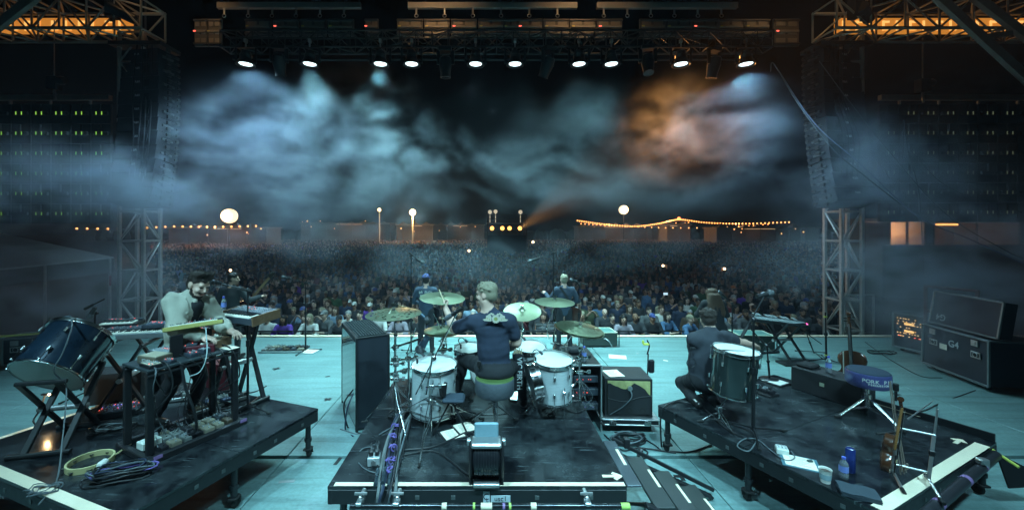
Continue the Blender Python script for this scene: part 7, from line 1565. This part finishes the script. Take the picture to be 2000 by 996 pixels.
# ---------------------------------------------------------------- the crowd
def fan(b, hair, pose, cap, beard, s=1., wide=1., top_len=.9):
    L = lambda x, y, z: np.array((x, y, z)) * s            # faces -y, towards the stage
    lean = {'rail': -.12, 'phone': 0, 'arms': 0, 'fold': 0, 'up': 0}[pose]
    torso(b, L(0, 0, .98), L(0, lean * .3, 1.12), L(0, lean * .7, 1.30), L(0, lean, 1.48), L(-.185 * wide, lean, 1.42), L(.185 * wide, lean, 1.42), 1, s, r=(.16 * wide, .15 * wide, .17 * wide))
    b.cap(L(0, lean, 1.47), L(0, lean - .02, 1.57), .058 * s, .052 * s, 0, .02); head(b, L(0, lean - .035, 1.645), (0, -1, .06), s=s, hair=hair, cap=cap, beard=beard)
    for sg in (-1, 1):
        sh = L(sg * .185 * wide, lean, 1.42)
        e, w = {'rail': ((.28, lean - .14, 1.17), (.10, lean - .32, 1.22)), 'phone': ((.27, -.18, 1.24), (.07, -.34, 1.50)), 'arms': ((.25, .02, 1.14), (.24, -.10, .92)), 'fold': ((.25, -.06, 1.15), (-.06, -.20, 1.20)), 'up': ((.33, -.12, 1.46), (.16, -.22, 1.72))}[pose]
        e, w = L(sg * e[0], *e[1:]), L(sg * w[0], *w[1:]); limb(b, [sh, lerp(sh, e, .6), e, lerp(e, w, .5)], [.072 * s, .064 * s, .056 * s, .05 * s], 1); limb(b, [lerp(e, w, .4), w], [.038 * s, .028 * s], 0); b.cap(w, w + nrm(w - e) * .09 * s, .034 * s, .026 * s, 0, .02, sq=((0, 1, 0), .6))
        hip = L(sg * .09, 0, .95); kn = L(sg * .10, -.02, .5); an = L(sg * .11, .02, .08); limb(b, [hip, kn, an], [.10 * s, .065 * s, .048 * s], 2); b.cap(an - [0, 0, .03], an + [0, -.17 * s, -.04], .042 * s, .036 * s, 3, .02)
DEFM = [skin_m, navy, jeans_blk, shoe_m, hair_dk, navy, eye_m, lip_m, capblue]
TPL = {}
def template(hair, pose, cap=False, beard=False, wide=1., h=.021):
    k = (hair, pose, cap, beard, wide)
    if k not in TPL:
        b = Body(); fan(b, hair, pose, cap, beard, wide=wide); TPL[k] = b.mesh('concert_goer', DEFM, h)
    return TPL[k]
skins = [skin_m, skin_pale, mat('brown_skin', (.20, .105, .065), .5, var=.1), mat('tan_skin', (.36, .20, .13), .5, var=.1)]
hairs = {'dark': hair_dk, 'blond': hair_bl, 'brown': hair_rd, 'grey': mat('grey_hair', (.30, .30, .30), .6, var=.3, scale=60), 'black': mat('black_hair', (.01, .009, .008), .45, var=.3, scale=60)}
tops = {'black': (.012, .012, .014), 'navy': (.02, .03, .06), 'grey': (.10, .105, .11), 'white': (.55, .55, .52), 'pale blue': (.24, .34, .46), 'olive': (.05, .06, .03), 'dark red': (.14, .02, .025), 'denim blue': (.07, .14, .25), 'purple': (.12, .05, .32), 'brown': (.09, .06, .04), 'charcoal': (.035, .037, .042), 'green': (.04, .09, .045), 'plaid': (.25, .22, .26)}
topm = {k: cloth(k.replace(' ', '_') + '_top', v) for k, v in tops.items()}
capm = {'white': cloth('white_cap', (.6, .6, .57)), 'black': cloth('black_cap', (.015, .015, .017)), 'blue': capblue, 'orange': cloth('orange_cap', (.6, .16, .04)), 'grey': cloth('grey_cap', (.2, .2, .2))}
def goer(label, px, py, hair='short', hc='dark', top='black', pose='arms', cap=None, beard=False, skin=0, wide=1., s=1., turn=0., xyz=None):
    me = template(hair, pose, cap is not None, beard, wide)
    o = bpy.data.objects.new('person', me); put(o)
    for i, mm in ((0, skins[skin]), (1, topm[top]), (4, hairs[hc]), (8, capm[cap] if cap else capblue)):
        sl = o.material_slots[i]; sl.link = 'OBJECT'; sl.material = mm
    if xyz is None:
        z = GZ + 1.66 * s; d = F * (H - z) / (py - YH); xyz = ((px - CX) / F * d, d + .035, GZ)
    o.location = xyz; o.scale = (s, s, s); o.rotation_euler = (0, 0, turn)
    return tag(o, label, 'person', 'concert-goers in the crowd')
FR = [
 (526, 619, 'grey-haired man in white polo leaning on the barrier at the left', dict(hair='short', hc='grey', top='white', pose='rail', skin=1, wide=1.15)),
 (557, 621, 'dark-haired woman in purple jacket leaning on the barrier', dict(hair='long', hc='black', top='purple', pose='rail', skin=2)),
 (591, 606, 'woman in pale blue shirt with blue cap, hand raised to her face', dict(hair='long', hc='blond', top='pale blue', pose='phone', cap='blue', skin=1)),
 (607, 619, 'laughing woman in white top beside the microphone stand', dict(hair='long', hc='blond', top='white', pose='rail', skin=1)),
 (628, 607, 'blond woman in grey top holding up a phone', dict(hair='long', hc='blond', top='grey', pose='phone', skin=1)),
 (657, 604, 'smiling woman with long fair hair and pale blue shawl', dict(hair='long', hc='brown', top='pale blue', pose='rail', skin=1)),
 (665, 622, 'person in dark cap bending over the barrier', dict(hair='short', hc='dark', top='charcoal', pose='rail', cap='black', skin=0)),
 (692, 596, 'man in white cap and dark printed shirt behind the speaker cabinet', dict(hair='short', top='charcoal', cap='white', wide=1.1)),
 (722, 598, 'man in white cap and purple top behind the speaker cabinet', dict(hair='short', top='purple', cap='white')),
 (640, 592, 'woman in black with long brown hair in the second row', dict(hair='long', hc='brown', top='black', skin=1)),
 (612, 592, 'man in grey cap and dark red shirt in the second row', dict(hair='short', top='dark red', cap='grey', skin=0)),
 (740, 612, 'woman in pink-lit white top below the holed cymbal', dict(hair='long', hc='blond', top='white', pose='rail')),
 (780, 616, 'woman in plaid shirt below the holed cymbal', dict(hair='long', hc='dark', top='plaid', pose='rail', skin=1)),
 (1152, 598, 'photographer in olive shirt raising a camera at the barrier', dict(hair='short', top='olive', pose='phone', cap='grey')),
 (1179, 608, 'balding man in dark jacket beside the photographer', dict(hair='none', top='charcoal', pose='rail', skin=1, wide=1.1)),
 (1194, 618, 'black-haired boy in black printed sweatshirt at the barrier', dict(hair='short', hc='black', top='black', pose='rail', skin=1, s=.96)),
 (1215, 621, 'long-haired woman in plaid shirt at the barrier', dict(hair='long', hc='black', top='plaid', pose='rail', skin=0)),
 (1238, 617, 'bald bearded man in dark shirt at the barrier', dict(hair='none', hc='black', top='charcoal', pose='rail', beard=True, skin=2, wide=1.1)),
 (1265, 605, 'bearded man in grey hooded jacket at the barrier', dict(hair='short', hc='dark', top='grey', pose='rail', beard=True, skin=1, wide=1.15)),
 (1297, 615, 'dark-haired woman in denim jacket at the barrier', dict(hair='long', hc='dark', top='denim blue', pose='rail', skin=1, turn=.4)),
 (1292, 604, 'man in white shirt behind the woman in denim', dict(hair='short', hc='brown', top='white', skin=1)),
 (1340, 621, 'woman with curly fair hair in bright blue denim jacket', dict(hair='curly', hc='blond', top='denim blue', pose='rail', skin=1, turn=.5)),
 (1300, 581, 'man in black with both arms raised holding a phone', dict(hair='short', top='black', pose='up', cap='black', skin=0)),
 (1277, 583, 'black-haired teenager in purple-blue hooded top', dict(hair='messy', hc='black', top='navy', skin=1)),
 (1206, 594, 'fair-haired woman in navy coat in the second row', dict(hair='short', hc='blond', top='navy', skin=1)),
 (1330, 598, 'man in dark cap and navy shirt in the second row', dict(hair='short', top='navy', cap='black', wide=1.15)),
 (1342, 586, 'woman in pale top with dark hair in the third row', dict(hair='long', hc='black', top='white', skin=1)),
 (1230, 602, 'brown-haired woman behind the bald bearded man', dict(hair='long', hc='brown', top='charcoal', skin=1)),
 (1178, 583, 'man in white cap in the third row beside the singer', dict(hair='short', top='charcoal', cap='white')),
 (1190, 588, 'man in grey cap in the third row', dict(hair='short', top='black', cap='grey')),
 (1232, 573, 'man in grey jacket and white cap further back', dict(hair='short', top='grey', cap='white', wide=1.1)),
 (1372, 565, 'man in green shirt standing taller in the crowd', dict(hair='short', hc='brown', top='green', s=1.06, wide=1.15)),
 (1432, 563, 'person in orange cap among dark clothes', dict(hair='short', top='charcoal', cap='orange')),
 (1425, 590, 'man in dark red top right of the long-haired musician', dict(hair='short', hc='dark', top='dark red', skin=0)),
 (1469, 598, 'bald man in dark shirt left of the mallet instrument', dict(hair='none', top='black', skin=1, wide=1.1)),
 (1452, 610, 'bearded man in grey shirt near the right stage box', dict(hair='short', hc='dark', top='grey', beard=True, pose='rail', skin=2)),
 (1512, 566, 'man in white cap near the right truss tower', dict(hair='short', top='brown', cap='white')),
 (1395, 600, 'woman in pale blue top behind the percussionist', dict(hair='long', hc='brown', top='pale blue', pose='rail')),
]
used = []
for px, py, lab, kw in FR:
    o = goer(lab, px, py, **kw); used.append((o.location.x, o.location.y))
phone_m = mat('phone_screen', (.1, .15, .2), .2, var=0, emis=(.6, .85, 1), estr=.8)
for lab, x, y in (('phone held up by the man with raised arms', 1300, 576), ('phone held by the blond woman in grey', 628, 614), ('camera raised by the photographer at the barrier', 1150, 596)):
    z = 0; p = P(x, y, {1300: 14.0, 628: 12.0, 1150: 12.5}[x]); m = MB(); m.box((0, 0, 0), (.15, .015, .08) if x != 1150 else (.16, .12, .11)); m.build('x', phone_m if x == 1300 else blackp); o = bpy.data.objects['x']; o.name = 'phone' if x != 1150 else 'camera_body'; o.location = p; tag(o, lab, 'phone' if x != 1150 else 'camera')
# other people, individually, up to about 300
rg = random.Random(21); count = len(FR); d = 11.85; names = list(tops); wts = [11, 6, 3, 1, .7, 2, 1, .8, .4, 2, 8, .5, .4]
styles = [('short', 'short hair'), ('long', 'long hair'), ('short', 'short hair'), ('cap', 'cap'), ('curly', 'curly hair'), ('beard', 'beard')]
row = 0
while count < 300:
    x = -.80 * d + rg.uniform(0, .5); 
    while x < .86 * d and count < 300:
        xx, yy = x + rg.uniform(-.09, .09), d + rg.uniform(-.2, .2); x += rg.uniform(.50, .80)
        if any((xx - u) ** 2 + ((yy - v) * .9) ** 2 < .17 for u, v in used): continue
        st, sl = rg.choice(styles); top = rg.choices(names, wts)[0]; hc = rg.choice(['dark', 'dark', 'black', 'brown', 'blond', 'grey']); cap = rg.choice(['white', 'black', 'blue', 'grey', 'black']) if st == 'cap' else None
        hair = {'cap': 'short', 'beard': 'short'}.get(st, st); pose = rg.choice(['arms', 'arms', 'fold', 'arms', 'phone']) if row else 'rail'
        desc = f'{cap} cap' if cap else (f'{hc} beard' if st == 'beard' else f'{sl.split()[0]} {hc} hair')
        goer(f'crowd member in {top} top with {desc}, ' + {'arms': 'arms down', 'fold': 'arms folded', 'phone': 'hands at the face', 'rail': 'leaning on the barrier'}[pose], 0, 0, hair, hc, top, pose, cap, st == 'beard', rg.choices([0, 1, 2, 3], [3, 4, 1.5, 2])[0], rg.choice([1., 1., 1.15]), rg.uniform(.92, 1.06), rg.uniform(-.35, .35), (xx, yy, GZ)); used.append((xx, yy)); count += 1
    d += .66; row += 1
# everybody beyond: one mass
def coarse(hair, pose, cap, h):
    b = Body(); fan(b, hair, pose, cap, False); me = b.mesh('tmp', DEFM, h)
    v = np.empty(len(me.vertices) * 3, np.float32); me.vertices.foreach_get('co', v); v = v.reshape(-1, 3); f = np.empty(len(me.polygons) * 4, np.int32); me.polygons.foreach_get('vertices', f); f = f.reshape(-1, 4); l = np.empty(len(me.polygons), np.int32); me.polygons.foreach_get('material_index', l)
    keep = v[f][:, :, 2].max(1) > .95; f = f[keep]; l = l[keep]; u, inv = np.unique(f, return_inverse=True); bpy.data.meshes.remove(me)
    return v[u], inv.reshape(-1, 4), l
def mass(name, label, tpls, places, cols):
    VS, FS, CS = [], [], []; off = 0
    for (x, y, s, tn, c_, q) in places:
        v, f, l = tpls[q]; ca, sa = math.cos(tn) * s, math.sin(tn) * s; w = np.empty_like(v); w[:, 0] = v[:, 0] * ca - v[:, 1] * sa + x; w[:, 1] = v[:, 0] * sa + v[:, 1] * ca + y; w[:, 2] = v[:, 2] * s + GZ
        VS.append(w); FS.append(f + off); off += len(v); pal = np.array([c_[0], c_[1], (.012, .012, .015), (.01, .01, .01), c_[2], c_[1], (.02, .02, .02), (.2, .08, .07), c_[3]], np.float32); CS.append(pal[l])
    VS = np.concatenate(VS); FS = np.concatenate(FS); CS = np.concatenate(CS); me = bpy.data.meshes.new(name); n = len(FS)
    me.vertices.add(len(VS)); me.vertices.foreach_set('co', VS.ravel()); me.loops.add(n * 4); me.loops.foreach_set('vertex_index', FS.astype(np.int32).ravel()); me.polygons.add(n); me.polygons.foreach_set('loop_start', np.arange(0, n * 4, 4, dtype=np.int32)); me.update(calc_edges=True)
    a = me.attributes.new('tone', 'FLOAT_COLOR', 'FACE'); a.data.foreach_set('color', np.concatenate([CS, np.ones((n, 1), np.float32)], 1).ravel()); me.materials.append(MATS.get('crowd_clothes') or attr_mat('crowd_clothes')); me.shade_smooth()
    o = bpy.data.objects.new(name, me); put(o); return tag(o, kind='stuff', label=label)
sk = [(.46, .27, .20), (.56, .37, .29), (.20, .105, .065), (.36, .20, .13)]; hr = [(.022, .014, .01), (.20, .15, .09), (.075, .04, .022), (.01, .009, .008), (.3, .3, .3)]; cp2 = [(.4, .4, .38), (.015, .015, .017), (.05, .07, .16), (.1, .1, .1), (.02, .02, .025)]
def pick(): return (rg.choice(sk), tuple(v * rg.uniform(.7, 1.2) for v in tops[rg.choices(names, wts)[0]]), rg.choice(hr), rg.choice(cp2))
T1 = [coarse('short', 'arms', False, .055), coarse('long', 'arms', False, .055), coarse('short', 'arms', True, .055), coarse('short', 'phone', False, .055), coarse('short', 'up', False, .055)]
pl_ = []; d = max(v for u, v in used) + .5
while d < 38:
    x = -.82 * d
    while x < .90 * d: pl_.append((x + rg.uniform(-.1, .1), d + rg.uniform(-.25, .25), rg.uniform(.9, 1.07), rg.uniform(-.4, .4), pick(), rg.choices(range(5), [5, 3, 2, .8, .25])[0])); x += rg.uniform(.5, .85)
    d += .72
mass('crowd', 'dense crowd standing behind the first rows', T1, pl_, None)
T2 = [coarse('short', 'arms', False, .12), coarse('long', 'arms', False, .12), coarse('short', 'arms', True, .12)]
pl_ = []
while d < 105:
    x = -.84 * d
    while x < .92 * d: pl_.append((x + rg.uniform(-.2, .2), d + rg.uniform(-.4, .4), rg.uniform(.9, 1.1), rg.uniform(-.4, .4), pick(), rg.choice((0, 0, 1, 2)))); x += rg.uniform(.6, 1.15)
    d += .85 + (d - 38) * .012
mass('far_crowd', 'distant crowd reaching back to the strings of lights', T2, pl_, None)
# ---------------------------------------------------------------- lights and buildings behind the crowd
globe_m = mat('lit_globe', (1, .9, .7), .5, var=0, emis=(1, .72, .42), estr=1.7); bulb_m = mat('lit_bulb', (1, .7, .4), .5, var=0, emis=(1, .36, .09), estr=3.2); wall_w = mat('pale_wall', (.20, .17, .145), .85, var=.15, scale=.6); dkst = mat('dark_steelwork', (.03, .03, .032), .6)
def pt(parent, loc, e, col, r=.5):
    ld = bpy.data.lights.new('glow_light', 'POINT'); ld.energy = e; ld.color = col; ld.shadow_soft_size = r; lo = bpy.data.objects.new('glow_light', ld); put(lo, parent); lo.location = loc; return lo
for lab, x, y, d, rp, e in (('large glowing globe lamp on a mast left behind the crowd', 448, 422, 62, 14.5, 2500), ('smaller glowing globe lamp on a mast right behind the crowd', 1218, 410, 95, 9.2, 2600)):
    c_ = P(x, y, d); r_ = rp / F * d; t = thing('globe_lamp', lab, 'lamp', (c_.x, c_.y, GZ)); m = MB(); m.ball((0, 0, c_.z - GZ), (r_, r_, r_ * .97), 28); m.build('globe', globe_m, t); m = MB(); m.tube((0, 0, 0), (0, 0, c_.z - GZ - r_ * .98), .09, n=8); m.build('mast', dkst, t); pt(t, (0, -r_ - .4, c_.z - GZ), e, (1, .55, .25), .8)
def string(label, pts, d, n, sag=0., r=.10, lights=0):
    p = [P(x, y, d) for x, y in pts]; c_ = bez(p, n); o = c_[0]; t = thing('string_lights', label, 'string lights', o); m = MB(); m.path([q - o for q in c_], .02, 4); m.build('wire', dkst, t); m = MB()
    for q in c_: m.ball(q - o - V((0, 0, .12)), r * 1.7, 6)
    b = m.build('bulbs', bulb_m, t); b['kind'] = 'stuff'
    for k in range(lights): q = c_[int(len(c_) * (k + .5) / lights)] - o; pt(t, (q.x, q.y - .6, q.z - .4), 300, (1, .5, .22), .4)
    return t
string('main string of warm bulbs rising to a peak right behind the crowd', [(1128, 430), (1180, 437), (1240, 441), (1285, 436), (1326, 428), (1380, 434), (1450, 436), (1541, 433)], 88, 84, r=.10, lights=3)
string('lower string of warm bulbs along the right back edge', [(1135, 436), (1200, 440), (1300, 444), (1420, 443), (1500, 437)], 90, 34, r=.08)
string('string of warm bulbs along the left back edge', [(150, 445), (250, 445), (340, 441), (420, 442), (500, 440)], 60, 20, r=.09, lights=2)
m = MB(); m.ball(P(1326, 427, 88), .35, 10); tag(m.build('beacon_lamp', mat('red_beacon', (1, .2, .1), .4, var=0, emis=(1, .16, .04), estr=6)), 'red beacon at the peak of the main light string', 'lamp')
# front-of-house tower with four lamps
d = 46; o = P(990, 448, d); o.z = GZ; t = thing('control_tower', 'scaffold control tower with four orange lamps in the middle of the crowd', 'tower', o); x0, x1 = P(952, 0, d).x - o.x, P(1028, 0, d).x - o.x; zt = P(0, 436, d).z - GZ; zu = P(0, 420, d).z - GZ
for x in (x0, x1):
    for y in (0, 3): m = MB(); m.tube((x, y, 0), (x, y, zu), .07, n=8); m.build('post', dkst, t)
m = MB(); m.box(((x0 + x1) / 2, 1.5, zt), (x1 - x0 + .3, 3.2, .14)); m.build('deck', mat('tower_deck', (.2, .19, .17), .6), t); m = MB(); m.box(((x0 + x1) / 2, .1, zt * .42), (x1 - x0, .1, zt * .6)); m.build('screen_wall', spk, t)
for z in (zu, (zt + zu) / 2): m = MB(); m.tube((x0, 0, z), (x1, 0, z), .04, n=6); m.build('handrail', dkst, t)
for x in (961, 981, 995, 1015):
    xx = P(x, 446, d).x - o.x; zz = P(x, 446, d).z - GZ; m = MB(); m.lathe([(.12, .2), (.26, .05), (.28, 0), (.24, 0)], 14, 0, TR((xx, -.2, zz), R(-90))); lm = m.build('lamp', housing, t); m = MB(); m.ball((xx, -.22, zz), (.24, .08, .24), 12); m.build('lens', mat('orange_lens', (1, .6, .2), .4, var=0, emis=(1, .42, .09), estr=3.2), lm)
for x, y in ((957, 414), (968, 413), (1017, 414)):
    xx, zz = P(x, y, d).x - o.x, P(x, y, d).z - GZ; m = MB(); m.tube((xx, .5, zt), (xx, .5, zz), .04, n=6); m.ball((xx, .4, zz), .24, 10); m.build('small_lamp', mat('dim_lamp', (.5, .5, .4), .4, var=0, emis=(1, .85, .6), estr=.5), t)
# orange beam from the tower into the smoke on the right
ld = bpy.data.lights.new('tower_spot', 'SPOT'); ld.energy = SPOT_E; ld.color = (1, .40, .10); ld.spot_size = R(6.4); ld.spot_blend = .9; ld.shadow_soft_size = .2; lo = bpy.data.objects.new('tower_spot', ld); put(lo, t); src = V((P(1015, 446, d).x - o.x, -.6, P(1015, 446, d).z - GZ)); tgt = P(1318, 245, 10.8) - o; lo.matrix_local = zframe(src, src - (tgt - src))
# flood poles, far roofs, booth, trees of masts
for i, (x, y, yb, s_, e) in enumerate(((741, 410, 437, .32, 0), (806, 415, 437, .62, 5000))):
    d = 80; p = P(x, y, d); t = thing('flood_pole', ['thin floodlight pole left of the bright one', 'pole with the brightest starburst floodlight'][i], 'lamp', (p.x, p.y, GZ)); z = p.z - GZ; m = MB(); m.tube((0, 0, 0), (0, 0, z), .12, n=8); m.build('pole', mat('pale_pole', (.4, .38, .3), .6), t); m = MB(); m.box((0, .2, z), (.9, .4, .4)); m.build('housing', housing, t); m = MB(); m.ball((0, -.1, z), (s_, .2, s_), 12); m.build('lamp', mat('flood_lens%d' % i, (1, .8, .5), .4, var=0, emis=(1, .66, .32), estr=14 if i else 6), t)
    if e: pt(t, (0, -1, z - .6), e, (1, .6, .25), .5)
def hut(label, x0, x1, y0, y1, d, roof=True, lit=0., wall=wall_w, name='building', dep=5.):
    a = P(x0, y1, d); w = P(x1, 0, d).x - a.x; h = P(0, y0, d).z - GZ; t = thing(name, label, 'building', (a.x + w / 2, d, GZ))
    for sx in (-1, 1): m = MB(); m.box((sx * w / 2, dep / 2, h / 2), (.12, dep, h), ch=0); m.build('side_wall', wall, t)
    m = MB(); m.box((0, dep, h / 2), (w, .12, h), ch=0); m.build('back_wall', wall, t)
    if roof: m = MB(); m.box((0, dep / 2, h + .12), (w + .6, dep + .6, .22), ch=0); m.build('roof', mat('flat_roof', (.22, .20, .17), .8), t)
    hc_ = 1.1 if d > 40 else P(0, 478, d).z - GZ; m = MB(); m.box((0, -.15, hc_ / 2), (w * (1 if d > 40 else 1.5), .1, hc_), ch=0); m.build('counter' if d > 40 else 'added_board', dkst, t)  # near rooms get an added dark board that hides the lower lit wall
    for k in range(max(2, int(w / 3)) + 1): m = MB(); m.tube((-w / 2 + w * k / max(2, int(w / 3)), 0, 0), (-w / 2 + w * k / max(2, int(w / 3)), 0, h), .07, n=6); m.build('post', wall, t)
    if lit: pt(t, (0, dep * .55, h - .5), lit * (.05 if d > 40 else .38), (1, .55, .28), .3); m = MB(); m.box((0, dep * .5, h - .1), (w * .3, .2, .1), ch=0); m.build('ceiling_lamp', bulb_m if d < 40 else mat('dim_strip', (.5, .4, .3), .6, var=0, emis=(1, .6, .3), estr=1.2), t)
    if d > 40:
        rq = random.Random(int(x0))
        for k in range(2 + int(w / 5)): m = MB(); m.ball((rq.uniform(-w / 2, w / 2), -.2, h * rq.uniform(.72, 1.15)), rq.uniform(.06, .16), 6); m.build('small_lamp', bulb_m, t)
        for k in range(int(w / 2.6)): m = MB(); xx = -w / 2 + 2.6 * (k + .5); m.add([(xx - 1.2, -.4, h - .1), (xx + 1.2, -.4, h - .1), (xx + 1.2, 2.0, h - .1), (xx - 1.2, 2.0, h - .1), (xx, .8, h + rq.uniform(.5, 1.1))], [(0, 1, 4), (1, 2, 4), (2, 3, 4), (3, 0, 4), (3, 2, 1, 0)]); m.build('canopy', mat('canopy_cloth', (.12, .11, .10), .8), t, smooth=False)
    return t
hut('long low building with lit roof edge left behind the crowd', 588, 762, 437, 452, 95, lit=900); hut('low hut with lit underside right of the starburst floodlight', 775, 845, 440, 455, 90, lit=900); hut('dim hut left of the control tower', 850, 945, 440, 452, 100, lit=450)
hut('small lit booth under the right light strings', 1303, 1348, 440, 452, 92, lit=700); hut('wide dim stall at the right back of the crowd', 1130, 1290, 443, 452, 96, lit=500); hut('bar hut under the left light string', 330, 520, 446, 462, 72, lit=1500)
hut('warmly lit room right of the right truss tower', 1737, 1806, 433, 480, 24, lit=420, dep=3.5); hut('dimmer lit room at the far right', 1824, 1990, 435, 480, 25, lit=90, dep=3.5)
hut('dim stall at the right behind the crowd edge', 1400, 1600, 446, 458, 85, lit=300)
hl = thing('tree_line', 'dark hedge line far behind the buildings', 'hedge', (0, 150, GZ)); m = MB(); rg = random.Random(5)
for k in range(150): m.ball((-150 + 2 * k + rg.uniform(-1, 1), rg.uniform(-2, 2), 1.2), (rg.uniform(1.6, 3), 2, rg.uniform(1.6, 3.6)), 8)
m.build('foliage', mat('night_foliage', (.03, .045, .025), .9), hl)['kind'] = 'stuff'
for i, (x, y) in enumerate(((450, 528), (916, 490), (1295, 519), (1041, 473), (1415, 525))):
    z = GZ + 1.75; d = F * (H - z) / (y - YH); p = P(x, y, d); m = MB(); m.ball((0, 0, 0), d * 2.6 / F, 8); o = tag(m.build('phone_torch', mat('phone_torch', (1, .8, .6), .4, var=0, emis=(1, .62, .35), estr=5), loc=tuple(p)), f'bright phone torch shining in the crowd, {nth[i]} counted by closeness to the left, centre and right' if False else ['phone torch shining left behind the keyboard microphone', 'phone torch shining in the crowd above the drummer', 'phone torch shining in the crowd right of the singer', 'faint phone torch far back right of the drummer', 'faint phone torch in the crowd above the percussionist'][i], 'torch')
